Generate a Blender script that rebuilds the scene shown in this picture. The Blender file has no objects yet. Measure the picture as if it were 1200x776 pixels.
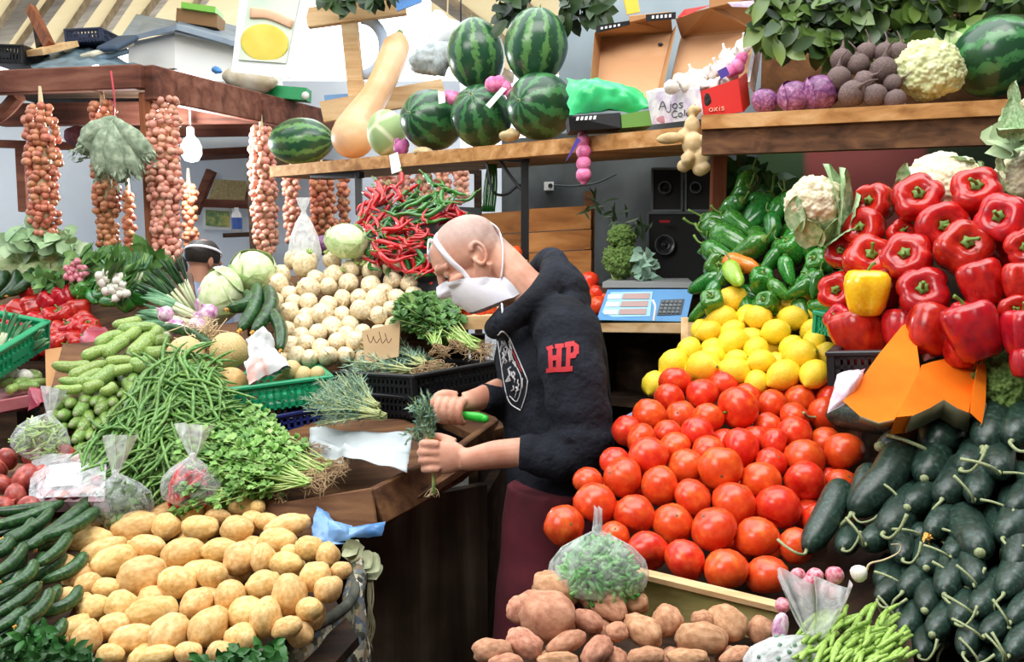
import bpy, bmesh, math, random
from math import sin, cos, pi, radians, sqrt
from mathutils import Vector, Matrix, noise
from mathutils.bvhtree import BVHTree
random.seed(7)
SC = bpy.context.scene
COL = SC.collection

# ------------------------------------------------------------------ camera, world, lights, exposure
F, TILT, EYE = 1000.0, radians(6.6), Vector((0, 0, 1.6))      # focal length in pixels of the 1200x776 frame
cam_data = bpy.data.cameras.new('camera')
cam_data.sensor_fit = 'HORIZONTAL'
cam_data.sensor_width = 36.0
cam_data.lens = 36.0 * F / 1200.0
cam_data.clip_end = 60
cam = bpy.data.objects.new('camera', cam_data)
cam.location = EYE
cam.rotation_euler = (pi / 2 - TILT, 0, 0)
COL.objects.link(cam)
SC.camera = cam

world = bpy.data.worlds.new('daylight')
SC.world = world
world.use_nodes = True
_bg = world.node_tree.nodes['Background']
_bg.inputs['Color'].default_value = (0.92, 0.97, 1.0, 1)
_bg.inputs['Strength'].default_value = 3.4


def area_light(name, loc, target, size, power, color=(1, 1, 1)):
    d = bpy.data.lights.new(name, 'AREA')
    d.shape = 'RECTANGLE'
    d.size, d.size_y = size
    d.energy = power
    d.color = color
    o = bpy.data.objects.new(name, d)
    o.location = loc
    o.rotation_euler = (Vector(target) - Vector(loc)).to_track_quat('-Z', 'Y').to_euler()
    COL.objects.link(o)
    return o


area_light('roof_light', (0.2, 1.3, 4.2), (0.1, 2.2, 0.9), (3.2, 1.8), 125, (1, 0.985, 0.96))
area_light('side_light', (-2.2, 0.0, 3.4), (-0.4, 2.2, 1.0), (2.0, 1.4), 75, (1, 0.98, 0.95))
SC.view_settings.view_transform = 'Standard'
SC.view_settings.look = 'None'
SC.view_settings.gamma = 1
SC.view_settings.use_curve_mapping = False
SC.view_settings.exposure = 0.12

# ------------------------------------------------------------------ placing: a photo pixel and a distance give a place
CF, CR, CU = Vector((0, cos(TILT), -sin(TILT))), Vector((1, 0, 0)), Vector((0, sin(TILT), cos(TILT)))


def ray(u, v):
    return CF + CR * ((u - 600) / F) + CU * ((388 - v) / F)


def at(u, v, d):
    return EYE + ray(u, v) * d


def at_z(u, v, z):
    r = ray(u, v)
    return EYE + r * ((z - EYE.z) / r.z)


class Slope:
    """A sloping surface through three places."""

    def __init__(self, a, b, c):
        p = [at(*q) for q in (a, b, c)]
        self.o = p[0]
        self.n = (p[1] - p[0]).cross(p[2] - p[0]).normalized()
        if self.n.dot(EYE - self.o) < 0:
            self.n.negate()

    def depth(self, u, v):
        return (self.o - EYE).dot(self.n) / ray(u, v).dot(self.n)

    def at(self, u, v, off=0.0):
        return EYE + ray(u, v) * self.depth(u, v) + self.n * off

    def px(self, u, v):
        return self.depth(u, v) / F

    def along(self, u, v, ang):
        a = radians(ang)
        return (self.at(u + 4 * cos(a), v - 4 * sin(a)) - self.at(u, v)).normalized()


def frame(loc, x, z, scale=(1, 1, 1)):
    """Matrix with local x along x, local z near z."""
    x = Vector(x).normalized()
    z = Vector(z)
    y = z.cross(x)
    if y.length < 1e-6:
        y = Vector((0.3, 0.9, 0.1)).cross(x)
    y.normalize()
    z = x.cross(y)
    s = scale if hasattr(scale, '__len__') else (scale,) * 3
    m = Matrix((x * s[0], y * s[1], z * s[2])).transposed().to_4x4()
    m.translation = Vector(loc)
    return m


def zframe(loc, z, spin=0.0, scale=1.0):
    """Matrix with local z along z, spun about it."""
    z = Vector(z).normalized()
    h = Vector((1, 0, 0)) if abs(z.x) < 0.8 else Vector((0, 1, 0))
    x = h.cross(z).normalized()
    x = Matrix.Rotation(spin, 3, z) @ x
    return frame(loc, x, z, scale)


def rnd(a, b):
    return random.uniform(a, b)


def rvec(k=1.0):
    return Vector((rnd(-1, 1), rnd(-1, 1), rnd(-1, 1))) * k


# ------------------------------------------------------------------ materials
def lin(h):
    h = h.lstrip('#')
    out = []
    for i in (0, 2, 4):
        c = int(h[i:i + 2], 16) / 255
        out.append(c / 12.92 if c <= 0.04045 else ((c + 0.055) / 1.055) ** 2.4)
    return (*out, 1)


class Nodes:
    def __init__(self, name):
        self.m = bpy.data.materials.new(name)
        self.m.use_nodes = True
        self.t = self.m.node_tree
        self.b = self.t.nodes['Principled BSDF']
        self.out = self.t.nodes['Material Output']

    def add(self, kind, **kw):
        n = self.t.nodes.new(kind)
        for k, v in kw.items():
            setattr(n, k, v)
        return n

    def link(self, a, b):
        self.t.links.new(a, b)

    def math(self, op, a, b=None):
        n = self.add('ShaderNodeMath', operation=op)
        for i, x in enumerate((a, b)):
            if x is None:
                continue
            if isinstance(x, (int, float)):
                n.inputs[i].default_value = x
            else:
                self.link(x, n.inputs[i])
        return n.outputs[0]

    def ramp(self, fac, stops):
        n = self.add('ShaderNodeValToRGB')
        e = n.color_ramp.elements
        while len(e) < len(stops):
            e.new(0.5)
        for x, (p, c) in zip(e, stops):
            x.position = p
            x.color = lin(c)
        self.link(fac, n.inputs[0])
        return n.outputs[0]

    def noise(self, scale, detail=3, coord='Object', rough=0.55, dist=0.0):
        tc = self.coords(coord)
        n = self.add('ShaderNodeTexNoise')
        n.inputs['Scale'].default_value = scale
        n.inputs['Detail'].default_value = detail
        n.inputs['Roughness'].default_value = rough
        n.inputs['Distortion'].default_value = dist
        self.link(tc, n.inputs['Vector'])
        return n.outputs['Fac']

    def coords(self, coord='Object'):
        if not hasattr(self, 'tc'):
            self.tc = self.add('ShaderNodeTexCoord')
            oi = self.add('ShaderNodeObjectInfo')
            self.rand = oi.outputs['Random']
            sc = self.add('ShaderNodeVectorMath', operation='ADD')
            mul = self.math('MULTIPLY', self.rand, 37.0)
            self.link(self.tc.outputs['Object'], sc.inputs[0])
            self.link(mul, sc.inputs[1])
            self.jit = sc.outputs[0]
        return self.jit if coord == 'Object' else self.tc.outputs['Object']

    def finish(self, col, rough=0.5, vary=0.0, hue=0.0, bump=0.0, bscale=60, spec=0.5, sss=0.0, coat=0.0, bdist=0.004):
        if vary or hue:
            self.coords()
            h = self.add('ShaderNodeHueSaturation')
            v = self.math('ADD', self.math('MULTIPLY', self.rand, 2 * vary), 1 - vary)
            self.link(v, h.inputs['Value'])
            if hue:
                r2 = self.math('FRACT', self.math('MULTIPLY', self.rand, 7.31))
                self.link(self.math('ADD', self.math('MULTIPLY', r2, 2 * hue), 0.5 - hue), h.inputs['Hue'])
            self.link(col, h.inputs['Color'])
            col = h.outputs[0]
        self.link(col, self.b.inputs['Base Color'])
        self.b.inputs['Roughness'].default_value = rough
        self.b.inputs['Specular IOR Level'].default_value = spec
        self.b.inputs['Coat Weight'].default_value = coat
        self.b.inputs['Coat Roughness'].default_value = 0.12
        if sss:
            self.b.inputs['Subsurface Weight'].default_value = sss
            self.b.inputs['Subsurface Scale'].default_value = 0.01
        if bump:
            bn = self.add('ShaderNodeBump')
            bn.inputs['Strength'].default_value = bump
            bn.inputs['Distance'].default_value = bdist
            self.link(self.noise(bscale, 4), bn.inputs['Height'])
            self.link(bn.outputs[0], self.b.inputs['Normal'])
        return self.m


def mat(name, stops, scale=8, rough=0.5, detail=3, dist=0.0, **kw):
    """Noise-mottled colour. stops: one colour, two colours or a list of (position, colour)."""
    n = Nodes(name)
    if isinstance(stops, str):
        stops = [stops, stops]
    if isinstance(stops[0], str):
        stops = [(0.35 + 0.3 * i / max(1, len(stops) - 1), c) for i, c in enumerate(stops)]
    return n.finish(n.ramp(n.noise(scale, detail, dist=dist), stops), rough, **kw)


def wood(name, c1, c2, c3, axis=0, scale=6, rough=0.75, bump=0.35):
    n = Nodes(name)
    tc = n.coords('raw')
    mp = n.add('ShaderNodeMapping')
    s = [scale * 5] * 3
    s[axis] = scale * 0.35
    mp.inputs['Scale'].default_value = s
    n.link(tc, mp.inputs[0])
    t = n.add('ShaderNodeTexNoise')
    t.inputs['Scale'].default_value = 1.0
    t.inputs['Detail'].default_value = 6
    t.inputs['Distortion'].default_value = 0.6
    n.link(mp.outputs[0], t.inputs['Vector'])
    big = n.noise(2.2, 4)
    f = n.math('ADD', n.math('MULTIPLY', t.outputs['Fac'], 0.6), n.math('MULTIPLY', big, 0.4))
    return n.finish(n.ramp(f, [(0.36, c1), (0.5, c2), (0.64, c3)]), rough, bump=bump, bscale=70, spec=0.25)


def plastic_film(name, tint, haze, rough=0.12, edge=0.55, streak=0.9):
    """Thin translucent bag plastic."""
    n = Nodes(name)
    n.b.inputs['Base Color'].default_value = lin(tint)
    n.b.inputs['Roughness'].default_value = rough
    n.b.inputs['Specular IOR Level'].default_value = 0.7
    tr = n.add('ShaderNodeBsdfTransparent')
    mx = n.add('ShaderNodeMixShader')
    lw = n.add('ShaderNodeLayerWeight')
    lw.inputs['Blend'].default_value = 0.35
    wr = n.noise(28, 3, dist=1.2)
    f = n.math('ADD', n.math('MULTIPLY', lw.outputs['Facing'], edge), haze)
    f = n.math('ADD', f, n.math('MULTIPLY', n.math('SUBTRACT', wr, 0.5), streak))
    f = n.math('MINIMUM', n.math('MAXIMUM', f, 0.06), 0.9)
    n.link(f, mx.inputs[0])
    n.link(tr.outputs[0], mx.inputs[1])
    n.link(n.b.outputs[0], mx.inputs[2])
    n.link(mx.outputs[0], n.out.inputs['Surface'])
    bn = n.add('ShaderNodeBump')
    bn.inputs['Strength'].default_value = 0.6
    bn.inputs['Distance'].default_value = 0.006
    n.link(n.noise(35, 3, dist=1.5), bn.inputs['Height'])
    n.link(bn.outputs[0], n.b.inputs['Normal'])
    return n.m


# ------------------------------------------------------------------ geometry: every builder returns (verts, faces)
def join(*parts):
    vs, fs = [], []
    for v, f in parts:
        b = len(vs)
        vs.extend(v)
        fs.extend(tuple(b + i for i in q) for q in f)
    return vs, fs


def xf(vf, m):
    return [m @ Vector(v) for v in vf[0]], vf[1]


def move(vf, d):
    d = Vector(d)
    return [Vector(v) + d for v in vf[0]], vf[1]


def lathe(prof, n=18, shape=None):
    """prof: (radius, z) from bottom to top; shape(angle, t) scales the radius."""
    vs, fs, rows = [], [], []
    k = len(prof)
    for i, (r, z) in enumerate(prof):
        if r < 1e-6:
            rows.append([len(vs)])
            vs.append(Vector((0, 0, z)))
        else:
            row = []
            for j in range(n):
                a = 2 * pi * j / n
                q = r * (shape(a, i / (k - 1)) if shape else 1)
                row.append(len(vs))
                vs.append(Vector((q * cos(a), q * sin(a), z)))
            rows.append(row)
    for a, b in zip(rows, rows[1:]):
        if len(a) == 1 and len(b) == 1:
            continue
        for j in range(n):
            j2 = (j + 1) % n
            if len(a) == 1:
                fs.append((a[0], b[j2], b[j]))
            elif len(b) == 1:
                fs.append((a[j], a[j2], b[0]))
            else:
                fs.append((a[j], a[j2], b[j2], b[j]))
    return vs, fs


def egg(a, b, c, n=18, m=12):
    """Ellipsoid."""
    prof = [(max(0.0, sin(pi * i / m)) if 0 < i < m else 0.0, -cos(pi * i / m)) for i in range(m + 1)]
    v, f = lathe(prof, n)
    return [Vector((p.x * a, p.y * b, p.z * c)) for p in v], f


def lumpy(vf, amp, scale, seed=0.0):
    o = Vector((seed * 7.3, seed * 3.1, seed * 1.7))
    vs = []
    for p in vf[0]:
        p = Vector(p)
        k = noise.noise(p * scale + o) + 0.45 * noise.noise(p * scale * 2.3 + o)
        q = p.normalized() if p.length > 1e-6 else Vector((0, 0, 1))
        vs.append(p + q * (k * amp))
    return vs, vf[1]


def spline(pts, n):
    """Smooth path through the points, n steps per span."""
    p = [Vector(q) for q in pts]
    if len(p) < 3:
        return [p[0].lerp(p[-1], i / n) for i in range(n + 1)]
    out = []
    e = [p[0] * 2 - p[1]] + p + [p[-1] * 2 - p[-2]]
    for i in range(1, len(e) - 2):
        for k in range(n):
            t = k / n
            a, b, c, d = e[i - 1:i + 3]
            out.append(0.5 * ((2 * b) + (c - a) * t + (2 * a - 5 * b + 4 * c - d) * t * t + (3 * b - a - 3 * c + d) * t ** 3))
    out.append(p[-1])
    return out


def tube(pts, rad, n=8, caps=True, flat=1.0, shape=None):
    """rad: one radius or one per point (or per control value, interpolated)."""
    p = [Vector(q) for q in pts]
    k = len(p)
    if not hasattr(rad, '__len__'):
        rad = [rad] * k
    elif len(rad) != k:
        r2 = []
        for i in range(k):
            t = i / (k - 1) * (len(rad) - 1)
            j = min(int(t), len(rad) - 2)
            r2.append(rad[j] + (rad[j + 1] - rad[j]) * (t - j))
        rad = r2
    vs, fs = [], []
    t0 = (p[1] - p[0]).normalized()
    h = Vector((0, 0, 1)) if abs(t0.z) < 0.9 else Vector((0, 1, 0))
    x = (h - t0 * h.dot(t0)).normalized()
    for i in range(k):
        t = (p[min(i + 1, k - 1)] - p[max(i - 1, 0)]).normalized()
        x = (x - t * x.dot(t))
        x = x.normalized() if x.length > 1e-6 else t.orthogonal().normalized()
        y = t.cross(x)
        for j in range(n):
            a = 2 * pi * j / n
            q = rad[i] * (shape(a, i / (k - 1)) if shape else 1)
            vs.append(p[i] + x * (q * cos(a)) + y * (q * sin(a) * flat))
    for i in range(k - 1):
        for j in range(n):
            j2 = (j + 1) % n
            fs.append((i * n + j, i * n + j2, (i + 1) * n + j2, (i + 1) * n + j))
    if caps:
        fs.append(tuple(range(n - 1, -1, -1)))
        fs.append(tuple(range((k - 1) * n, k * n)))
    return vs, fs


def box(sx, sy, sz, c=(0, 0, 0), bev=0.0):
    c = Vector(c)
    bm = bmesh.new()
    bmesh.ops.create_cube(bm, size=1)
    for v in bm.verts:
        v.co = Vector((v.co.x * sx, v.co.y * sy, v.co.z * sz))
    if bev:
        bmesh.ops.bevel(bm, geom=bm.edges[:], offset=bev, segments=1, affect='EDGES')
    bm.verts.index_update()
    vf = [v.co + c for v in bm.verts], [tuple(v.index for v in f.verts) for f in bm.faces]
    bm.free()
    return vf


def bar(p, q, w, h, up=(0, 0, 1), bev=0.0):
    """Rectangular bar from p to q, w across, h along up."""
    p, q = Vector(p), Vector(q)
    return xf(box((q - p).length, w, h, bev=bev), frame((p + q) / 2, q - p, up))


def slab(top, down, bev=0.0):
    """Prism under a polygon: down is a vector."""
    n = len(top)
    d = Vector(down)
    vs = [Vector(p) for p in top] + [Vector(p) + d for p in top]
    fs = [tuple(range(n)), tuple(range(2 * n - 1, n - 1, -1))]
    fs += [(i, i + n, (i + 1) % n + n, (i + 1) % n) for i in range(n)]
    return vs, fs


def grid(fn, nu, nv):
    vs = [Vector(fn(i / nu, j / nv)) for j in range(nv + 1) for i in range(nu + 1)]
    fs = [(j * (nu + 1) + i, j * (nu + 1) + i + 1, (j + 1) * (nu + 1) + i + 1, (j + 1) * (nu + 1) + i) for j in range(nv) for i in range(nu)]
    return vs, fs


def leaf(p, d, nrm, L, W, curl=0.3, fold=0.25, k=4):
    """A leaf blade from p along d with a fold on its midrib."""
    d = Vector(d).normalized()
    s = Vector(nrm).cross(d)
    s = s.normalized() if s.length > 1e-5 else d.orthogonal().normalized()
    up = d.cross(s)
    vs = []
    for i in range(k + 1):
        t = i / k
        w = W * 0.5 * (sin(pi * min(1, t * 0.94 + 0.06)) ** 0.75)
        c = p + d * (L * t) - up * (curl * L * t * t)
        vs += [c + s * w + up * (fold * w), c, c - s * w + up * (fold * w)]
    fs = []
    for i in range(k):
        b = i * 3
        fs += [(b, b + 1, b + 4, b + 3), (b + 1, b + 2, b + 5, b + 4)]
    return vs, fs


def mesh(name, vf, material, smooth=True):
    me = bpy.data.meshes.new(name)
    me.from_pydata([tuple(v) for v in vf[0]], [], vf[1])
    if smooth:
        me.polygons.foreach_set('use_smooth', [True] * len(me.polygons))
    if material:
        me.materials.append(material)
    me.update()
    return me


# ------------------------------------------------------------------ objects
def tag(o, label=None, cat=None, group=None, kind=None):
    for k, v in (('label', label), ('category', cat), ('group', group), ('kind', kind)):
        if v:
            o[k] = v
    return o


def link(name, data, parent=None, m=None):
    o = bpy.data.objects.new(name, data)
    COL.objects.link(o)
    if parent:
        o.parent = parent
    if m is not None:
        o.matrix_basis = m
    return o


def thing(name, label, cat, m=None, group=None, parts=()):
    """An Empty with parts: (name, mesh[, sub-parts[, label]])."""
    o = link(name, None, None, m)
    o.empty_display_size = 0.05
    tag(o, label, cat, group)
    for p in parts:
        add_part(o, *p)
    return o


def add_part(o, pname, me, subs=(), label=None, m=None):
    c = link(pname, me, o, m)
    if label:
        c['label'] = label
    for s in subs:
        link(s[0], s[1], c)
    return c


def solo(name, me, label, cat, m=None, group=None):
    return tag(link(name, me, None, m), label, cat, group)


def struct(name, vf, material, smooth=False):
    return tag(link(name, mesh(name, vf, material, smooth)), kind='structure')


ORD = 'first second third fourth fifth sixth seventh eighth ninth tenth eleventh twelfth thirteenth fourteenth fifteenth sixteenth seventeenth eighteenth'.split()


def row_labels(items, h, text):
    """One label per (u, v, ...) item, by its row counted upward and its place along the row."""
    order = sorted(range(len(items)), key=lambda i: -items[i][1])
    rows, start = [], None
    for i in order:
        if start is None or items[i][1] < start - h:
            rows.append([])
            start = items[i][1]
        rows[-1].append(i)
    out = [None] * len(items)
    for r, row in enumerate(rows):
        row.sort(key=lambda i: items[i][0])
        for k, i in enumerate(row):
            out[i] = text(items[i]).format(n=ORD[min(k, 17)], r='bottom row' if r == 0 else ORD[r] + ' row up' if r < len(rows) - 1 else 'topmost row')
    return out


def inside(poly, u, v):
    c = False
    for (x1, y1), (x2, y2) in zip(poly, poly[1:] + poly[:1]):
        if (y1 > v) != (y2 > v) and u < (x2 - x1) * (v - y1) / (y2 - y1) + x1:
            c = not c
    return c


def fill(poly, step, taken=(), gap=0.75, rows=0.86):
    """Places inside an outline, about step pixels apart, that no taken (u, v, r) covers."""
    out = []
    us, vs = [p[0] for p in poly], [p[1] for p in poly]
    v, k = min(vs), 0
    while v < max(vs):
        u = min(us) + (step / 2 if k % 2 else 0)
        while u < max(us):
            a, b = u + rnd(-0.2, 0.2) * step, v + rnd(-0.2, 0.2) * step
            if inside(poly, a, b) and all((a - t[0]) ** 2 + (b - t[1]) ** 2 > (gap * t[2]) ** 2 for t in taken):
                out.append((a, b))
            u += step
        v += step * rows
        k += 1
    return out


def settle(pts, k=0.93, rounds=60, most=1.3):
    """Push round goods apart, mostly along the line of sight, until they only touch. pts: (place, radius)."""
    P = [Vector(p) for p, _ in pts]
    R = [r for _, r in pts]
    home = [p.copy() for p in P]
    for _ in range(rounds):
        moved = False
        for i in range(len(P)):
            for j in range(i):
                d = P[i] - P[j]
                need = k * (R[i] + R[j])
                L = d.length
                if L >= need or L < 1e-6:
                    continue
                view = (P[i] - EYE).normalized()
                s = d.dot(view)
                s = 1 if s > 0 else -1
                e = (d / L + view * (s * 1.2)).normalized()
                push = (need - L) * 0.35
                P[i] += e * push
                P[j] -= e * push
                moved = True
        for i in range(len(P)):
            o = P[i] - home[i]
            if o.length > most * R[i]:
                P[i] = home[i] + o * (most * R[i] / o.length)
        if not moved:
            break
    return P


def sink(p, r, n, others, k=0.9, most=2.6):
    """Lower a hidden piece into the heap until it clears the ones above it."""
    q = Vector(p)
    step = r * 0.2
    for _ in range(int(most * r / step)):
        if all((q - o).length > k * (r + ro) for o, ro in others):
            break
        q = q - n * step
    return q

# ------------------------------------------------------------------ shared materials
M_WOOD = wood('old_brown_wood', '#3f2a1c', '#674630', '#85603f')
M_WOODY = wood('old_brown_wood_upright', '#5b3324', '#80492f', '#99603f', axis=2)
M_PLANK = wood('shelf_plank_wood', '#8a5a2e', '#b98650', '#d3a673', scale=5)
M_PALE = wood('pale_new_wood', '#b98f5f', '#d8b384', '#e8cba0', scale=5)
M_DARKW = wood('dark_wet_wood', '#1d130c', '#38271a', '#574030', scale=4)
M_BEAM = wood('red_brown_beam', '#42261d', '#6d4032', '#8d5e4c', scale=3)
M_BLACK = mat('black_metal', '#1a1b1d', rough=0.45)
M_SPEAK = mat('black_speaker_cloth', '#0c0d0e', rough=0.75)
M_WHITE = mat('white_plastic', '#e9eaea', rough=0.4)
M_STRING = mat('string', '#cdb892', rough=0.8)
M_GREY = mat('grey_metal', ['#4b5254', '#6b7274'], scale=4, rough=0.5)

# ------------------------------------------------------------------ the setting
mfloor = mat('concrete_floor', ['#2d2a26', '#4a453e'], scale=5, rough=0.85, bump=0.3)
struct('floor', slab([(-7, -2.9, 0), (5, -2.9, 0), (5, 8, 0), (-7, 8, 0)], (0, 0, -0.1)), mfloor)
mwall = mat('whitewashed_wall', ['#ced9ea', '#e2eaf4'], scale=1.2, rough=0.8, bump=0.15, bscale=20)
struct('wall_back', box(6.6, 0.1, 2.75, (-3.7, 6.75, 1.375)), mwall)
struct('wall_back.001', box(2.2, 0.1, 2.12, (0.7, 6.75, 1.06)), mwall)
struct('wall_back.002', box(3.2, 0.1, 4.7, (3.4, 6.75, 2.35)), mwall)
struct('wall_left', box(0.1, 9.6, 4.7, (-6.95, 1.95, 2.35)), mwall)
mhall = mat('market_hall_wall', ['#8d8a84', '#a5a29b'], scale=1.5, rough=0.85)
struct('wall_front', box(12, 0.1, 4.7, (-1, -2.85, 2.35)), mhall)
struct('wall_side', box(0.1, 9.6, 4.7, (4.95, 1.95, 2.35)), mhall)
struct('ceiling.002', slab([(-7, -2.9, 4.7), (5, -2.9, 4.7), (5, 2.4, 4.7), (-7, 2.4, 4.7)], (0, 0, 0.06)), mhall)
mgrey = mat('grey_back_wall', [(0.3, '#33383a'), (0.5, '#52595b'), (0.68, '#6f7778')], scale=2.5, rough=0.6, bump=0.2, bscale=25)
wa, wb, wc = at(588, 300, 4.25), at(885, 300, 3.3), at(1330, 300, 2.6)


def upright(p, q, z0, z1, th):
    p, q = Vector((p.x, p.y, z0)), Vector((q.x, q.y, z0))
    n = Vector((p.y - q.y, q.x - p.x, 0)).normalized()
    if n.y < 0:
        n.negate()
    up = Vector((0, 0, z1 - z0))
    return slab([p, q, q + up, p + up], n * th)


struct('wall_right', upright(wa, wb, 0, 2.05, 0.06), mgrey)
nb = Nodes('painted_panel_wall')
sx = nb.add('ShaderNodeSeparateXYZ')
nb.link(nb.coords('raw'), sx.inputs[0])
wob = nb.math('MULTIPLY', nb.math('SUBTRACT', nb.noise(2.0, 2, coord='raw'), 0.5), 0.25)
nb.finish(nb.ramp(nb.math('MULTIPLY', nb.math('ADD', sx.outputs[0], wob), 0.5),
                  [(0.5, '#41603a'), (0.535, '#3d5a38'), (0.545, '#a85450'), (0.70, '#984a46'), (0.71, '#31452c'), (0.9, '#26361f')]), 0.7, bump=0.2)
struct('wall_right.001', upright(wb, wc, 0, 1.93, 0.06), nb.m)
struct('wall_right.002', upright(wb, wc, 1.93, 3.2, 0.06), wood('brown_boarding', '#3b2414', '#5f3d22', '#7d5531', scale=3))
struct('wall_right.003', upright(at(655, 60, 3.95), wb, 1.95, 3.3, 0.04), mat('blue_grey_panel', ['#93a3ad', '#aab8c0'], scale=2, rough=0.6))

# roof: pale boards on rafters, open to the sky in the middle
def translucent(m, tint, amt=0.75):
    """Let daylight through a thin sheet."""
    t = m.node_tree
    b, o = t.nodes['Principled BSDF'], t.nodes['Material Output']
    tr, mx = t.nodes.new('ShaderNodeBsdfTranslucent'), t.nodes.new('ShaderNodeMixShader')
    tr.inputs['Color'].default_value = lin(tint)
    mx.inputs[0].default_value = amt
    for a, c in ((b.outputs[0], mx.inputs[1]), (tr.outputs[0], mx.inputs[2]), (mx.outputs[0], o.inputs['Surface'])):
        t.links.new(a, c)
    return m


mroof = translucent(wood('pale_roof_boards', '#c9bda6', '#ded3bf', '#ebe3d4', scale=2, bump=0.1), '#cdc3ac', 0.82)
roof_a = Slope((0, 75, 6.9), (330, 10, 7.0), (150, -120, 5.2))
struct('ceiling', slab([roof_a.at(-130, 75), roof_a.at(300, 36), roof_a.at(345, -60), roof_a.at(330, -330), roof_a.at(-330, -330)], (0, 0.02, 0.05)), mroof)
roof_b = Slope((470, 60, 6.9), (700, 60, 6.6), (600, -100, 5.5))
struct('ceiling.001', slab([roof_b.at(505, 48), roof_b.at(560, 78), roof_b.at(720, 95), roof_b.at(820, -200), roof_b.at(505, -200)], (0, 0.02, 0.05)), mroof)
mraft = wood('grey_rafter', '#8b7e70', '#a89a88', '#bdb09d', scale=3)
n = 0
for sl, a, b, w in ((roof_a, (-10, 52), (42, -25), 0.11), (roof_a, (14, 64), (75, -20), 0.06), (roof_a, (62, 62), (118, -20), 0.06), (roof_a, (108, 52), (155, -20), 0.05),
                    (roof_a, (150, 42), (205, -30), 0.05), (roof_a, (205, 40), (245, -20), 0.05), (roof_b, (500, -20), (640, 84), 0.09), (roof_b, (505, 22), (600, 90), 0.06), (roof_b, (590, -20), (690, 70), 0.05)):
    n += 1
    struct('trim_%d' % n, bar(sl.at(*a, 0.03), sl.at(*b, 0.03), w, 0.09, sl.n), mraft)

# ------------------------------------------------------------------ loft over the stalls at the back
zl = 2.37
LC, LL, LR = at_z(168, 76, zl), at_z(-60, 86, zl), at_z(392, 132, zl)
loft = thing('storage_loft', 'brown timber loft with a corner post above the onion strings', 'loft', Matrix.Translation((LC.x, LC.y, 0)))
li = Matrix.Translation((-LC.x, -LC.y, 0))


def loft_part(nm, vf, m):
    add_part(loft, nm, mesh(nm, xf(vf, li), m, False))


dz = Vector((0, 0, -0.055))
loft_part('front_beam', bar(LL + dz, LC + dz, 0.06, 0.11, bev=0.006), M_BEAM)
loft_part('side_beam', bar(LC + Vector((0.02, 0, -0.08)), LR + Vector((0, 0, -0.08)), 0.06, 0.16, bev=0.006), M_BEAM)
loft_part('deck', slab([LL + Vector((0, 0.03, 0)), LC + Vector((0, 0.03, 0)), LR, (LR.x - 0.1, 6.6, zl), (LL.x, 6.6, zl)], (0, 0, -0.03)), M_DARKW)
loft_part('post', box(0.058, 0.058, 2.24, (LC.x - 0.012, LC.y + 0.05, 1.13), 0.006), M_WOODY)
for du, dd in ((-40, 0.7), (30, 1.3)):
    p = at_z(-60 + du, 112, zl - 0.12) + Vector((0, dd, 0))
    loft_part('joist', bar(p, (LR.x - 0.05 - (1.3 - dd) * 0.3, p.y, zl - 0.1), 0.07, 0.12), M_BEAM)
loft_part('brace', tube(spline([at(-30, 150, 4.3), at(2, 133, 4.25), at(22, 112, 4.2)], 6), 0.035, 8), M_BEAM)
# what is stored up there
cr0 = at(100, 46, 4.55)
M_CRATE_DK = mat('navy_crate_plastic', '#27304a', rough=0.45)


def crate_parts(L, W, H, m, bars=10, rails=2, t=0.012, handles=True):
    """Open slotted crate on z=0: base, four lattice sides, rim."""
    out = []
    base = join(box(L, W, t, (0, 0, t / 2)), *[box(0.01, W, 0.02, (-L / 2 + L * i / 7, 0, t)) for i in range(1, 7)])
    out.append(('base', mesh('crate_base', base, m, False)))
    for k in range(4):
        ln = L if k % 2 == 0 else W
        nb_ = bars if k % 2 == 0 else max(3, int(bars * W / L))
        g = []
        for r in range(rails + 1):
            z = t + (H - t) * r / rails
            hh = min(0.018, H * 0.17) if r in (0, rails) else min(0.011, H * 0.11)
            g.append(box(ln, t, hh, (0, 0, min(max(z, hh / 2), H - hh / 2))))
        for i in range(nb_ + 1):
            g.append(box(0.008 if 0 < i < nb_ else 0.02, t, H, (-ln / 2 + ln * i / nb_, 0, H / 2)))
        if handles:
            g.append(box(ln * 0.3, t * 1.2, H * 0.3, (0, 0, H * 0.45)))
        off = W / 2 if k % 2 == 0 else L / 2
        g = xf(join(*g), Matrix.Rotation(k * pi / 2, 4, 'Z') @ Matrix.Translation((0, -off, 0)))
        out.append(('side_panel', mesh('crate_side', g, m, False)))
    rim = []
    for k in range(4):
        ln, off = (L, W / 2) if k % 2 == 0 else (W, L / 2)
        rim.append(xf(box(ln + 0.02, 0.024, 0.012, (0, -off, H), 0.003), Matrix.Rotation(k * pi / 2, 4, 'Z')))
    out.append(('rim', mesh('crate_rim', join(*rim), m, False)))
    return out


def crate_at(label, p0, p1, W, H, m, group=None, up=(0, 0, 1), name='crate', **kw):
    """Crate whose front bottom edge runs from p0 to p1 (left to right)."""
    d = p1 - p0
    x = d.normalized()
    z = Vector(up).normalized()
    y = z.cross(x).normalized()
    mid = (p0 + p1) / 2 + y * (W / 2)
    return thing(name, label, 'crate', frame(mid, x, z), group, crate_parts(d.length, W, H, m, **kw))


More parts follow.
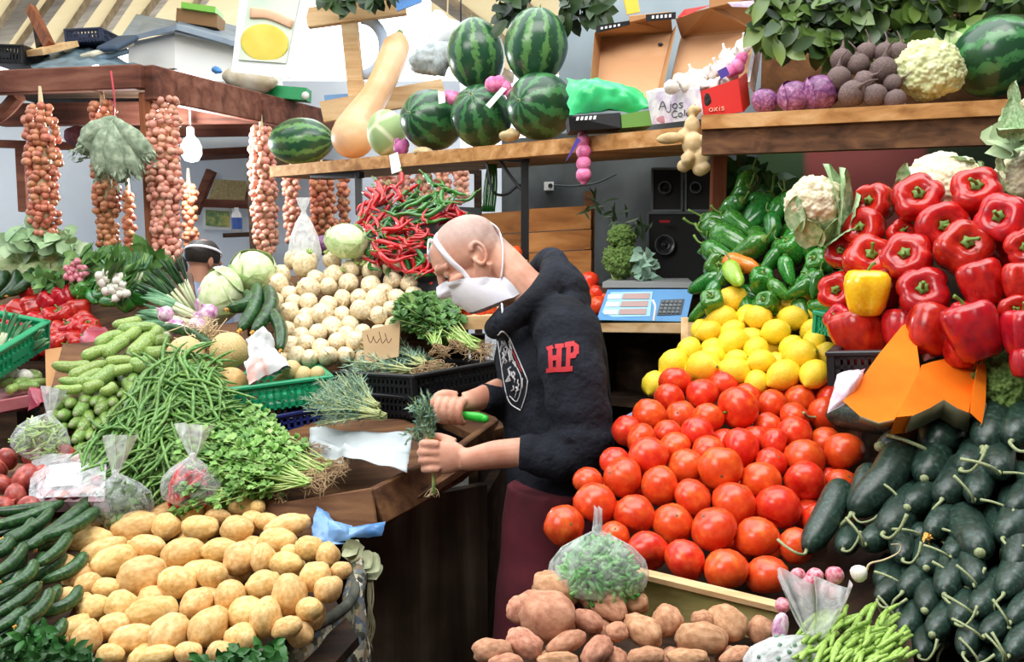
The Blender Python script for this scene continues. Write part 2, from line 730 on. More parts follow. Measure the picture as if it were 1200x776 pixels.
crate_at('dark navy slotted crate up on the loft', at(79, 50, 4.6), at(119, 48, 4.6), 0.2, 0.065, M_CRATE_DK, handles=True)
crate_at('black crate at the loft edge above the far shelf', at(-12, 74, 4.4), at(27, 75, 4.4), 0.25, 0.09, M_BLACK)
solo('plank', mesh('plank', bar(at(36, 10, 4.7), at(58, 54, 4.5), 0.05, 0.035, (0, 1, 0.2)), M_WOODY, False), 'rough brown board leaning upright on the loft', 'board')
solo('plank', mesh('plank', bar(at(42, 16, 4.85), at(48, 56, 4.7), 0.04, 0.03, (0, 1, 0.2)), M_DARKW, False), 'thin dark board leaning behind the brown one on the loft', 'board')
solo('plank', mesh('plank', bar(at(40, 62, 4.4), at(82, 52, 4.6), 0.12, 0.03), M_PALE, False), 'pale board lying across the loft beside the navy crate', 'board')
m_tarp = mat('blue_grey_tarpaulin', ['#3d5563', '#6c8696'], scale=9, rough=0.5)
tp = grid(lambda a, b: at(36 + a * 125, 79 - 26 * sin(pi * min(1, a * 1.1)) * b - 4 * b, 4.15 + 0.7 * b) + Vector((0, 0, 0.03 * noise.noise(Vector((a * 9, b * 5, 1))))), 24, 8)
solo('tarpaulin', mesh('tarpaulin', tp, m_tarp), 'crumpled blue grey tarpaulin spread on the loft edge', 'tarpaulin')
for i, (a, b, c, d, k) in enumerate(((100, 66, 150, 52, 0), (108, 70, 142, 60, 1), (124, 58, 152, 44, 2))):
    solo('folded_sheet', mesh('folded_sheet', bar(at(a, b, 4.5), at(c, d, 4.7), 0.12, 0.03, bev=0.01), mat('sheet%d' % i, ['#cfc8b4', '#5f7687', '#34465c'][k], rough=0.7), False),
         ['cream folded sheet lying on the loft tarpaulin', 'grey blue folded sheet lying on the loft tarpaulin', 'dark blue folded sheet beside the pale cabin'][k], 'folded sheet')
# pale cabin on the loft
m_cab = mat('pale_cabin_panel', ['#dfe0dc', '#efefec'], scale=1.5, rough=0.6)
cab = thing('cabin', 'pale panelled cabin with a low grey roof standing on the loft', 'cabin', Matrix.Identity(4))
a0, a1, a2 = at(150, 84, 5.0), at(205, 84, 4.9), at(322, 108, 5.2)
add_part(cab, 'wall', mesh('cabin_wall', join(slab([at(150, 82, 5.0), at(205, 80, 4.9), at(205, 38, 4.9), at(150, 50, 5.0)], (0, 0.05, 0)),
                                              slab([at(205, 80, 4.9), at(325, 112, 5.3), at(325, 62, 5.3), at(205, 38, 4.9)], (0.02, 0.05, 0))), m_cab, False))
add_part(cab, 'roof', mesh('cabin_roof', join(slab([at(140, 52, 4.95), at(207, 35, 4.8), at(268, 52, 5.0), at(262, 40, 5.5), at(160, 22, 5.6)], (0, 0, 0.03)), slab([at(205, 39, 4.82), at(330, 66, 5.2), at(332, 50, 5.6), at(215, 20, 5.6)], (0, 0, 0.03))), mat('cabin_roofing', ['#6d7f94', '#93a0ae'], scale=3, rough=0.5), False))
solo('produce_box', mesh('produce_box', join(xf(box(0.24, 0.2, 0.08, (0, 0, 0.04)), frame(at(235, 33, 5.25), (1, 0.1, -0.12), (0.1, 0, 1)))), mat('box_side', '#8d6a45', rough=0.8), False),
     'brown produce box on the cabin roof', 'box')
solo('green_tray', mesh('green_tray', xf(box(0.2, 0.2, 0.035, (0, 0, 0.1)), frame(at(236, 33, 5.22), (1, 0.1, -0.12), (0.1, 0, 1))), mat('lime_tray', '#7cc242', rough=0.45), False), 'lime green tray on top of the brown produce box', 'tray')
solo('plastic_bag', mesh('blue_scrap', lumpy(egg(0.03, 0.02, 0.02), 0.012, 40), mat('sky_blue_plastic', '#4d8fd0', rough=0.3)), 'small scrap of blue plastic on the pale cabin wall', 'plastic bag', Matrix.Translation(at(254, 82, 4.93)))
# green boxes and bundles along the right-hand beam
m_green = mat('green_carton', '#1f9a5c', rough=0.5)
gb = bar(at(312, 108, 5.0), at(362, 112, 5.0), 0.12, 0.07)
g0 = thing('carton', 'green carton with a white round mark on the loft beam', 'carton', Matrix.Identity(4))
add_part(g0, 'body', mesh('carton', gb, m_green, False))
add_part(g0, 'round_mark', mesh('disc', xf(lathe([(0, 0), (0.022, 0), (0.022, 0.004), (0, 0.005)], 20), zframe(at(358, 112, 4.93), (0, -1, 0))), M_WHITE), label='white round mark')
solo('carton', mesh('carton', bar(at(278, 103, 4.9), at(318, 103, 5.0), 0.12, 0.04), m_green, False), 'flat green carton lying left of the marked green carton', 'carton')
solo('carton', mesh('carton', bar(at(382, 117, 5.2), at(412, 115, 5.2), 0.1, 0.04), mat('blue_carton', '#7fa9dd', rough=0.5), False), 'light blue carton behind the pale post', 'carton')
sk = lumpy(egg(0.16, 0.1, 0.07), 0.03, 12, 3)
solo('sack', mesh('sack', xf(sk, frame(at(293, 94, 4.85), (1, 0, -0.15), (0, 0, 1))), mat('pale_sacking', ['#b7a98e', '#d9d2c2'], scale=14, rough=0.85)), 'pale crumpled sack on the loft beside the green cartons', 'sack')

# ------------------------------------------------------------------ poster hanging over the loft
po = thing('poster', 'hanging poster of a yellow fruit tilted under the roof', 'poster', Matrix.Identity(4))
pq = [at(271, 84, 4.0), at(338, 92, 4.0), at(362, -20, 4.0), at(283, -20, 4.0)]
add_part(po, 'sheet', mesh('poster_sheet', slab(pq, (0, 0.008, 0)), mat('poster_white', '#e6ebea', rough=0.5), False))
ins = [at(279, 70, 3.99), at(335, 74, 3.99), at(352, -6, 3.99), at(292, -6, 3.99)]
add_part(po, 'printed_scene', mesh('poster_scene', slab(ins, (0, 0.006, 0)), mat('poster_green', ['#b4c8b4', '#d5dcc9'], scale=4, rough=0.5), False), label='pale green printed scene')
add_part(po, 'printed_fruit', mesh('poster_fruit', xf(egg(0.112, 0.003, 0.085, 24, 16), frame(at(310, 50, 3.982), (1, 0, -0.08), (0, 0, 1))), mat('poster_yellow', ['#d8c23c', '#e6d45c'], scale=6, rough=0.5)), label='printed yellow fruit')
add_part(po, 'printed_arm', mesh('poster_arm', tube(spline([at(293, 15, 3.98), at(315, 17, 3.98), at(343, 29, 3.98)], 5), [0.026, 0.022, 0.02], 8, flat=0.15), mat('poster_skin', '#e0b28f', rough=0.5)), label='printed tan band')
add_part(po, 'edge_batten', mesh('poster_batten', bar(at(338, 92, 3.99), at(366, -20, 3.99), 0.02, 0.02), M_WHITE, False))

# pale timber frame at the bright opening
fr = thing('timber_frame', 'pale timber frame standing in the bright opening above the shelf', 'frame', Matrix.Identity(4))
add_part(fr, 'post', mesh('frame_post', bar(at(409, 20, 4.7), at(422, 148, 4.7), 0.085, 0.07, (0, 1, 0)), M_PALE, False))
add_part(fr, 'top_rail', mesh('frame_rail', bar(at(360, 22, 4.68), at(475, 6, 4.68), 0.1, 0.06, (0, 1, 0)), M_PALE, False))
add_part(fr, 'low_rail', mesh('frame_rail', bar(at(378, 132, 4.66), at(520, 105, 4.66), 0.11, 0.05, (0, 1, 0)), M_PALE, False))
solo('blue_sign', mesh('blue_sign', slab([at(463, -6, 4.4), at(494, -16, 4.4), at(494, 2, 4.4), at(465, 13, 4.4)], (0, 0.02, 0)), mat('sign_blue', '#2f73b5', rough=0.4), False), 'small blue sign hanging at the very top under the roof', 'sign')
solo('hose_loop', mesh('hose_loop', tube([at(424 + 26 * sin(a), 55 - 33 * cos(a), 4.72) for a in [pi * i / 14 for i in range(15)]], 0.03, 8), mat('pale_hose', '#b9cbe2', rough=0.4)), 'pale bluish hose loop behind the timber post', 'hose')
for i, (u, v1) in enumerate(((540, 27), (586, 20))):
    solo('hanging_wire', mesh('hanging_wire', tube([at(u, -30, 3.9), at(u, v1 + 8, 3.9)], 0.004, 6), M_BLACK), 'thin black wire hanging above the ' + ('left' if i == 0 else 'right') + ' upper watermelon', 'wire')

# ------------------------------------------------------------------ far wall under the loft
BULB = at(224, 172, 4.7)
lb = thing('light_bulb', 'glowing white bulb hanging under the loft', 'light bulb', Matrix.Translation(BULB))
nbm = Nodes('bulb_glow')
nbm.b.inputs['Emission Color'].default_value = (0.9, 0.97, 1, 1)
nbm.b.inputs['Emission Strength'].default_value = 14
add_part(lb, 'globe', mesh('bulb', lathe([(0, -0.085), (0.035, -0.075), (0.055, -0.04), (0.055, 0), (0.04, 0.035), (0.022, 0.055), (0.02, 0.06)], 20), nbm.m))
add_part(lb, 'socket', mesh('socket', lathe([(0.02, 0.06), (0.022, 0.1), (0.008, 0.115), (0, 0.115)], 14), M_WHITE))
add_part(lb, 'cord', mesh('cord', tube([(0, 0, 0.11), (0, 0, 0.32)], 0.004, 6), M_WHITE))
pl_ = bpy.data.lights.new('bulb_light', 'POINT')
pl_.energy, pl_.shadow_soft_size, pl_.color = 55, 0.06, (0.9, 0.97, 1)
po_ = bpy.data.objects.new('bulb_light', pl_)
po_.location = BULB + Vector((0, -0.08, -0.02))
COL.objects.link(po_)
solo('white_cable', mesh('white_cable', tube([at(187, 109, 4.0), at(300, 136, 5.0)], 0.009, 6), M_WHITE), 'white cable run along the underside of the loft beam', 'cable')
ws = thing('wall_shelf', 'small wooden wall shelf on diagonal struts past the bulb', 'shelf', Matrix.Identity(4))
add_part(ws, 'board', mesh('shelf_board', bar(at(225, 182, 6.2), at(305, 178, 6.2), 0.3, 0.05), M_BEAM, False))
add_part(ws, 'lower_rail', mesh('shelf_rail', bar(at(236, 238, 6.3), at(296, 240, 6.3), 0.06, 0.06), M_BEAM, False))
for a, b in (((228, 250), (248, 200)), ((292, 244), (300, 200))):
    add_part(ws, 'strut', mesh('strut', bar(at(*a, 6.3), at(*b, 6.25), 0.06, 0.06), M_BEAM, False))
solo('basket_panel', mesh('basket_panel', slab([at(243, 234, 6.35), at(290, 236, 6.35), at(287, 212, 6.35), at(252, 210, 6.35)], (0, 0.06, 0)), mat('wicker_weave', ['#b5a672', '#d3c797'], scale=60, rough=0.8), False), 'pale woven tray leaning on the far wall shelf', 'tray')
pn = thing('picture', 'small green and white picture on the far wall', 'picture', Matrix.Identity(4))
add_part(pn, 'paper', mesh('paper', slab([at(238, 268, 6.5), at(272, 270, 6.5), at(272, 236, 6.5), at(238, 236, 6.5)], (0, 0.02, 0)), M_WHITE, False))
add_part(pn, 'print', mesh('print', slab([at(241, 264, 6.48), at(268, 266, 6.48), at(268, 248, 6.48), at(241, 246, 6.48)], (0, 0.01, 0)), mat('print_green', [(0.4, '#4f7a4d'), (0.55, '#a8b36d'), (0.62, '#d8c65e')], scale=12, rough=0.6), False))
sh2 = solo('bottle_shelf', mesh('bottle_shelf', bar(at(266, 276, 6.0), at(310, 274, 6.0), 0.18, 0.03), M_DARKW, False), 'dark little shelf below the white bottle at the far wall', 'shelf')
bt = thing('bottle', 'white bottle with a blue label on the dark little shelf', 'bottle', Matrix.Translation(at(278, 272, 5.97)))
add_part(bt, 'body', mesh('bottle_body', lathe([(0, 0), (0.035, 0), (0.035, 0.12), (0.015, 0.15), (0.015, 0.17), (0, 0.17)], 14), M_WHITE))
add_part(bt, 'label_band', mesh('bottle_label', lathe([(0.036, 0.02), (0.036, 0.1)], 14), mat('bottle_blue', '#3258a8', rough=0.4)), label='blue label')
hb = thing('wall_board', 'brown hook board with a bag hook at the left wall', 'board', Matrix.Identity(4))
add_part(hb, 'board', mesh('hook_board', bar(at(24, 172, 4.6), at(28, 248, 4.6), 0.045, 0.03, (0, 1, 0)), M_BEAM, False))
add_part(hb, 'rail', mesh('hook_rail', bar(at(-20, 168, 4.62), at(100, 172, 4.62), 0.05, 0.04), M_BEAM, False))
solo('red_onion_net', mesh('onion_net', xf(lumpy(egg(0.085, 0.06, 0.055), 0.015, 18), frame(at(95, 160, 4.5), (1, 0, 0.1), (0, 0, 1))), mat('dark_red_net', ['#4b2530', '#6f3d47'], scale=40, rough=0.7)), 'dark red net bag lying on the rail behind the onion strings', 'net bag')

# ------------------------------------------------------------------ the slopes the goods lie on
S_TOM = Slope((900, 675, 1.55), (650, 615, 1.7), (850, 450, 2.15))
S_LEM = Slope((850, 440, 2.2), (860, 355, 2.45), (950, 440, 2.1))
S_RED = Slope((1060, 400, 1.85), (1020, 240, 2.1), (1180, 300, 1.75))
S_GRN = Slope((830, 360, 2.45), (860, 235, 2.75), (950, 330, 2.3))
S_ZUC = Slope((1100, 520, 1.7), (1080, 760, 1.25), (1190, 600, 1.42))
S_SWE = Slope((700, 776, 1.25), (850, 720, 1.42), (610, 715, 1.35))
S_POT = Slope((200, 770, 1.5), (240, 590, 2.05), (60, 690, 1.75))
S_CUC = Slope((40, 600, 1.95), (20, 740, 1.5), (100, 600, 1.95))
S_BEAN = Slope((200, 440, 2.45), (200, 560, 2.1), (110, 510, 2.2))
S_CGT = Slope((150, 400, 2.8), (90, 530, 2.35), (60, 440, 2.6))
S_HERB = Slope((300, 590, 2.05), (300, 500, 2.4), (420, 570, 2.08))
S_TUR = Slope((380, 410, 2.75), (400, 300, 3.2), (480, 340, 3.0))
S_RP2 = Slope((60, 400, 3.7), (60, 335, 4.05), (120, 380, 3.75))
S_GP2 = Slope((140, 360, 3.8), (140, 310, 4.1), (190, 350, 3.8))


def bed(sl, poly, off):
    return slab([sl.at(u, v, off) for u, v in poly], sl.n * -0.02)


def legs_under(pts, m=0.05):
    return [box(m, m, p.z, (p.x, p.y, p.z / 2)) for p in pts]


# left stall: sloping boards, worn edge board, dark front panel
stall = thing('market_stall', 'worn wooden stall with dark front panel under herbs, beans and turnips', 'market stall', Matrix.Identity(4))


def sp(o, nm, vf, m, smooth=False):
    return add_part(o, nm, mesh(nm, vf, m, smooth))


sp(stall, 'sloped_board', bed(S_HERB, [(255, 600), (440, 588), (560, 512), (470, 470), (300, 470), (200, 560)], -0.06), M_WOOD)
sp(stall, 'sloped_board', bed(S_BEAN, [(178, 440), (235, 400), (300, 420), (300, 600), (98, 612), (100, 552)], -0.1), M_WOOD)
sp(stall, 'sloped_board', bed(S_CGT, [(70, 380), (215, 370), (190, 560), (20, 560)], -0.08), M_WOOD)
sp(stall, 'sloped_board', bed(S_TUR, [(300, 440), (520, 440), (520, 290), (300, 290)], -0.13), M_WOOD)
sp(stall, 'sloped_board', bed(S_TUR, [(200, 480), (345, 480), (330, 310), (205, 330)], -0.22), M_WOOD)
e = [at(268, 597, 2.02), at(335, 612, 2.0), at(440, 594, 2.03), at(535, 545, 2.28), at(592, 500, 2.66)]
for a, b in zip(e, e[1:]):
    sp(stall, 'edge_board', bar(a, b, 0.03, 0.09, (0, 0.5, 1), bev=0.004), M_WOOD)
M_PANEL = wood('stained_panel', '#2c231b', '#54463a', '#85786a', axis=2, scale=2.0, bump=0.5)
p1, p2 = at(330, 612, 2.1), at(571, 560, 2.42)
sp(stall, 'front_panel', upright(p1, p2, 0, p2.z - 0.02, 0.03), M_PANEL)
sp(stall, 'end_panel', upright(p2, p2 + Vector((0.12, 0.9, 0)), 0, p2.z - 0.05, 0.03), M_DARKW)
sp(stall, 'front_panel', upright(at(-60, 700, 1.75), p1, 0, 0.84, 0.03), M_DARKW)
for q in ((300, 330, 3.2), (500, 330, 3.1), (120, 400, 2.9)):
    p = at(*q)
    sp(stall, 'leg', box(0.06, 0.06, p.z - 0.1, (p.x, p.y, (p.z - 0.1) / 2)), M_DARKW)
for poly in ([(560, 512), (592, 500), (600, 440), (520, 430), (470, 470)],):
    sp(stall, 'rear_board', slab([at(u, v, 2.5 + (512 - v) * 0.004) for u, v in poly], (0, 0, -0.025)), M_WOOD)
p = at(575, 470, 2.75)
sp(stall, 'rear_panel', upright(at(560, 470, 2.6), at(575, 470, 3.4), 0, p.z - 0.05, 0.03), M_DARKW)

# far-left stall
stall2 = thing('market_stall', 'far stall at the left wall under the red peppers and cabbages', 'market stall', Matrix.Identity(4))
sp(stall2, 'sloped_board', bed(S_RP2, [(-60, 420), (135, 415), (140, 330), (-60, 320)], -0.09), M_WOOD)
sp(stall2, 'sloped_board', bed(S_GP2, [(85, 375), (225, 372), (215, 300), (-60, 270), (-60, 340)], -0.1), M_WOOD)
sp(stall2, 'front_panel', upright(at(-60, 425, 3.62), at(132, 420, 3.66), 0, at(60, 425, 3.62).z, 0.03), M_DARKW)
sp(stall2, 'front_panel', upright(at(132, 420, 3.66), at(225, 380, 3.75), 0, at(150, 385, 3.7).z, 0.03), M_DARKW)

# right stall
stall3 = thing('market_stall', 'stall under the tomatoes, lemons, peppers and dark courgettes', 'market stall', Matrix.Identity(4))
sp(stall3, 'sloped_board', bed(S_TOM, [(672, 690), (920, 720), (1010, 600), (1010, 430), (790, 430), (762, 480)], -0.15), M_DARKW)
sp(stall3, 'sloped_board', bed(S_LEM, [(770, 470), (1000, 470), (985, 345), (825, 345)], -0.13), M_WOOD)
sp(stall3, 'sloped_board', bed(S_GRN, [(805, 390), (990, 400), (1010, 215), (830, 215)], -0.1), M_DARKW)
sp(stall3, 'sloped_board', bed(S_RED, [(960, 430), (1260, 440), (1260, 200), (985, 225)], -0.2), M_DARKW)
sp(stall3, 'sloped_board', bed(S_ZUC, [(960, 500), (1260, 480), (1290, 800), (930, 800)], -0.09), M_DARKW)
sp(stall3, 'side_panel', upright(at(700, 690, 1.7), at(780, 480, 2.25), 0, 0.9, 0.03), M_DARKW)
sp(stall3, 'side_panel', slab([at(798, 372, 2.62), at(806, 374, 2.58), at(806, 420, 2.5), at(798, 416, 2.54)], (0.02, 0.01, 0)), M_PALE)
sp(stall3, 'back_leg', box(0.07, 0.07, 1.4, (1.2, 2.75, 0.7)), M_DARKW)
m_crside = wood('stained_crate_wood', '#6f7440', '#a99f63', '#d8c291', scale=3)
sp(stall3, 'front_board', slab([at(748, 672, 1.5), at(915, 712, 1.44), at(900, 752, 1.44), at(744, 722, 1.5)], (0.004, 0.02, 0.002)), m_crside)
sp(stall3, 'board_cap', bar(at(746, 671, 1.5), at(916, 712, 1.44), 0.028, 0.009, (0, 0, 1)), M_PALE)
sp(stall3, 'sweet_potato_board', bed(S_SWE, [(570, 800), (930, 800), (915, 735), (755, 690), (620, 690)], -0.09), M_DARKW)
sp(stall3, 'front_panel', upright(at(560, 800, 1.28), at(1290, 800, 1.12), 0, 0.82, 0.03), M_DARKW)

# ------------------------------------------------------------------ the long shelf
shelf = thing('shelf', 'long rough plank shelf holding watermelons, cartons, beets and a cauliflower', 'shelf', Matrix.Identity(4))
ZS = 1.94
SA0, SA1 = at_z(316, 195, ZS), at_z(862, 143, ZS)
SB0, SB1 = at_z(822, 135, ZS), at_z(1182, 116, ZS)
na = Vector((-(SA1 - SA0).y, (SA1 - SA0).x, 0)).normalized()
nbv = Vector((-(SB1 - SB0).y, (SB1 - SB0).x, 0)).normalized()
sp(shelf, 'plank', slab([SA0, SA1, SA1 + na * 0.36, SA0 + na * 0.36], (0, 0, -0.055)), M_PLANK)
sp(shelf, 'plank', slab([SB0, SB1, SB1 + nbv * 0.4, SB0 + nbv * 0.4], (0, 0, -0.04)), M_PLANK)
sp(shelf, 'support_board', bar(SB0 + nbv * 0.04 + Vector((0, 0, -0.075)), SB1 + nbv * 0.04 + Vector((0, 0, -0.075)), 0.05, 0.075), M_WOOD)


def shelf_depth(u, v=None):
    """Distance of the shelf's front edge seen in column u."""
    a, b = (SA0, SA1) if u < 850 else (SB0, SB1)
    d = b - a
    x = (u - 600) / F
    # point on the edge whose column is u: solve along the edge
    lo, hi = -0.3, 1.3
    for _ in range(40):
        t = (lo + hi) / 2
        p = a + d * t - EYE
        if p.x / p.dot(CF) < x:
            lo = t
        else:
            hi = t
    return p.dot(CF)


sp(shelf, 'bracket', bar(at(366, 205, shelf_depth(366) + 0.05), at(424, 205, shelf_depth(424) + 0.1), 0.03, 0.03), M_BLACK)
sp(shelf, 'bracket', bar(at(420, 205, shelf_depth(420) + 0.1), at(421, 252, shelf_depth(420) + 0.1), 0.03, 0.03, (0, 1, 0)), M_BLACK)
sp(shelf, 'bracket', bar(at(566, 184, shelf_depth(570) + 0.1), at(618, 186, shelf_depth(616) + 0.1), 0.03, 0.03), M_BLACK)
pz = at(615, 188, shelf_depth(615) + 0.1)
sp(shelf, 'post', box(0.03, 0.03, pz.z, (pz.x, pz.y, pz.z / 2)), M_BLACK)
pz = at(843, 165, shelf_depth(845) + 0.2)
sp(shelf, 'post', box(0.045, 0.05, pz.z, (pz.x, pz.y, pz.z / 2)), M_WOODY)
pz = at(1190, 165, shelf_depth(1175) + 0.3)
sp(shelf, 'post', box(0.05, 0.05, pz.z, (pz.x, pz.y, pz.z / 2)), M_WOODY)

# ------------------------------------------------------------------ counter with the scale behind the vendor
cnt = thing('counter', 'dark wooden counter under the blue scale behind the vendor', 'counter', Matrix.Identity(4))
c0, c1 = at(701, 379, 2.97), at(806, 382, 2.82)
cn = Vector((-(c1 - c0).y, (c1 - c0).x, 0)).normalized()
sp(cnt, 'top', slab([c0, c1, c1 + cn * 0.2, c0 + cn * 0.2], (0, 0, -0.03)), M_PLANK)
sp(cnt, 'side_panel', upright(c0 + cn * 0.02, c0 + cn * 0.19, 0, c0.z - 0.031, 0.03), M_DARKW)
sp(cnt, 'side_panel', upright(c1 + cn * 0.02, c1 + cn * 0.19, 0, c0.z - 0.031, 0.03), M_DARKW)
sp(cnt, 'back_panel', upright(c0 + cn * 0.18, c1 + cn * 0.18, 0, c0.z - 0.031, 0.02), M_DARKW)
for v, k in ((462, 0.1), (500, 0.0)):
    q0 = at(690, v, 3.05)
    sp(cnt, 'shelf_board', slab([(c0.x, c0.y + 0.02, q0.z), (c1.x, c1.y + 0.02, q0.z), (c1.x + cn.x * 0.17, c1.y + cn.y * 0.17, q0.z), (c0.x + cn.x * 0.17, c0.y + cn.y * 0.17, q0.z)], (0, 0, -0.03)), M_DARKW)

# ------------------------------------------------------------------ one mesh or a few of every kind of produce
def ripple(k, amp, ph=0.0):
    return lambda a, t: 1 + amp * (abs(cos(k * a / 2 + ph)) - 0.6) * sin(pi * min(1, max(0, t)))


def nubbed(prof):
    return [(max(r, 0), z) for r, z in prof]


M_TOM = mat('tomato_skin', [(0.3, '#d23318'), (0.55, '#df4a20'), (0.75, '#ea6c2c')], scale=2.2, rough=0.26, vary=0.08, hue=0.006, spec=0.5, sss=0.06)
M_TOMSCAR = mat('tomato_scar', '#7d5a35', rough=0.8)
M_CALYX = mat('pepper_stem_green', ['#4f7426', '#728f3c'], scale=30, rough=0.5)
M_LEMON = mat('lemon_peel', [(0.3, '#f2c51d'), (0.6, '#f7d93a')], scale=7, rough=0.38, vary=0.07, hue=0.012, bump=0.25, bscale=170)
M_RED = mat('red_pepper_skin', [(0.28, '#930b12'), (0.5, '#b81517'), (0.75, '#cf2c19')], scale=2.4, rough=0.24, vary=0.14, hue=0.004, spec=0.5, coat=0.15)
M_YEL = mat('yellow_pepper_skin', ['#f5b70e', '#fbd02a'], scale=6, rough=0.2, coat=0.3)
M_GREEN = mat('green_pepper_skin', [(0.3, '#1f5a1d'), (0.55, '#2f7a2a'), (0.75, '#5f9a38')], scale=8, rough=0.2, vary=0.2, hue=0.02, spec=0.6, coat=0.3)
M_LIME = mat('lime_pepper_skin', ['#86b336', '#a4cc4c'], scale=8, rough=0.2, coat=0.3)
M_ORANGETIP = mat('orange_pepper_skin', ['#e2702a', '#ee8f3a'], scale=12, rough=0.2, coat=0.3)
M_ZUC = mat('dark_courgette_skin', [(0.3, '#101f1a'), (0.55, '#22392f'), (0.72, '#3f5a52')], scale=14, rough=0.36, vary=0.18, detail=6, spec=0.5)
M_ZSTEM = mat('courgette_stem', ['#75835a', '#a3ab7e'], scale=40, rough=0.6)
M_FLOWER = mat('withered_flower', ['#c98a35', '#e0b15a'], scale=30, rough=0.8)
M_CUC = mat('cucumber_skin', [(0.35, '#17331c'), (0.6, '#30582d'), (0.78, '#648c50')], scale=12, rough=0.3, vary=0.2)
M_CGT = mat('pale_courgette_skin', [(0.3, '#5f7f34'), (0.5, '#86a350'), (0.7, '#b3c683')], scale=16, rough=0.3, vary=0.14, hue=0.01, detail=5)
M_POT = mat('potato_skin', [(0.3, '#c79c58'), (0.5, '#e0b878'), (0.72, '#f0d39b')], scale=3.5, rough=0.55, vary=0.1, hue=0.008, detail=4, bump=0.06, bscale=30, spec=0.3)
M_SWEET = mat('sweet_potato_skin', [(0.3, '#a06c54'), (0.5, '#bd8a6c'), (0.72, '#d2a385')], scale=3, rough=0.7, vary=0.1, hue=0.012, detail=4, bump=0.15, bscale=14, spec=0.2)
M_TURN = mat('turnip_skin', [(0.3, '#c4a674'), (0.48, '#e4d0a8'), (0.68, '#f4ead2')], scale=4, rough=0.45, vary=0.07, detail=5, bump=0.2, bscale=40)
M_ROOT = mat('root_fibre', ['#cbb083', '#e6d4ae'], scale=40, rough=0.7)
M_BEAN = mat('green_bean_skin', [(0.35, '#3c6a28'), (0.6, '#6f9a48')], scale=10, rough=0.42, vary=0.16, hue=0.012)
M_CHILI = mat('red_chili_skin', [(0.35, '#a80f18'), (0.6, '#cf1f22')], scale=14, rough=0.2, vary=0.15, coat=0.3)
M_ONION = mat('shallot_skin', [(0.3, '#a4553a'), (0.5, '#c47a58'), (0.72, '#dda588')], scale=14, rough=0.35, vary=0.2, hue=0.012)
M_PINKON = mat('pink_shallot_skin', [(0.3, '#c07a64'), (0.5, '#d99a82'), (0.72, '#eebba6')], scale=14, rough=0.35, vary=0.15, hue=0.012)
M_GARLIC = mat('garlic_skin', [(0.35, '#e3dcd4'), (0.6, '#f4f0ea')], scale=12, rough=0.5)
M_BEET = mat('beet_skin', [(0.3, '#4d3c3c'), (0.55, '#6f5b58'), (0.75, '#8d7a74')], scale=12, rough=0.7, vary=0.12, bump=0.4, bscale=60)
M_REDON = mat('red_onion_skin', [(0.3, '#7d2a2a'), (0.55, '#a84a40'), (0.75, '#c8705c')], scale=2, rough=0.35, vary=0.12)
M_LEAFG = mat('leaf_green', [(0.3, '#35602a'), (0.55, '#5a8740'), (0.75, '#8fb066')], scale=12, rough=0.5, vary=0.1)
M_LEAFD = mat('leaf_dark_green', [(0.3, '#1d4a1c'), (0.55, '#2f6a2b'), (0.75, '#4f8a3c')], scale=12, rough=0.45)
M_STEMG = mat('pale_green_stem', ['#8fb455', '#bccf86'], scale=20, rough=0.5)
M_DILL = mat('grey_green_herb', [(0.3, '#5d7f6c'), (0.55, '#84a48f'), (0.75, '#aac4ae')], scale=16, rough=0.7)


def tomato_mesh(i):
    prof = [(0, -0.82), (0.16, -0.835), (0.42, -0.76), (0.72, -0.55), (0.93, -0.22), (1.0, 0.1), (0.94, 0.42), (0.76, 0.68), (0.5, 0.82), (0.26, 0.84), (0.1, 0.78), (0, 0.74)]
    vf = lathe(prof, 22, ripple(5 + i % 2, 0.02 + 0.015 * i, i))
    return mesh('tomato', lumpy(vf, 0.05, 1.4, i + 1), M_TOM)


TOMS = [tomato_mesh(i) for i in range(4)]
SCAR = mesh('blossom_scar', lathe([(0.09, -0.832), (0.05, -0.85), (0, -0.845)], 8), M_TOMSCAR)
CALYX = mesh('calyx', join(*[leaf(Vector((0, 0, 0.75)), (cos(a), sin(a), 0.05), (0, 0, 1), 0.55, 0.16, 0.2, 0.2) for a in [k * pi * 0.4 for k in range(5)]], tube([(0, 0, 0.72), (0.02, 0, 0.95)], 0.06, 6)), M_CALYX)
LEMS = []
for i in range(3):
    prof = [(0, -1.32), (0.12, -1.3), (0.2, -1.18), (0.5, -0.98), (0.82, -0.6), (0.99, -0.1), (0.95, 0.35), (0.72, 0.8), (0.42, 1.06), (0.2, 1.15), (0.13, 1.22), (0, 1.23)]
    LEMS.append(mesh('lemon', xf(lumpy(lathe(prof, 18), 0.06, 1.5, i + 5), Matrix.Rotation(pi / 2, 4, 'Y')), M_LEMON))
LEMTIP = mesh('stem_scar', xf(lathe([(0.1, 1.215), (0.06, 1.25), (0, 1.24)], 8), Matrix.Rotation(pi / 2, 4, 'Y')), M_CALYX)


def bell_mesh(i, m, name='red_pepper'):
    lob = (4, 3, 4, 5)[i % 4]

    def shp(a, t):
        w = 1 - t * 0.25
        return 1 + 0.21 * w * (abs(cos(lob * a / 2 + i)) ** 0.7 - 0.62) * min(1, 5 * t + 0.3)
    prof = [(0, -0.82), (0.2, -0.92), (0.45, -0.98), (0.66, -0.9), (0.8, -0.6), (0.93, -0.1), (1.0, 0.35), (0.97, 0.68), (0.82, 0.9), (0.58, 0.97), (0.36, 0.9), (0.2, 0.76), (0, 0.7)]
    return mesh(name, lumpy(lathe(prof, 32, shp), 0.07, 1.3, i + 11), m)


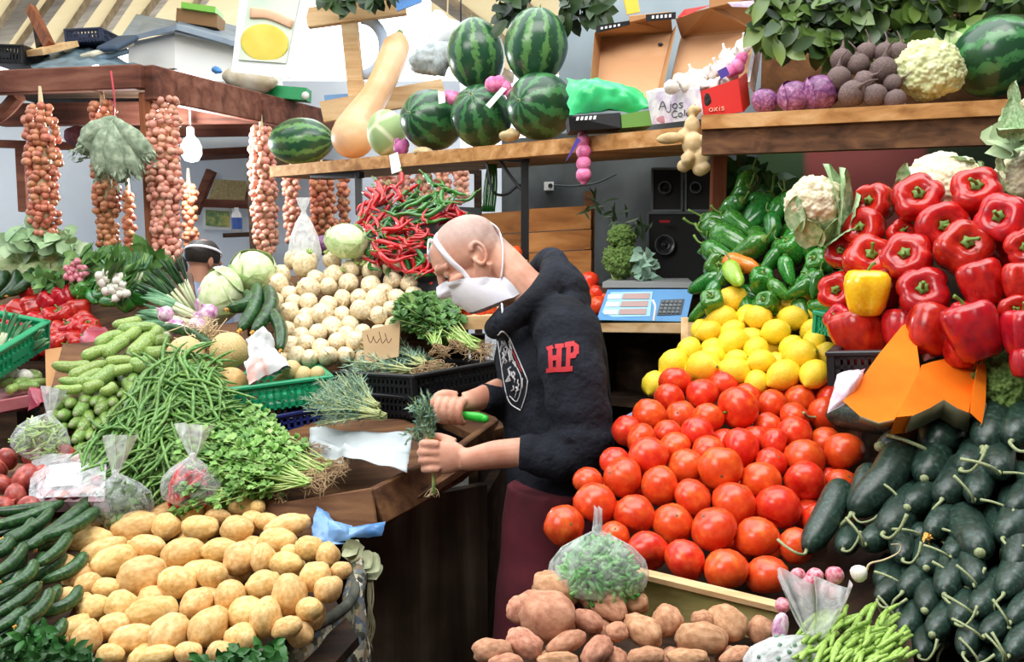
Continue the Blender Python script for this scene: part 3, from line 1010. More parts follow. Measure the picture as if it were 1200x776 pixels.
def stem_mesh(i, s=1.0):
    k = 0.3 * sin(i * 2.1)
    return mesh('stem', join(lathe([(0.3 * s, 0.84), (0.27 * s, 0.9), (0.13 * s, 0.94), (0, 0.94)], 10, lambda a, t: 1 + 0.2 * cos(5 * a)),
                             tube(spline([(0, 0, 0.8), (0.02, 0, 1.02), (k * 0.5, 0.05, 1.2), (k, 0.1, 1.32)], 3), [0.11 * s, 0.085 * s, 0.08 * s, 0.11 * s], 7)), M_CALYX)


BELLS = [bell_mesh(i, M_RED) for i in range(4)]
YELLOW = bell_mesh(0, M_YEL, 'yellow_pepper')
STEMS = [stem_mesh(i, 0.8) for i in range(3)]


def longpep_mesh(i, m, name='green_pepper', L=2.2):
    """Long sweet pepper along +x, shoulders at x=L/2."""
    pts = [Vector((L / 2 - L * t, 0.28 * sin(pi * t + i) * (0.4 + 0.3 * (i % 3)), 0.12 * cos(3 * t + i))) for t in [k / 11 for k in range(12)]]
    rad = [0.18, 0.42, 0.52, 0.55, 0.55, 0.53, 0.5, 0.46, 0.41, 0.34, 0.22, 0.05]
    return mesh(name, lumpy(tube(pts, rad, 16, shape=lambda a, t: 1 + 0.12 * (abs(cos(1.5 * a + i)) - 0.6)), 0.05, 1.6, i + 2), m), pts[0], (pts[0] - pts[1]).normalized()


def longstem(p, d, i):
    q = [p - d * 0.1, p + d * 0.12, p + d * 0.4 + Vector((0, 0.08, 0.1)), p + d * 0.75 + Vector((0, 0.25 * sin(i), 0.25))]
    return mesh('stem', join(tube(spline(q, 3), [0.12, 0.06, 0.05, 0.07], 7), xf(lathe([(0.24, -0.02), (0.2, 0.06), (0, 0.08)], 9, lambda a, t: 1 + 0.2 * cos(5 * a)), zframe(p, d))), M_CALYX)


GPEPS = []
for i in range(5):
    a, p, d = longpep_mesh(i, M_GREEN)
    GPEPS.append((a, longstem(p, d, i)))
LIMEPEP = longpep_mesh(1, M_LIME)[0]
ORANGEPEP = longpep_mesh(3, M_ORANGETIP)[0]
GBLOCK = [bell_mesh(i, M_GREEN, 'green_pepper') for i in range(3)]


def marrow_mesh(name, i, m, slim=1.0, ribs=0.0, bend=0.15):
    """Courgette along +x with the stem end at +x, length 2, radius 0.3*slim."""
    N = 14
    pts = [Vector((1 - 2 * k / N, bend * sin(pi * k / N), 0)) for k in range(N + 1)]
    rad = [0.3 * slim * max(0.02, (1 - abs(2 * k / N - 1) ** 5) ** 0.5) * (0.86 + 0.2 * k / N) for k in range(N + 1)]
    rad[0], rad[-1] = 0.1 * slim, 0.05
    vf = tube(pts, rad, 16, shape=(lambda a, t: 1 + ribs * cos(8 * a)) if ribs else None)
    return mesh(name, lumpy(vf, 0.02, 1.7, i + 20), m)


def curlstem(i, r=0.027, k=0.34):
    a = i * 1.9
    s1, s2 = Vector((0, cos(a), sin(a))), Vector((0, cos(a + 1.4), sin(a + 1.4)))
    pts = [Vector((0.97, 0, 0)), Vector((1.12, 0, 0)), Vector((1.25, 0, 0)) + s1 * k * 0.5, Vector((1.22, 0, 0)) + s1 * k + s2 * 0.15, Vector((1.1, 0, 0)) + s1 * k * 1.3 + s2 * k]
    return mesh('stem', tube(spline(pts, 4), [r * 2, r * 1.1, r, r, r * 1.3], 7), M_ZSTEM)


ZUCS = [marrow_mesh('dark_courgette', i, M_ZUC, 1.0 + 0.1 * (i % 2), bend=0.06 * i) for i in range(3)]
ZSTEMS = [curlstem(i) for i in range(5)]
ZSTUB = mesh('stem', tube([(0.96, 0, 0), (1.07, 0.01, 0)], [0.09, 0.06], 8), M_ZSTEM)
ZFLOWER = mesh('withered_flower', join(*[leaf(Vector((0.98, 0, 0)), (1, 0.5 * cos(k * 1.3), 0.5 * sin(k * 1.3)), (0, cos(k), sin(k)), 0.3, 0.14, 0.5) for k in range(5)]), M_FLOWER)
CUCS = [marrow_mesh('cucumber', i, M_CUC, 0.5, 0.05, bend=0.12 + 0.08 * i) for i in range(3)]
CUCTIP = mesh('flower_tip', join(tube([(0.97, 0, 0), (1.06, 0.02, 0)], [0.05, 0.03], 6), *[leaf(Vector((1.02, 0, 0)), (1, 0.6 * cos(k * 2), 0.6 * sin(k * 2)), (0, cos(k), sin(k)), 0.1, 0.05) for k in range(4)]), M_FLOWER)
CGTS = [marrow_mesh('pale_courgette', i, M_CGT, 0.95, bend=0.05 + 0.06 * i) for i in range(3)]
M_CGTD = mat('deep_courgette_skin', [(0.3, '#4c6a2c'), (0.5, '#6c8b40'), (0.7, '#98b064')], scale=16, rough=0.3, vary=0.14, hue=0.01, detail=5)
CGTE = [marrow_mesh('pale_courgette', i, M_CGTD, 0.95, bend=0.05 + 0.06 * i) for i in range(3)]
M_PURON = mat('purple_white_onion', [(0.35, '#a8629a'), (0.5, '#d9a9c6'), (0.65, '#f0e6ea')], scale=1.6, rough=0.3)
ONIONS = [[mesh('onion', lumpy(lathe([(0, -0.9), (0.2, -0.88), (0.6, -0.72), (0.92, -0.3), (1, 0.05), (0.88, 0.42), (0.58, 0.7), (0.25, 0.86), (0.1, 1.05), (0.06, 1.25), (0, 1.26)], 24), 0.04, 1.3, i), m) for i in range(2)] for m in (M_REDON, M_PURON)]
CGTTIP = mesh('stem_end', tube([(0.95, 0, 0), (1.03, 0, 0)], [0.13, 0.1], 8), M_ZSTEM)
POTS = [mesh('potato', lumpy(egg(1, 1, 1, 18, 12), 0.14, 1.25, i + 31), M_POT) for i in range(6)]
SWEETS = [mesh('sweet_potato', lumpy(lumpy(egg(1, 1, 1, 20, 14), 0.2, 1.3, i + 41), 0.035, 5, i), M_SWEET) for i in range(5)]
TURNS = []
for i in range(4):
    prof = [(0, -1.02), (0.12, -1.0), (0.45, -0.84), (0.82, -0.48), (1, 0.02), (0.93, 0.46), (0.66, 0.8), (0.34, 0.93), (0.16, 0.97), (0, 0.97)]
    TURNS.append(mesh('turnip', lumpy(lathe(prof, 16), 0.09, 1.3, i + 51), M_TURN))
TAILS = [mesh('root_tail', tube(spline([(0, 0, -0.95), (0.03, 0, -1.15), (0.25 * sin(i * 2), 0.2 * cos(i * 2), -1.5), (0.7 * sin(i * 2 + 0.6), 0.6 * cos(i * 2), -1.9)], 3), [0.13, 0.06, 0.035, 0.015], 6), M_ROOT) for i in range(3)]
TOPS = mesh('leaf_stub', join(*[tube([(0.1 * cos(k), 0.1 * sin(k), 0.92), (0.25 * cos(k), 0.25 * sin(k), 1.25)], [0.09, 0.06], 6) for k in range(0, 6, 1)]), M_STEMG)
BEANS = []
for i in range(6):
    c = 0.06 + 0.075 * i
    pts = [Vector((-1 + 2 * k / 9, c * (1 - (2 * k / 9 - 1) ** 2) * (1 if i % 2 else -1), 0.08 * sin(k * 0.9 + i))) for k in range(10)]
    BEANS.append(mesh('green_bean', tube(pts, [0.012, 0.052, 0.058, 0.062, 0.058, 0.061, 0.058, 0.056, 0.045, 0.015], 7), M_BEAN))
CHILIS = []
for i in range(4):
    c = 0.15 + 0.14 * i
    pts = [Vector((1 - 2 * k / 9, c * sin(pi * k / 9) * (1 if i % 2 else -1), 0.1 * cos(k * 0.8))) for k in range(10)]
    CHILIS.append((tube(pts, [0.06, 0.13, 0.14, 0.14, 0.13, 0.12, 0.1, 0.08, 0.05, 0.01], 9), tube(spline([pts[0] + Vector((-0.03, 0, 0)), pts[0] + Vector((0.15, 0, 0)), pts[0] + Vector((0.42, 0.1, 0.06))], 3), [0.08, 0.035, 0.045], 6)))
RCHIL = [(mesh('red_chili', a, M_CHILI), mesh('stem', b, M_CALYX)) for a, b in CHILIS]
GCHIL = [(mesh('green_chili', a, M_GREEN), mesh('stem', b, M_CALYX)) for a, b in CHILIS]
BULBS = [mesh('shallot', lumpy(lathe([(0, -0.95), (0.3, -0.85), (0.75, -0.5), (0.95, 0), (0.8, 0.45), (0.42, 0.85), (0.15, 1.2), (0.05, 1.5)], 9), 0.08, 1.5, i + 61), M_ONION) for i in range(3)]
PBULBS = [mesh('shallot', lumpy(lathe([(0, -0.95), (0.3, -0.85), (0.75, -0.5), (0.95, 0), (0.8, 0.45), (0.42, 0.85), (0.15, 1.2), (0.05, 1.5)], 9), 0.08, 1.5, i + 64), M_PINKON) for i in range(3)]
GARLS = [mesh('garlic', lumpy(lathe([(0, -0.72), (0.3, -0.78), (0.75, -0.6), (1, -0.1), (0.85, 0.4), (0.45, 0.75), (0.2, 1.05), (0.14, 1.5), (0.16, 1.7), (0, 1.7)], 24, lambda a, t: 1 + 0.09 * abs(cos(4 * a)) * sin(pi * min(1, t * 1.6))), 0.05, 1.5, i + 71), M_GARLIC) for i in range(3)]
BEETS = [mesh('beet', lumpy(lathe([(0, -0.95), (0.3, -0.92), (0.75, -0.62), (1, 0), (0.9, 0.45), (0.6, 0.8), (0.3, 0.95), (0, 1)], 16), 0.08, 1.5, i + 75), M_BEET) for i in range(3)]
BTAILS = [mesh('root_tail', tube(spline([(0, 0, 0.85), (0.06, 0, 1.25), (0.3 * sin(i), 0.2, 1.7), (0.7 * sin(i + 1), 0.5 * cos(i), 2.2)], 3), [0.3, 0.13, 0.07, 0.03], 7), M_BEET) for i in range(3)]


# ------------------------------------------------------------------ the spawners: parts on an Empty, meshes shared
def spawn(name, label, cat, group, m, parts):
    if len(parts) == 1:
        return solo(name, parts[0][1], label, cat, m, group)
    return thing(name, label, cat, m, group, parts)


def pick(lst):
    return lst[random.randrange(len(lst))]

# ------------------------------------------------------------------ tomatoes
random.seed(11)
TOMATOES = [(791, 446, 18), (823, 459, 18), (847, 448, 16), (785, 468, 17), (763, 486, 19), (800, 486, 18), (835, 490, 15), (866, 489, 23), (885, 467, 15), (741, 504, 15),
            (751, 517, 19), (762, 532, 22), (785, 508, 16), (790, 521, 18), (821, 505, 18), (831, 525, 18), (801, 543, 21), (845, 553, 24), (875, 528, 22), (888, 556, 22),
            (728, 560, 22), (772, 571, 22), (815, 585, 22), (724, 537, 15), (698, 590, 24), (862, 590, 24), (895, 490, 14), (895, 513, 15), (916, 450, 18), (970, 445, 13),
            (955, 455, 14), (935, 466, 17), (966, 464, 13), (907, 474, 14), (957, 483, 19), (927, 486, 14), (930, 506, 19), (904, 515, 14), (927, 534, 22), (964, 514, 17),
            (985, 528, 22), (900, 537, 15), (945, 563, 22), (986, 568, 19), (912, 596, 25), (662, 617, 22), (720, 626, 16), (746, 604, 23), (761, 647, 23), (790, 614, 22),
            (804, 657, 23), (836, 622, 25), (850, 668, 24), (885, 631, 25), (895, 675, 24), (955, 606, 18), (932, 640, 20), (690, 558, 12), (849, 512, 12)]


def size_word(r, small, big):
    return 'small ' if r < small else 'large ' if r > big else ''


tl = row_labels(TOMATOES, 24, lambda t: size_word(t[2], 15.5, 22.5) + 'red tomato in the heap, {n} from the left, {r}')
TR = [max(r, 17) * 1.1 * S_TOM.px(u, v) for u, v, r in TOMATOES]
TP = settle([(S_TOM.at(u, v, (r - 20) * 0.0012), R) for (u, v, r), R in zip(TOMATOES, TR)])
for (u, v, r), lab, p, R in zip(TOMATOES, tl, TP, TR):
    ax = (S_TOM.n * rnd(0.2, 1) + rvec(0.8))
    if (u, v) in ((866, 489), (957, 483)):
        ax = -Vector((0.9, 0.5, 0.2)) if u == 866 else Vector((0.5, -0.9, 0.1))
        thing('tomato', lab, 'tomato', zframe(p, ax, 0, R), 'tomatoes in the heap', [('skin', TOMS[1]), ('calyx', CALYX)])
    else:
        thing('tomato', lab, 'tomato', zframe(p, -ax, rnd(0, 6), (R, R, R * rnd(0.92, 1.02))), 'tomatoes in the heap', [('skin', pick(TOMS)), ('blossom_scar', SCAR)])
poly = [(650, 600), (740, 500), (785, 450), (985, 450), (1000, 540), (935, 640), (900, 680), (770, 660)]
for u, v in fill(poly, 38, TOMATOES, 0.8):
    R = 20 * S_TOM.px(u, v)
    solo('tomato', pick(TOMS), 'red tomato mostly hidden in a gap of the tomato heap', 'tomato', zframe(sink(S_TOM.at(u, v, -R * 0.6), R, S_TOM.n, list(zip(TP, TR))), rvec(), 0, R), 'tomatoes deep in the heap')

# ------------------------------------------------------------------ lemons
LEMONS = [(859, 354, 18, 10), (845, 377, 17, 0), (877, 370, 14, 50), (892, 377, 16, -20), (826, 387, 13, 60), (928, 359, 17, 10), (952, 366, 15, 50), (905, 368, 14, 0), (930, 380, 16, -10),
          (913, 381, 12, 30), (830, 394, 14, 20), (833, 404, 16, -30), (855, 408, 17, 35), (861, 391, 15, 20), (877, 397, 15, -20), (886, 413, 16, 60), (865, 420, 14, 0), (812, 411, 15, 45),
          (797, 425, 17, 30), (830, 431, 20, -20), (838, 417, 16, 40), (862, 436, 18, 0), (886, 444, 15, 70), (896, 427, 15, 20), (895, 402, 13, 10), (767, 451, 16, 60), (880, 432, 12, 30),
          (907, 398, 16, 0), (926, 407, 15, 40), (948, 398, 14, 70), (905, 424, 16, -10), (934, 421, 20, -10), (967, 416, 15, 60), (921, 440, 19, 30), (950, 441, 18, 50), (944, 384, 13, 20), (815, 428, 12, 0)]
ll = row_labels(LEMONS, 17, lambda t: ('small ' if t[2] < 13.5 else 'plump ' if t[2] > 17.5 else '') + 'yellow lemon, {n} from the left, {r} of the lemon heap')
LR = [r * S_LEM.px(u, v) * 0.95 for u, v, r, a in LEMONS]
LP = settle([(S_LEM.at(u, v, (r - 15) * 0.002), R * 1.05) for (u, v, r, a), R in zip(LEMONS, LR)])
for (u, v, r, a), lab, R, p in zip(LEMONS, ll, LR, LP):
    m = frame(p, S_LEM.along(u, v, a) + S_LEM.n * rnd(-0.3, 0.5), S_LEM.n, (R, R, R))
    thing('lemon', lab, 'lemon', m, 'lemons in the heap', [('peel', pick(LEMS)), ('stem_scar', LEMTIP)])
for u, v in fill([(775, 455), (810, 400), (850, 355), (955, 360), (975, 440), (900, 450)], 27, LEMONS, 0.8):
    R = 13.5 * S_LEM.px(u, v)
    solo('lemon', pick(LEMS), 'yellow lemon mostly hidden in a gap of the lemon heap', 'lemon', frame(sink(S_LEM.at(u, v, -R * 0.6), R, S_LEM.n, list(zip(LP, LR))), rvec(), S_LEM.n, R), 'lemons deep in the heap')

# ------------------------------------------------------------------ red bell peppers and the yellow one
PEPPERS = [(1024, 243, 23, 60), (1017, 266, 23, 30), (1052, 270, 16, 0), (1077, 241, 28, 0), (1138, 236, 28, 0), (1104, 267, 28, 0), (1177, 262, 29, 20), (1074, 300, 28, 0), (1135, 298, 31, 0),
           (987, 297, 19, 0), (1019, 309, 28, 0), (982, 341, 22, 0), (1082, 347, 29, 0), (1032, 338, 22, 80), (1146, 336, 26, 90), (1136, 364, 20, 120), (1190, 329, 20, 90), (1186, 360, 18, 0),
           (983, 373, 17, 40), (1010, 392, 31, 90), (1060, 384, 22, 80), (1092, 388, 27, 85), (1150, 392, 31, 85), (1186, 396, 24, 90), (1205, 290, 24, 0), (1195, 415, 16, 90), (1120, 402, 18, 90)]
bl = row_labels([p for p in PEPPERS], 26, lambda t: size_word(t[2], 19.5, 27.5) + 'red bell pepper, {n} from the left, {r}')
OUTN = (EYE - S_RED.at(1080, 330)).normalized()
BR = [r * S_RED.px(u, v) for u, v, r, a in PEPPERS]
BP = settle([(S_RED.at(u, v, (r - 25) * 0.0015), R) for (u, v, r, a), R in zip(PEPPERS, BR)] + [(S_RED.at(1027, 353, 0.03), 26 * S_RED.px(1027, 352))])
for i, ((u, v, r, a), lab) in enumerate(zip(PEPPERS, bl)):
    R = BR[i]
    if a in (0, 20, 30, 60, 40):                                   # stem end faces the aisle
        ax = OUTN + Vector((rnd(-0.35, 0.35), 0, rnd(-0.1, 0.5))) if a == 0 else OUTN * 0.8 + CR * (-0.5) + Vector((0, 0, rnd(0, 0.4)))
    elif a == 120:
        ax = CR * 0.8 - Vector((0, 0, 0.2)) - OUTN * 0.2
    else:                                                          # lies with the stem up or away
        ax = Vector((rnd(-0.4, 0.4), 0.15, 1)) - OUTN * 0.1
    m = zframe(BP[i], ax, rnd(0, 6), (R, R, R * (0.95 if a < 80 else 1.1)))
    thing('red_pepper', lab, 'pepper', m, 'red bell peppers in the heap', [('flesh', BELLS[i % 4]), ('stem', STEMS[i % 3])])
R = 26 * S_RED.px(1027, 352)
thing('yellow_pepper', 'single yellow bell pepper standing among the red ones', 'pepper', zframe(BP[-1], (0.02, 0.0, 1), 0.5, (R, R, R * 1.02)), None, [('flesh', YELLOW), ('stem', STEMS[1])])
for u, v in fill([(975, 380), (985, 280), (1030, 230), (1230, 230), (1240, 410), (1000, 410)], 46, PEPPERS + [(1027, 352, 26)], 0.8):
    R = 25 * S_RED.px(u, v)
    solo('red_pepper', pick(BELLS), 'red bell pepper mostly hidden between the outer red peppers', 'pepper', zframe(sink(S_RED.at(u, v, -R * 0.6), R, S_RED.n, list(zip(BP, BR))), rvec(), 0, R), 'red peppers deep in the heap')

# ------------------------------------------------------------------ green peppers
GREENS = [(857, 250, 24, 5), (850, 262, 26, 170), (884, 252, 30, 40), (848, 277, 28, 175), (857, 287, 30, 172), (848, 302, 26, 160), (875, 300, 28, 8), (885, 280, 22, 80), (826, 330, 22, 20),
          (850, 326, 20, 60), (870, 316, 24, 170), (892, 331, 18, 90), (832, 347, 18, 40), (819, 364, 16, 30), (838, 362, 18, 150), (876, 228, 24, 60), (862, 238, 22, 20), (895, 238, 22, 140),
          (922, 280, 20, 60), (910, 297, 17, 90), (931, 298, 18, 120), (925, 319, 18, 80), (945, 314, 17, 40), (962, 309, 18, 100), (937, 338, 18, 30), (915, 340, 17, 150), (953, 328, 17, 70),
          (907, 250, 22, 40), (925, 245, 20, 100), (950, 288, 20, 120), (957, 335, 16, 60), (905, 312, 18, 30), (840, 315, 20, 0), (866, 268, 24, 150), (905, 270, 20, 100), (900, 355, 16, 20), (835, 290, 18, 10), (970, 290, 16, 90)]
gl = row_labels(GREENS, 20, lambda t: ('short ' if t[2] < 18 else 'long ' if t[2] > 23.5 else '') + 'green pepper, {n} from the left, {r}')
for i, ((u, v, r, a), lab) in enumerate(zip(GREENS, gl)):
    k = r * S_GRN.px(u, v) * 0.98
    m = frame(S_GRN.at(u, v, rnd(-0.01, 0.02)), S_GRN.along(u, v, a) + S_GRN.n * rnd(0, 0.5), S_GRN.n, (k, k * 0.95, k * 0.95))
    g, s = GPEPS[i % 5]
    if i == 10:
        g, lab = ORANGEPEP, 'orange ripening pepper lying across the green pepper heap'
    if i % 3 == 2 and r < 21:
        k *= 0.78
        thing('green_pepper', lab, 'pepper', zframe(m.translation, S_GRN.n + rvec(0.6), rnd(0, 6), (k, k, k * 1.15)), 'green peppers in the heap', [('flesh', GBLOCK[i % 3]), ('stem', STEMS[i % 3])])
    else:
        thing('green_pepper', lab, 'pepper', m, 'green peppers in the heap', [('flesh', g), ('stem', s)])
k = 20 * S_GRN.px(868, 334)
thing('lime_pepper', 'pale lime green pepper just above the topmost lemon', 'pepper', frame(S_GRN.at(868, 332, 0.04), S_GRN.along(868, 332, 100), S_GRN.n, k), None, [('flesh', LIMEPEP), ('stem', GPEPS[1][1])])
for u, v in fill([(812, 372), (835, 250), (870, 220), (1000, 235), (985, 350), (900, 365)], 22, [(g[0], g[1], 12) for g in GREENS], 0.8):
    k = 20 * S_GRN.px(u, v)
    solo('green_pepper', GPEPS[random.randrange(5)][0], 'green pepper mostly hidden between the outer green peppers', 'pepper', frame(S_GRN.at(u, v, -0.04), S_GRN.along(u, v, rnd(0, 180)), S_GRN.n, k), 'green peppers deep in the heap')

# ------------------------------------------------------------------ dark courgettes (ends face the aisle)
ZENDS = [(1056, 526, 26, 165), (1097, 522, 25, 100), (1155, 520, 25, 100), (1192, 514, 22, 90), (1087, 558, 21, 70), (1131, 552, 21, 90), (1172, 554, 21, 80), (1110, 584, 20, 80), (1070, 596, 19, 60),
         (1146, 584, 18, 90), (1044, 622, 21, 70), (1094, 626, 17, 80), (1146, 646, 26, 110), (1182, 630, 19, 60), (1020, 640, 18, 80), (993, 645, 16, 80), (1087, 668, 17, 80), (1065, 694, 18, 70),
         (1112, 694, 19, 80), (1142, 684, 16, 80), (1085, 716, 17, 80), (1152, 718, 19, 90), (1182, 694, 18, 80), (1036, 704, 17, 60), (1100, 744, 18, 80), (1126, 730, 17, 80), (1160, 748, 18, 80),
         (1193, 600, 17, 90), (1190, 665, 15, 80), (1190, 730, 16, 90), (1060, 655, 16, 70), (1118, 655, 15, 80), (1062, 742, 16, 80), (1135, 765, 17, 80), (1190, 768, 16, 80), (1080, 770, 16, 80)]
zl_ = row_labels(ZENDS, 26, lambda t: ('slim ' if t[2] < 16.5 else 'thick ' if t[2] > 20.5 else '') + 'dark courgette end, {n} from the left, {r} of the heap')
for i, ((u, v, r, a), lab) in enumerate(zip(ZENDS, zl_)):
    R = r * S_ZUC.px(u, v) / 0.31
    ZD = (EYE - S_ZUC.at(u, v)).normalized() - Vector((0, 0, 0.3))
    d = (ZD + CR * rnd(-0.3, 0.2) + CU * rnd(-0.2, 0.1)).normalized()
    if i == 0:
        d = (-CR + CU * -0.05 - CF * 0.25).normalized()
    tip = S_ZUC.at(u, v, 0.01)
    L = max(0.085, R)
    parts = [('skin', ZUCS[i % 3]), ('withered_flower', ZFLOWER) if i == 11 else ('stem', ZSTEMS[i % 5] if i % 4 else ZSTUB)]
    thing('dark_courgette', lab if i != 11 else 'dark courgette with a withered orange flower at its tip', 'courgette', frame(tip - d * (L - R * 0.3), d, S_ZUC.n, (L, R, R)), 'dark courgettes in the heap', parts)
for i, (u0, v0, u1, v1, r, lab) in enumerate((
        (975, 494, 1068, 508, 17, 'dark courgette lying sideways under the cut pumpkin'),
        (950, 655, 992, 578, 17, 'dark courgette slanting down beside the lowest right tomato'),
        (1003, 612, 1064, 535, 23, 'big greyish courgette slanting below the sideways one'),
        (1006, 612, 1026, 560, 16, 'short dark courgette standing behind the slanting pair'))):
    p, q = S_ZUC.at(u0, v0, 0.02), S_ZUC.at(u1, v1, 0.025)
    R = r * S_ZUC.px(u0, v0) / 0.31
    thing('dark_courgette', lab, 'courgette', frame((p + q) / 2, p - q, S_ZUC.n, ((p - q).length / 2, R, R)), None, [('skin', ZUCS[i % 3]), ('stem', ZSTEMS[i])])
for u, v in fill([(1000, 640), (1040, 540), (1200, 500), (1210, 780), (1060, 780)], 33, [z[:3] for z in ZENDS], 0.8):
    R = 17 * S_ZUC.px(u, v) / 0.31
    thing('dark_courgette', 'dark courgette deep in the shadowed gaps of the courgette heap', 'courgette', frame(S_ZUC.at(u, v, -0.02) - ZD * 0.06, ZD + rvec(0.15), S_ZUC.n, (0.08, R, R)), 'courgettes deep in the heap', [('skin', ZUCS[0]), ('stem', pick(ZSTEMS))])

# ------------------------------------------------------------------ sweet potatoes
SWEETP = [(650, 694, 28, 20, -20), (640, 728, 38, 31, -20), (609, 718, 15, 17, 80), (702, 707, 37, 18, -35), (687, 731, 20, 15, -20), (743, 710, 17, 14, 0), (754, 743, 26, 18, -35), (782, 731, 21, 19, 60),
          (851, 733, 25, 20, -45), (822, 752, 32, 21, -5), (614, 758, 24, 17, -30), (664, 756, 29, 13, 25), (700, 765, 29, 15, 45), (722, 743, 14, 12, 0), (757, 772, 24, 13, 5), (806, 774, 26, 12, 0),
          (863, 772, 24, 12, 20), (892, 742, 17, 17, 60), (652, 776, 26, 10, 0), (824, 728, 15, 12, 0), (577, 766, 24, 15, 0), (594, 780, 20, 12, 0)]
sl_ = row_labels(SWEETP, 17, lambda t: ('small ' if t[2] < 17.5 else 'huge lumpy ' if t[2] > 34 and t[3] > 25 else 'long ' if t[2] > 1.7 * t[3] else '') + 'brown sweet potato, {n} from the left, {r} of its heap')
for i, ((u, v, a, b, g), lab) in enumerate(zip(SWEETP, sl_)):
    k = S_SWE.px(u, v)
    solo('sweet_potato', SWEETS[i % 5], lab, 'sweet potato', frame(S_SWE.at(u, v, b * k * 0.2), S_SWE.along(u, v, g), S_SWE.n, (a * k, b * k, b * k * 0.95)), 'sweet potatoes in the heap')
for u, v in fill([(580, 770), (620, 700), (740, 700), (890, 740), (880, 790), (600, 790)], 36, [(s[0], s[1], s[3]) for s in SWEETP], 0.9):
    k = 17 * S_SWE.px(u, v)
    solo('sweet_potato', pick(SWEETS), 'brown sweet potato mostly hidden between the outer ones', 'sweet potato', frame(S_SWE.at(u, v, -k * 1.2), S_SWE.along(u, v, rnd(0, 180)), S_SWE.n, (k * 1.2, k, k)), 'sweet potatoes deep in the heap')

# ------------------------------------------------------------------ yellow potatoes
POTATOES = [(221, 590, 15, 12, 10), (252, 594, 17, 14, 0), (288, 597, 21, 11, 0), (225, 604, 16, 13, 0), (197, 602, 20, 11, 25), (255, 608, 16, 9, 0), (115, 617, 18, 9, 0), (160, 622, 28, 17, 12),
            (136, 618, 13, 11, 0), (196, 621, 16, 15, 0), (236, 622, 22, 14, 0), (281, 624, 19, 16, 0), (297, 616, 15, 13, 0), (95, 630, 17, 12, 20), (106, 639, 28, 16, 5), (120, 649, 27, 13, 22),
            (135, 661, 26, 17, 25), (172, 645, 23, 14, 0), (216, 652, 25, 17, 10), (257, 648, 22, 13, 5), (288, 660, 21, 19, 25), (167, 680, 27, 21, 18), (210, 687, 23, 18, 0), (250, 679, 17, 16, 0),
            (271, 703, 18, 18, 0), (232, 711, 21, 16, 40), (72, 675, 25, 17, 40), (91, 680, 18, 15, 40), (104, 687, 15, 13, 30), (126, 693, 17, 12, 0), (80, 711, 15, 17, 0), (97, 707, 10, 9, 0), (111, 717, 18, 15, 15),
            (144, 714, 19, 17, 0), (181, 722, 29, 18, 12), (50, 722, 23, 14, 10), (86, 741, 20, 14, 30), (107, 752, 15, 20, 0), (131, 740, 21, 15, 15), (156, 752, 27, 15, 10), (201, 748, 27, 22, 50),
            (245, 740, 27, 20, 45), (294, 726, 22, 20, -20), (281, 754, 20, 17, -20), (130, 770, 17, 12, 0), (186, 770, 21, 11, 10), (222, 768, 16, 12, 0), (301, 598, 8, 10, 0), (310, 614, 15, 10, 0),
            (337, 620, 27, 13, 12), (325, 637, 24, 14, 0), (305, 659, 13, 17, 0), (360, 647, 16, 14, 0), (335, 665, 20, 14, -5), (370, 680, 19, 17, 20), (309, 690, 21, 16, 15), (340, 704, 20, 24, 0), (385, 655, 13, 15, 0),
            (401, 671, 12, 10, 10), (385, 695, 17, 15, 30), (363, 717, 16, 13, 0), (309, 730, 17, 22, 0), (335, 738, 18, 12, 20), (68, 752, 14, 10, 0), (345, 650, 12, 10, 0), (262, 765, 16, 12, 0)]
pl__ = row_labels(POTATOES, 17, lambda t: ('small ' if t[2] < 15.5 else 'large ' if t[2] > 25 else '') + 'yellow potato, {n} from the left, {r} of the potato heap')
PR = [(0.35 * a + 0.65 * b) * S_POT.px(u, v) for u, v, a, b, g in POTATOES]
PP_ = settle([(S_POT.at(u, v, b * S_POT.px(u, v) * 0.3), R) for (u, v, a, b, g), R in zip(POTATOES, PR)], 0.95)
for i, ((u, v, a, b, g), lab) in enumerate(zip(POTATOES, pl__)):
    k = S_POT.px(u, v) * 1.04
    solo('potato', POTS[i % 6], lab, 'potato', frame(PP_[i], S_POT.along(u, v, g), S_POT.n, (a * k, b * k, b * k)), 'yellow potatoes in the heap')
PPOLY = [(60, 700), (90, 640), (120, 612), (230, 590), (320, 605), (400, 665), (370, 720), (330, 770), (110, 790)]
for u, v in fill(PPOLY, 30, [(p[0], p[1], p[3]) for p in POTATOES], 0.85):
    k = 17 * S_POT.px(u, v)
    solo('potato', pick(POTS), 'yellow potato mostly hidden between the outer potatoes', 'potato', frame(sink(S_POT.at(u, v, -k * 0.6), k, S_POT.n, list(zip(PP_, PR))), S_POT.along(u, v, rnd(0, 180)), S_POT.n, (k * 1.3, k, k)), 'potatoes deep in the heap')

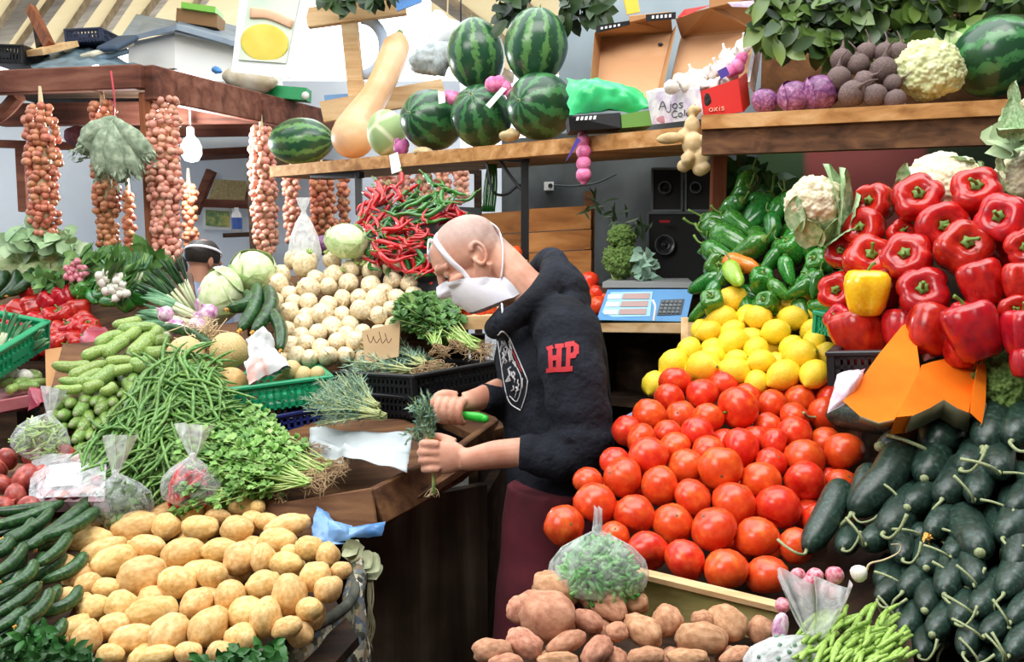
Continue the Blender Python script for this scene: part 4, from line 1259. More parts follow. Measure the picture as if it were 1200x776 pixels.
# ------------------------------------------------------------------ cucumbers at the lower left
CUCUMB = [(-30, 606, 70, 597, 8), (-40, 632, 75, 596, 9), (5, 640, 62, 606, 8), (28, 650, 110, 588, 11), (45, 640, 115, 604, 10), (-10, 652, 40, 618, 8), (45, 668, 82, 632, 9), (-20, 690, 30, 645, 9),
          (-5, 705, 42, 668, 9), (-10, 730, 48, 690, 9), (20, 742, 60, 700, 9), (-30, 668, 15, 640, 9), (-20, 752, 30, 720, 9), (-15, 716, 25, 680, 8), (0, 770, 28, 735, 8)]
cl = row_labels([((a + c) / 2, (b + d) / 2) for a, b, c, d, r in CUCUMB], 16, lambda t: 'long dark ribbed cucumber, {n} from the left, {r} beside the potatoes')
for i, ((a, b, c, d, r), lab) in enumerate(zip(CUCUMB, cl)):
    p, q = S_CUC.at(a, b, 0.01 + 0.004 * (i % 3)), S_CUC.at(c, d, 0.012 + 0.004 * (i % 3))
    R = r * 0.86 * S_CUC.px(a, b) / 0.15
    thing('cucumber', lab, 'cucumber', frame((p + q) / 2, p - q, S_CUC.n, ((p - q).length / 2, R, R)), 'cucumbers beside the potatoes', [('skin', CUCS[i % 3]), ('flower_tip', CUCTIP)])

for i in range(16):
    u, v = (-5 + 24 * (i % 4) + 6 * (i // 4 % 2), 618 + 38 * (i // 4))
    if i == 15:
        continue
    p, q = S_CUC.at(u - 26, v + 16, -0.02), S_CUC.at(u + 26, v - 16, -0.018)
    R = 8 * S_CUC.px(u, v) / 0.15
    thing('cucumber', 'dark cucumber in the lower layer under the loose cucumbers beside the potatoes', 'cucumber', frame((p + q) / 2, p - q, S_CUC.n, ((p - q).length / 2, R, R)), 'cucumbers in the lower layer', [('skin', CUCS[i % 3]), ('flower_tip', CUCTIP)])

# ------------------------------------------------------------------ pale courgettes
PALE = [(166, 411, 23, 11, 40), (137, 414, 19, 9, 35), (148, 399, 20, 8, 30), (162, 391, 22, 8, 5), (182, 418, 11, 9, 0), (192, 408, 10, 9, 0), (165, 433, 12, 11, 0), (140, 430, 15, 7, 5), (86, 434, 21, 8, 0),
        (104, 440, 23, 8, 22), (90, 452, 18, 6, 0), (107, 449, 19, 7, 30), (121, 447, 21, 9, 35), (142, 441, 16, 7, 15), (82, 461, 16, 6, 0), (110, 460, 12, 8, 20), (127, 462, 10, 7, 30), (130, 404, 18, 8, 25), (150, 384, 16, 7, 10), (115, 420, 18, 8, 20), (178, 397, 14, 8, 40)]
pcl = row_labels(PALE, 12, lambda t: ('small ' if t[2] < 13 else 'long ' if t[2] > 20 else '') + 'pale green courgette, {n} from the left, {r} above the round ends')
for i, ((u, v, a, b, g), lab) in enumerate(zip(PALE, pcl)):
    k = S_CGT.px(u, v)
    R = b * k / 0.3
    thing('pale_courgette', lab, 'courgette', frame(S_CGT.at(u, v, 0.02), S_CGT.along(u, v, g) * (1 if i % 2 else -1), S_CGT.n, (a * k, R, R)), 'pale courgettes lying sideways', [('skin', CGTS[i % 3]), ('stem_end', CGTTIP)])
CENDS = [(154, 446, 8), (152, 458, 8), (140, 463, 7), (131, 473, 9), (116, 481, 10), (145, 471, 7), (110, 472, 8), (98, 470, 9), (128, 488, 8), (104, 492, 8), (90, 484, 9), (80, 474, 8), (96, 503, 9), (112, 500, 8), (84, 498, 8),
         (72, 488, 9), (70, 505, 8), (88, 515, 9), (104, 512, 7), (74, 520, 8), (92, 527, 8), (62, 515, 7), (68, 535, 8), (82, 536, 8), (60, 500, 7), (118, 470, 7), (136, 480, 6), (122, 495, 6)]
cel = row_labels(CENDS, 11, lambda t: 'round end of a pale courgette, {n} from the left, {r}, courgette stack')
CD = (EYE + Vector((-0.2, 0, -0.6)) - S_CGT.at(100, 490)).normalized()
for i, ((u, v, r), lab) in enumerate(zip(CENDS, cel)):
    R = r * S_CGT.px(u, v) / 0.3
    d = CD + rvec(0.2)
    d.normalize()
    thing('pale_courgette', lab, 'courgette', frame(S_CGT.at(u, v, 0.0) - d * 0.06, d, S_CGT.n, (0.075, R, R)), 'pale courgettes end on', [('skin', CGTE[i % 3]), ('stem_end', CGTTIP)])
for u, v in fill([(60, 540), (60, 480), (75, 440), (130, 395), (190, 385), (195, 420), (150, 470), (110, 530)], 15, [(c[0], c[1], 9) for c in CENDS] + [(c[0], c[1], 10) for c in PALE], 0.9):
    R = 8 * S_CGT.px(u, v) / 0.3
    solo('pale_courgette', pick(CGTE), 'pale courgette half hidden in the gaps of the courgette stack', 'courgette', frame(S_CGT.at(u, v, -0.03) - CD * 0.06, CD + rvec(0.3), S_CGT.n, (0.075, R, R)), 'pale courgettes deep in the stack')

# ------------------------------------------------------------------ turnips
TURNIPS = [(361, 341, 14), (385, 336, 11), (409, 333, 12), (441, 319, 13), (386, 356, 10), (401, 350, 10), (420, 349, 11), (440, 354, 13), (399, 369, 10), (424, 366, 13), (375, 373, 14), (339, 368, 13), (357, 357, 11),
           (359, 368, 10), (356, 381, 12), (388, 385, 12), (409, 382, 10), (435, 336, 12), (465, 331, 12), (477, 334, 10), (457, 317, 13), (482, 324, 10), (325, 336, 14), (340, 346, 11), (348, 355, 11), (322, 352, 10),
           (357, 313, 15), (345, 306, 12), (390, 305, 10), (410, 316, 11), (430, 302, 12), (422, 309, 10), (450, 345, 12), (447, 367, 10), (458, 361, 10), (467, 349, 10), (477, 355, 10), (370, 327, 11), (353, 391, 10),
           (371, 391, 11), (347, 401, 10), (360, 402, 11), (375, 406, 10), (396, 401, 12), (415, 401, 12), (349, 416, 10), (365, 417, 10), (386, 418, 12), (404, 414, 10), (422, 392, 11), (406, 391, 10), (330, 322, 11), (395, 321, 11), (480, 342, 9), (340, 385, 10)]
tul = row_labels(TURNIPS, 15, lambda t: ('small ' if t[2] < 10.5 else 'large ' if t[2] > 12.5 else '') + 'white turnip, {n} from the left, {r} of the turnip pile')
TO = (EYE + Vector((0, 0, -0.4)) - S_TUR.at(390, 360)).normalized()
UR = [max(r, 11) * S_TUR.px(u, v) for u, v, r in TURNIPS]
UP = settle([(S_TUR.at(u, v, (r - 11) * 0.003), R) for (u, v, r), R in zip(TURNIPS, UR)])
for i, ((u, v, r), lab) in enumerate(zip(TURNIPS, tul)):
    R = UR[i]
    ax = -TO + rvec(0.5)
    if v < 325:
        ax = Vector((rnd(-1, 1), -0.2, 0.5))
    if (u, v) == (424, 366):
        ax = -(CR * 0.8 - CU * 0.8 - CF * 0.3)
    parts = [('root', TURNS[i % 4]), ('root_tail', TAILS[i % 3])] + ([('leaf_stub', TOPS)] if v < 345 else [])
    thing('turnip', lab, 'turnip', zframe(UP[i], ax, rnd(0, 6), (R, R, R * rnd(1, 1.15))), 'white turnips in the pile', parts)
for u, v in fill([(320, 425), (318, 320), (350, 300), (440, 298), (490, 330), (485, 365), (425, 425)], 19, TURNIPS, 0.85):
    R = 11 * S_TUR.px(u, v)
    thing('turnip', 'white turnip half hidden between the outer turnips', 'turnip', zframe(sink(S_TUR.at(u, v, -R * 0.6), R, S_TUR.n, list(zip(UP, UR))), rvec(), 0, R), 'turnips deep in the pile', [('root', pick(TURNS)), ('leaf_stub', TOPS)])

# ------------------------------------------------------------------ goods on the long shelf
random.seed(23)


def stripes(name, dark, light, bands=10, bed_=None, wob=0.35):
    n = Nodes(name)
    tc = n.coords('raw')
    g = n.add('ShaderNodeTexGradient', gradient_type='RADIAL')
    n.link(tc, g.inputs[0])
    nz = n.noise(5.5, 5, dist=0.4)
    f = n.math('ADD', n.math('MULTIPLY', g.outputs['Fac'], float(bands)), n.math('MULTIPLY', n.math('SUBTRACT', nz, 0.5), wob * 3))
    s = n.math('PINGPONG', f, 0.5)
    fine = n.math('MULTIPLY', n.math('SUBTRACT', n.noise(26, 4), 0.5), 0.25)
    return n.finish(n.ramp(n.math('ADD', s, fine), [(0.1, dark), (0.27, dark), (0.36, light), (0.5, light)]), 0.28, vary=0.1, spec=0.55, coat=0.15)


M_WMEL = stripes('watermelon_rind', '#234d33', '#5a8a4c')
M_WDARK = stripes('dark_watermelon_rind', '#1c4429', '#3f7a46', 9)
WMEL = [mesh('watermelon', lumpy(egg(1, 1, 1, 32, 22), 0.03, 1.2, i), M_WMEL if i < 2 else M_WDARK) for i in range(4)]
WSCAR = mesh('stem_scar', join(lathe([(0.07, 0.985), (0.05, 1.01), (0, 1.0)], 10), tube([(0, 0, 0.99), (0.02, 0.01, 1.08)], [0.03, 0.02], 6)), M_ZSTEM)


def on_shelf(u, v, back):
    return at(u, v, shelf_depth(u) + back)


def spx(u, back):
    return (shelf_depth(u) + back) / F


for (u, v, a, b, back, ax, lab, k) in (
        (353, 166, 27, 39, 0.14, (1, -0.15, 0.05), 'striped watermelon lying lengthwise at the left end of the shelf', 0),
        (506, 141, 35, 40, 0.16, (-0.55, -0.8, 0.1), 'dark watermelon with its stem scar facing left beside the netted melon', 2),
        (564, 136, 36, 38, 0.16, (-0.25, -0.75, 0.5), 'dark round watermelon in the middle of the lower three', 3),
        (633, 125, 39, 42, 0.16, (-0.6, -0.8, 0.05), 'watermelon beside the green plastic bag, stem scar facing out', 2),
        (558, 64, 34, 41, 0.22, (-0.12, -0.3, 1), 'upright striped watermelon resting on the two lower dark ones', 1),
        (628, 54, 37, 43, 0.22, (0.1, -0.25, 1), 'largest striped watermelon standing above the one by the green bag', 0),
        (1168, 66, 46, 50, 0.24, (0.6, -0.7, 0.25), 'big dark green watermelon at the shelf end beside the cauliflower', 2)):
    s = spx(u, back)
    p = on_shelf(u, v, back)
    thing('watermelon', lab, 'watermelon', zframe(p, ax, 0.6 + k, (a * s, a * s, b * s)), None, [('rind', WMEL[k]), ('stem_scar', WSCAR)])

# giant squash
m_sq = mat('tan_squash_skin', [(0.3, '#c98a55'), (0.5, '#dba878'), (0.7, '#e8c19c')], scale=3, rough=0.4, detail=5)
bk = 0.2
sq = [(408, 168), (412, 158), (424, 138), (438, 115), (450, 92), (459, 70), (465, 53), (468, 42)]
rr = [4, 24, 21, 17, 17, 18, 17, 8]
s = spx(420, bk)
pts = spline([at(u, v, shelf_depth(412) + bk + 0.003 * (168 - v)) for u, v in sq], 4)
g = tube(pts, [x * s for x in rr], 24, shape=lambda a, t: 1 + 0.03 * cos(8 * a))
bulb = xf(lumpy(egg(26 * s, 24 * s, 25 * s, 24, 16), 0.004, 8), Matrix.Translation(at(413, 161, shelf_depth(412) + bk)))
sqm = join(bulb, g)
c0_ = at(413, 161, shelf_depth(412) + bk)
o = thing('giant_squash', 'giant tan club shaped squash leaning up from the shelf', 'squash', Matrix.Translation(c0_))
b_ = add_part(o, 'skin', mesh('squash', move(sqm, -c0_), m_sq))
md = b_.modifiers.new('fuse', 'REMESH')
md.mode, md.voxel_size, md.use_smooth_shade = 'VOXEL', 0.008, True
md = b_.modifiers.new('relax', 'SMOOTH')
md.iterations, md.factor = 14, 0.6
add_part(o, 'stem_end', mesh('squash_tip', tube([at(467, 44, shelf_depth(412) + bk + 0.38) - c0_, at(469, 37, shelf_depth(412) + bk + 0.4) - c0_], [0.03, 0.015], 8), M_CALYX))


def netted(name, base, net, scale=14):
    n = Nodes(name)
    v = n.add('ShaderNodeTexVoronoi', feature='DISTANCE_TO_EDGE')
    v.inputs['Scale'].default_value = scale
    n.link(n.coords(), v.inputs['Vector'])
    f = n.math('ADD', v.outputs['Distance'], n.math('MULTIPLY', n.math('SUBTRACT', n.noise(9, 3), 0.5), 0.15))
    return n.finish(n.ramp(f, [(0.03, net), (0.13, base)]), 0.6, vary=0.08)


M_GNET = netted('green_netted_rind', '#9db77a', '#d5dcb2', 9)
M_TNET = netted('tan_netted_rind', '#c2a35e', '#ddcba0', 10)
s = spx(452, 0.12)
solo('netted_melon', mesh('netted_melon', lumpy(egg(23 * s, 23 * s, 27 * s, 26, 18), 0.004, 12), M_GNET), 'pale green netted melon between the squash and a dark watermelon', 'melon', Matrix.Translation(on_shelf(453, 156, 0.12)))

# small nets with tags
M_PNET = mat('pink_net', [(0.35, '#d85a94'), (0.6, '#ef8fb8')], scale=30, rough=0.5, bump=0.6, bscale=120)
M_MAGENTA = mat('purple_pink_net', ['#a84a84', '#c46aa0'], scale=30, rough=0.5)
M_TAG = mat('paper_tag', '#f2f2f4', rough=0.5)
M_PURPLE = mat('purple_label', '#4b3d96', rough=0.35)


def net_bag(label, bulbs, d, m, tag_px=None, tag_m=None, group=None):
    c = at(bulbs[0][0], bulbs[0][1], d)
    g = join(*[xf(lumpy(egg(r * d / F, r * d / F, r * 1.05 * d / F, 14, 10), 0.002, 60, i), Matrix.Translation(at(u, v, d) - c)) for i, (u, v, r) in enumerate(bulbs)])
    o = thing('net_bag', label, 'net bag', Matrix.Translation(c), group)
    add_part(o, 'net', mesh('net_bag', g, m))
    if tag_px:
        q = [at(u, v, d - 0.05) - c for u, v in tag_px]
        add_part(o, 'tag', mesh('net_tag', slab(q, (0, 0.003, 0)), tag_m or M_TAG, False))
    return o


d = shelf_depth(470) + 0.03
net_bag('purple net of small bulbs with a white tag below the netted melon', [(470, 174, 9), (474, 169, 6), (466, 166, 4)], d, M_MAGENTA, [(456, 182), (466, 178), (471, 200), (459, 204)])
d = shelf_depth(528) + 0.05
net_bag('small pink net with white tag wedged between two dark watermelons', [(531, 115, 8), (525, 112, 6)], d, M_PNET, [(513, 106), (521, 108), (522, 120), (514, 122)])
d = shelf_depth(583) + 0.03
net_bag('pink net with white and blue tags lying on the middle watermelon', [(577, 99, 9), (585, 98, 9), (592, 103, 8), (598, 110, 6)], d, M_PNET, [(588, 102), (594, 104), (574, 127), (569, 123)])
o = net_bag('pink net of garlic hanging under the shelf with a purple label', [(681, 158, 4), (683, 165, 8), (684, 178, 9), (684, 192, 9), (684, 205, 9), (684, 213, 4)], shelf_depth(683) - 0.03, M_PNET, [(668, 178), (676, 161), (681, 164), (663, 190)], M_PURPLE)
for i, (u, v) in enumerate(((496, 178), (598, 158))):
    solo('ginger_piece', mesh('ginger_piece', lumpy(egg(0.045, 0.025, 0.022), 0.012, 25, i), mat('ginger_skin%d' % i, ['#b9a274', '#d8c59a'], scale=30, rough=0.7)), ('small ginger piece at the shelf edge below a dark watermelon', 'small ginger piece at the shelf edge beside the watermelon near the green bag')[i], 'ginger', Matrix.Translation(on_shelf(u, v, 0.04)))

# ------------------------------------------------------------------ cartons
M_CARD = mat('brown_cardboard', ['#a5764a', '#b98a5c'], scale=2, rough=0.85, bump=0.1)
M_CARDIN = mat('inner_cardboard', ['#b98a62', '#cda27a'], scale=3, rough=0.85)
M_REDBOX = mat('red_carton', '#c8231d', rough=0.45)
M_PRINT = mat('white_print_carton', [(0.4, '#e9e4e6'), (0.6, '#cbb7cf')], scale=22, rough=0.5)
M_INK = mat('black_ink', '#15151a', rough=0.6)


def panel_px(q, th=(0, 0.01, 0.004)):
    return slab([at(*p) for p in q], th)


d0 = shelf_depth(735)
o = thing('carton', 'empty open brown carton tilted toward the aisle on the shelf', 'carton', Matrix.Identity(4))
sp(o, 'bottom', panel_px([(705, 44, d0 + 0.34), (788, 37, d0 + 0.32), (770, 118, d0 + 0.1), (698, 112, d0 + 0.12)]), M_CARDIN)
sp(o, 'top_wall', panel_px([(697, 38, d0 + 0.2), (737, 26, d0 + 0.2), (738, 19, d0 + 0.2), (786, 14, d0 + 0.2), (788, 38, d0 + 0.32), (705, 45, d0 + 0.34)]), M_CARD)
sp(o, 'side_wall', panel_px([(697, 38, d0 + 0.2), (705, 45, d0 + 0.33), (699, 112, d0 + 0.12), (692, 96, d0 + 0.02)]), M_CARD)
sp(o, 'side_wall', panel_px([(788, 37, d0 + 0.31), (793, 30, d0 + 0.2), (774, 118, d0 + 0.02), (768, 118, d0 + 0.1)]), M_CARD)
sp(o, 'printed_band', panel_px([(699, 30, d0 + 0.185), (738, 24, d0 + 0.185), (738, 29, d0 + 0.19), (698, 39, d0 + 0.19)], (0, 0.004, 0)), M_INK)
sp(o, 'printed_band', panel_px([(757, 17, d0 + 0.185), (792, 14, d0 + 0.185), (792, 22, d0 + 0.19), (757, 25, d0 + 0.19)], (0, 0.004, 0)), M_INK)
for a in range(5):
    sp(o, 'lettering', panel_px([(764 + a * 5, 18.5 - a * 0.4, d0 + 0.183), (766.5 + a * 5, 18 - a * 0.4, d0 + 0.183), (766.5 + a * 5, 21.5 - a * 0.4, d0 + 0.183), (764 + a * 5, 22 - a * 0.4, d0 + 0.183)], (0, 0.001, 0)), M_TAG)
    sp(o, 'lettering', panel_px([(704 + a * 5, 32 - a * 0.9, d0 + 0.183), (706.5 + a * 5, 31.5 - a * 0.9, d0 + 0.183), (706.5 + a * 5, 34 - a * 0.9, d0 + 0.183), (704 + a * 5, 34.5 - a * 0.9, d0 + 0.183)], (0, 0.001, 0)), M_TAG)
sp(o, 'hand_hole', xf(egg(0.01, 0.003, 0.006), Matrix.Translation(at(774, 52, d0 + 0.27))), M_INK)
d1 = shelf_depth(848)
o2 = thing('carton', 'open carton of garlic with a red front tilted on the shelf', 'carton', Matrix.Identity(4))
sp(o2, 'bottom', panel_px([(798, 44, d0 + 0.3), (886, 37, d1 + 0.34), (868, 124, d1 + 0.12), (780, 122, d0 + 0.08)]), M_CARDIN)
sp(o2, 'top_wall', panel_px([(792, 22, d0 + 0.2), (832, 9, d1 + 0.28), (832, 0, d1 + 0.28), (890, -4, d1 + 0.25), (888, 38, d1 + 0.34), (799, 45, d0 + 0.3)]), M_CARD)
sp(o2, 'side_wall', panel_px([(893, 4, d1 + 0.2), (895, 30, d1 + 0.3), (882, 108, d1 + 0.05), (876, 96, d1 + 0.0)], (0.008, 0.004, 0)), M_PRINT)
sp(o2, 'red_flap', panel_px([(794, 20, d0 + 0.17), (802, 11, d0 + 0.17), (832, 6, d1 + 0.26), (800, 20, d0 + 0.17)], (0, 0.006, 0)), M_REDBOX)
sp(o2, 'front', join(panel_px([(818, 108, d1 + 0.01), (865, 92, d1 + 0.01), (870, 131, d1 + 0.01), (825, 138, d1 + 0.01)], (0, 0.01, 0)), panel_px([(865, 92, d1 + 0.01), (874, 85, d1 + 0.1), (878, 122, d1 + 0.1), (870, 131, d1 + 0.01)], (0.005, 0.005, 0))), M_REDBOX)
sp(o2, 'dark_stain', xf(lumpy(egg(0.011, 0.002, 0.02), 0.004, 60), Matrix.Translation(at(829, 117, d1 + 0.008))), M_INK)
o3 = thing('price_card', 'white carton flap with handwritten garlic sign in front of the garlic', 'sign', Matrix.Identity(4))
sp(o3, 'card', panel_px([(757, 108, d0 + 0.0), (820, 104, d1 + 0.0), (825, 139, d1 + 0.0), (764, 146, d0 + 0.0)], (0, 0.006, 0)), M_PRINT)
STROKES = {
    'A': [[(0, 0), (0.35, 1), (0.7, 0)], [(0.12, 0.38), (0.6, 0.38)]],
    'j': [[(0.3, 0.6), (0.28, -0.2), (0.05, -0.35), (-0.1, -0.2)], [(0.3, 0.82), (0.32, 0.85)]],
    'o': [[(0.25, 0.6), (0.05, 0.45), (0.05, 0.15), (0.25, 0), (0.45, 0.15), (0.45, 0.45), (0.25, 0.6)]],
    's': [[(0.4, 0.55), (0.15, 0.58), (0.12, 0.38), (0.38, 0.22), (0.3, 0.02), (0.05, 0.05)]],
    'C': [[(0.6, 0.85), (0.3, 1), (0.05, 0.6), (0.12, 0.12), (0.4, 0), (0.62, 0.15)]],
    'l': [[(0.15, 1), (0.15, 0.05)]],
    'x': [[(0.05, 0.6), (0.45, 0)], [(0.45, 0.6), (0.05, 0)]],
    'i': [[(0.15, 0.6), (0.15, 0)], [(0.15, 0.85), (0.16, 0.88)]],
}


def write(text, u, v, w, h, dep, slope=0.0, r=0.0016, lean=0.0):
    """Pen strokes on a surface at distance dep, letters w wide and h high in photo pixels."""
    out, x = [], 0.0
    for ch in text:
        for st in STROKES[ch]:
            q = []
            for a, b in st:
                pu, pv = u + (x + a) * w + b * lean * w, v - b * h + slope * (x + a) * w
                q.append(dep.at(pu, pv, 0.003) if isinstance(dep, Slope) else at(pu, pv, dep))
            out.append(tube(spline(q, 3) if len(q) > 2 else q, r, 5))
        x += {'A': 0.85, 'C': 0.75, 'j': 0.45, 'l': 0.35, 'i': 0.35}.get(ch, 0.6)
    return join(*out)


CARDS = Slope((757, 108, d0), (820, 104, d1), (825, 139, d1))
sp(o3, 'handwriting', join(write('Ajos', 773, 129, 12, 10, CARDS, -0.1), write('Colo', 788, 138, 10, 8, CARDS, -0.1)), M_INK)
sp(o3, 'pink_blot', xf(lumpy(egg(0.02, 0.0015, 0.012), 0.003, 50), Matrix.Translation(CARDS.at(777, 140, 0.003))), mat('pink_ink', '#c08a92', rough=0.6))
sp(o2, 'handwriting', write('oxis', 831, 131, 9, 7, d1 + 0.006, -0.1), mat('brown_ink', '#d9a58e', rough=0.6))
sp(o3, 'upper_edge', panel_px([(757, 108, d0), (770, 104, d0 + 0.05), (820, 99, d1 + 0.05), (820, 104, d1)], (0, 0.004, 0.002)), M_PRINT)
o4 = thing('carton', 'flat black and green carton edge under the green plastic bag', 'carton', Matrix.Identity(4))
sp(o4, 'black_side', panel_px([(666, 136, d0 + 0.02), (727, 132, d0 + 0.02), (728, 150, d0 + 0.02), (668, 153, d0 + 0.04)], (0, 0.16, 0)), M_INK)
sp(o4, 'green_side', panel_px([(728, 134, d0 + 0.01), (762, 129, d0), (764, 147, d0), (729, 150, d0 + 0.01)], (0, 0.16, 0)), mat('olive_carton', '#5d8a33', rough=0.5))
for a in range(5):
    sp(o4, 'lettering', panel_px([(676 + a * 5, 137 - a * 0.3, d0 + 0.017), (679 + a * 5, 136.7 - a * 0.3, d0 + 0.017), (678 + a * 5, 141 - a * 0.3, d0 + 0.017), (675 + a * 5, 141.3 - a * 0.3, d0 + 0.017)], (0, 0.001, 0)), M_TAG)
M_GBAG = mat('bright_green_plastic', ['#25b865', '#45d487'], scale=8, rough=0.3, spec=0.6)


def crumple(q, nu, nv, amp, scale, th, seed=1, bulge=0.04):
    """Crumpled bag lying on a quad TL, TR, BR, BL of (u, v, d) with real thickness."""
    tl_, tr_, br_, bl_ = [at(*p) for p in q]
    n = ((tr_ - tl_).cross(bl_ - tl_)).normalized()
    if n.dot(EYE - tl_) < 0:
        n.negate()

    def f(side):
        def g(a, b):
            p = tl_.lerp(tr_, a).lerp(bl_.lerp(br_, a), b)
            e = (sin(pi * a) * sin(pi * b)) ** 0.35
            k = noise.noise(p * scale + Vector((seed * 3.3, 0, 0))) * amp + abs(noise.noise(p * scale * 2.1)) * amp * 0.8
            rim = noise.noise(Vector((a * 5 + seed, b * 5, 2)))
            return p + (tr_ - tl_) * (rim * 0.04) + n * (side * (e * th) + (k + bulge * sin(pi * a) * sin(pi * b) if side > 0 else k * 0.5))
        return g
    a, b = grid(f(1), nu, nv), grid(f(-0.3), nu, nv)
    return join(a, (b[0], [tuple(reversed(x)) for x in b[1]]))


solo('plastic_bag', mesh('green_bag', crumple([(664, 90, d0 + 0.12), (752, 107, d0 + 0.08), (766, 128, d0 + 0.03), (667, 135, d0 + 0.06)], 26, 14, 0.03, 11, 0.02), M_GBAG), 'bright green plastic bag crumpled before the empty carton', 'plastic bag')
gp = [(787, 102, 9), (806, 99, 10), (820, 91, 9), (831, 86, 9), (843, 80, 10), (856, 72, 9), (871, 54, 10), (846, 97, 9), (835, 101, 9), (851, 66, 9), (864, 62, 8), (797, 94, 9), (822, 101, 9), (858, 88, 8), (876, 48, 8), (812, 88, 8)]
gll = row_labels(gp, 12, lambda t: 'white garlic bulb, {n} from the left, {r} of the carton')
for i, (u, v, r) in enumerate(gp):
    k = (1 - (v - 44) / 70)
    dd = d1 + 0.02 + 0.22 * max(0, k)
    R = r * dd / F
    solo('garlic', GARLS[i % 3], gll[i], 'garlic', zframe(at(u, v, dd), rvec() + Vector((0, -0.2, 0.5)), 0, R), 'garlic bulbs in the carton')
net_bag('pink net of garlic with a purple label in the red fronted carton', [(868, 70, 7), (864, 78, 9), (856, 84, 7), (872, 66, 5)], d1 + 0.08, M_PNET, [(841, 83), (851, 78), (855, 87), (845, 93)], M_PURPLE)
solo('yellow_card', mesh('yellow_card', panel_px([(728, -14, d0 + 0.4), (745, -16, d0 + 0.4), (750, 14, d0 + 0.4), (735, 17, d0 + 0.4)], (0, 0.01, 0)), mat('yellow_paper', '#e9bb2a', rough=0.5), False), 'yellow strip standing behind the empty carton', 'card')
solo('paper_sheet', mesh('paper_sheet', panel_px([(853, 3, d1 + 0.22), (893, 0, d1 + 0.2), (893, 9, d1 + 0.2), (858, 8, d1 + 0.22)], (0, 0.01, 0.003)), M_PRINT, False), 'white and pink printed sheet on top of the garlic carton', 'paper')

# ------------------------------------------------------------------ red cabbages, beets, cauliflower
def cabbage(name, label, u, v, dist, rpx, m_out, m_vein, ax=(0.2, -0.5, 0.8), sq_=0.95, group=None, nl=7):
    """Head with overlapping wrapper leaves and raised veins."""
    R = rpx * dist / F
    core = lumpy(egg(0.96, 0.96, 0.96, 24, 16), 0.04, 2, u)
    o = thing(name, label, 'cabbage', zframe(at(u, v, dist), ax, rnd(0, 6), (R, R, R * sq_)), group)
    add_part(o, 'head', mesh('cabbage_head', core, m_out))
    for k in range(nl):
        az, w, top = k * 2.4 + rnd(-0.2, 0.2), rnd(1.15, 1.5), rnd(0.25, 0.9)

        def f(a, b):
            th = az + (a - 0.5) * 2 * w * (0.45 + 0.55 * sin(pi * min(1, 0.15 + b * 0.8)))
            ph = -1.35 + b * (1.35 + top)
            edge = (2 * abs(a - 0.5)) ** 4 + max(0, b - 0.75) ** 2 * 8
            r = 1.0 + 0.012 * k + 0.05 * edge * (1 + noise.noise(Vector((a * 6, b * 6, k)))) - 0.012 * abs(sin(a * 18 + b * 6)) * (1 - edge) + 0.018 * (1 - min(1, abs(a - 0.5) * 14))
            return Vector((cos(th) * cos(ph), sin(th) * cos(ph), sin(ph))) * r
        add_part(o, 'leaf', mesh('cabbage_leaf', grid(f, 16, 14), m_out if k % 2 else m_vein))
    return o


M_RCAB = mat('red_cabbage_leaf', [(0.3, '#4a2450'), (0.5, '#74406f'), (0.72, '#a06c94')], scale=4, rough=0.4, detail=5)
M_RCAB2 = mat('red_cabbage_leaf_pale', [(0.3, '#5b2c5b'), (0.5, '#8a4f80'), (0.72, '#b88aae')], scale=5, rough=0.4, detail=5)
M_CAB = mat('white_cabbage_leaf', [(0.3, '#b9cf8f'), (0.5, '#d3dfae'), (0.72, '#e8ecd0')], scale=3.5, rough=0.45, detail=5)
M_CAB2 = mat('green_cabbage_leaf', [(0.3, '#98bd72'), (0.5, '#bcd293'), (0.72, '#d9e4b8')], scale=4, rough=0.45, detail=5)
for u, v, r, lab in ((897, 118, 15, 'red cabbage half hidden behind the red fronted carton'), (931, 113, 19, 'dull red cabbage, middle one of three on the shelf'), (961, 108, 21, 'largest red cabbage right beside the heap of beets')):
    cabbage('red_cabbage', lab, u, v, shelf_depth(u) + 0.1 + (0.03 if r < 16 else 0), r, M_RCAB, M_RCAB2, group=None, nl=5)
BT = [(983, 92, 14, (-0.1, -0.2, 1)), (998, 110, 16, (0.2, -0.9, 0.4)), (986, 70, 13, (0, -0.1, 1)), (1006, 76, 13, (-0.3, -0.3, 1)), (1015, 62, 12, (0.25, 0, 1)), (1012, 96, 13, (0.5, -0.8, 0.4)), (1035, 83, 16, (0.0, -0.2, 1)),
      (1025, 112, 14, (0.9, -0.4, 0)), (1049, 117, 13, (0.6, -0.6, -0.6)), (1036, 62, 12, (0.2, 0, 1)), (1052, 62, 12, (0.3, 0.1, 1)), (1046, 98, 11, (0.5, -0.5, 0.3))]
bel = row_labels(BT, 14, lambda t: ('large ' if t[2] > 14.5 else 'small ' if t[2] < 12.5 else '') + 'dusty beet, {n} from the left, {r} of the beets')
for i, ((u, v, r, ax), lab) in enumerate(zip(BT, bel)):
    dd = shelf_depth(u) + 0.06 + (118 - v) * 0.0012
    R = r * dd / F
    thing('beet', lab, 'beet', zframe(at(u, v, dd), ax, i, R), 'beets on the shelf', [('root', BEETS[i % 3]), ('root_tail', BTAILS[i % 3])])

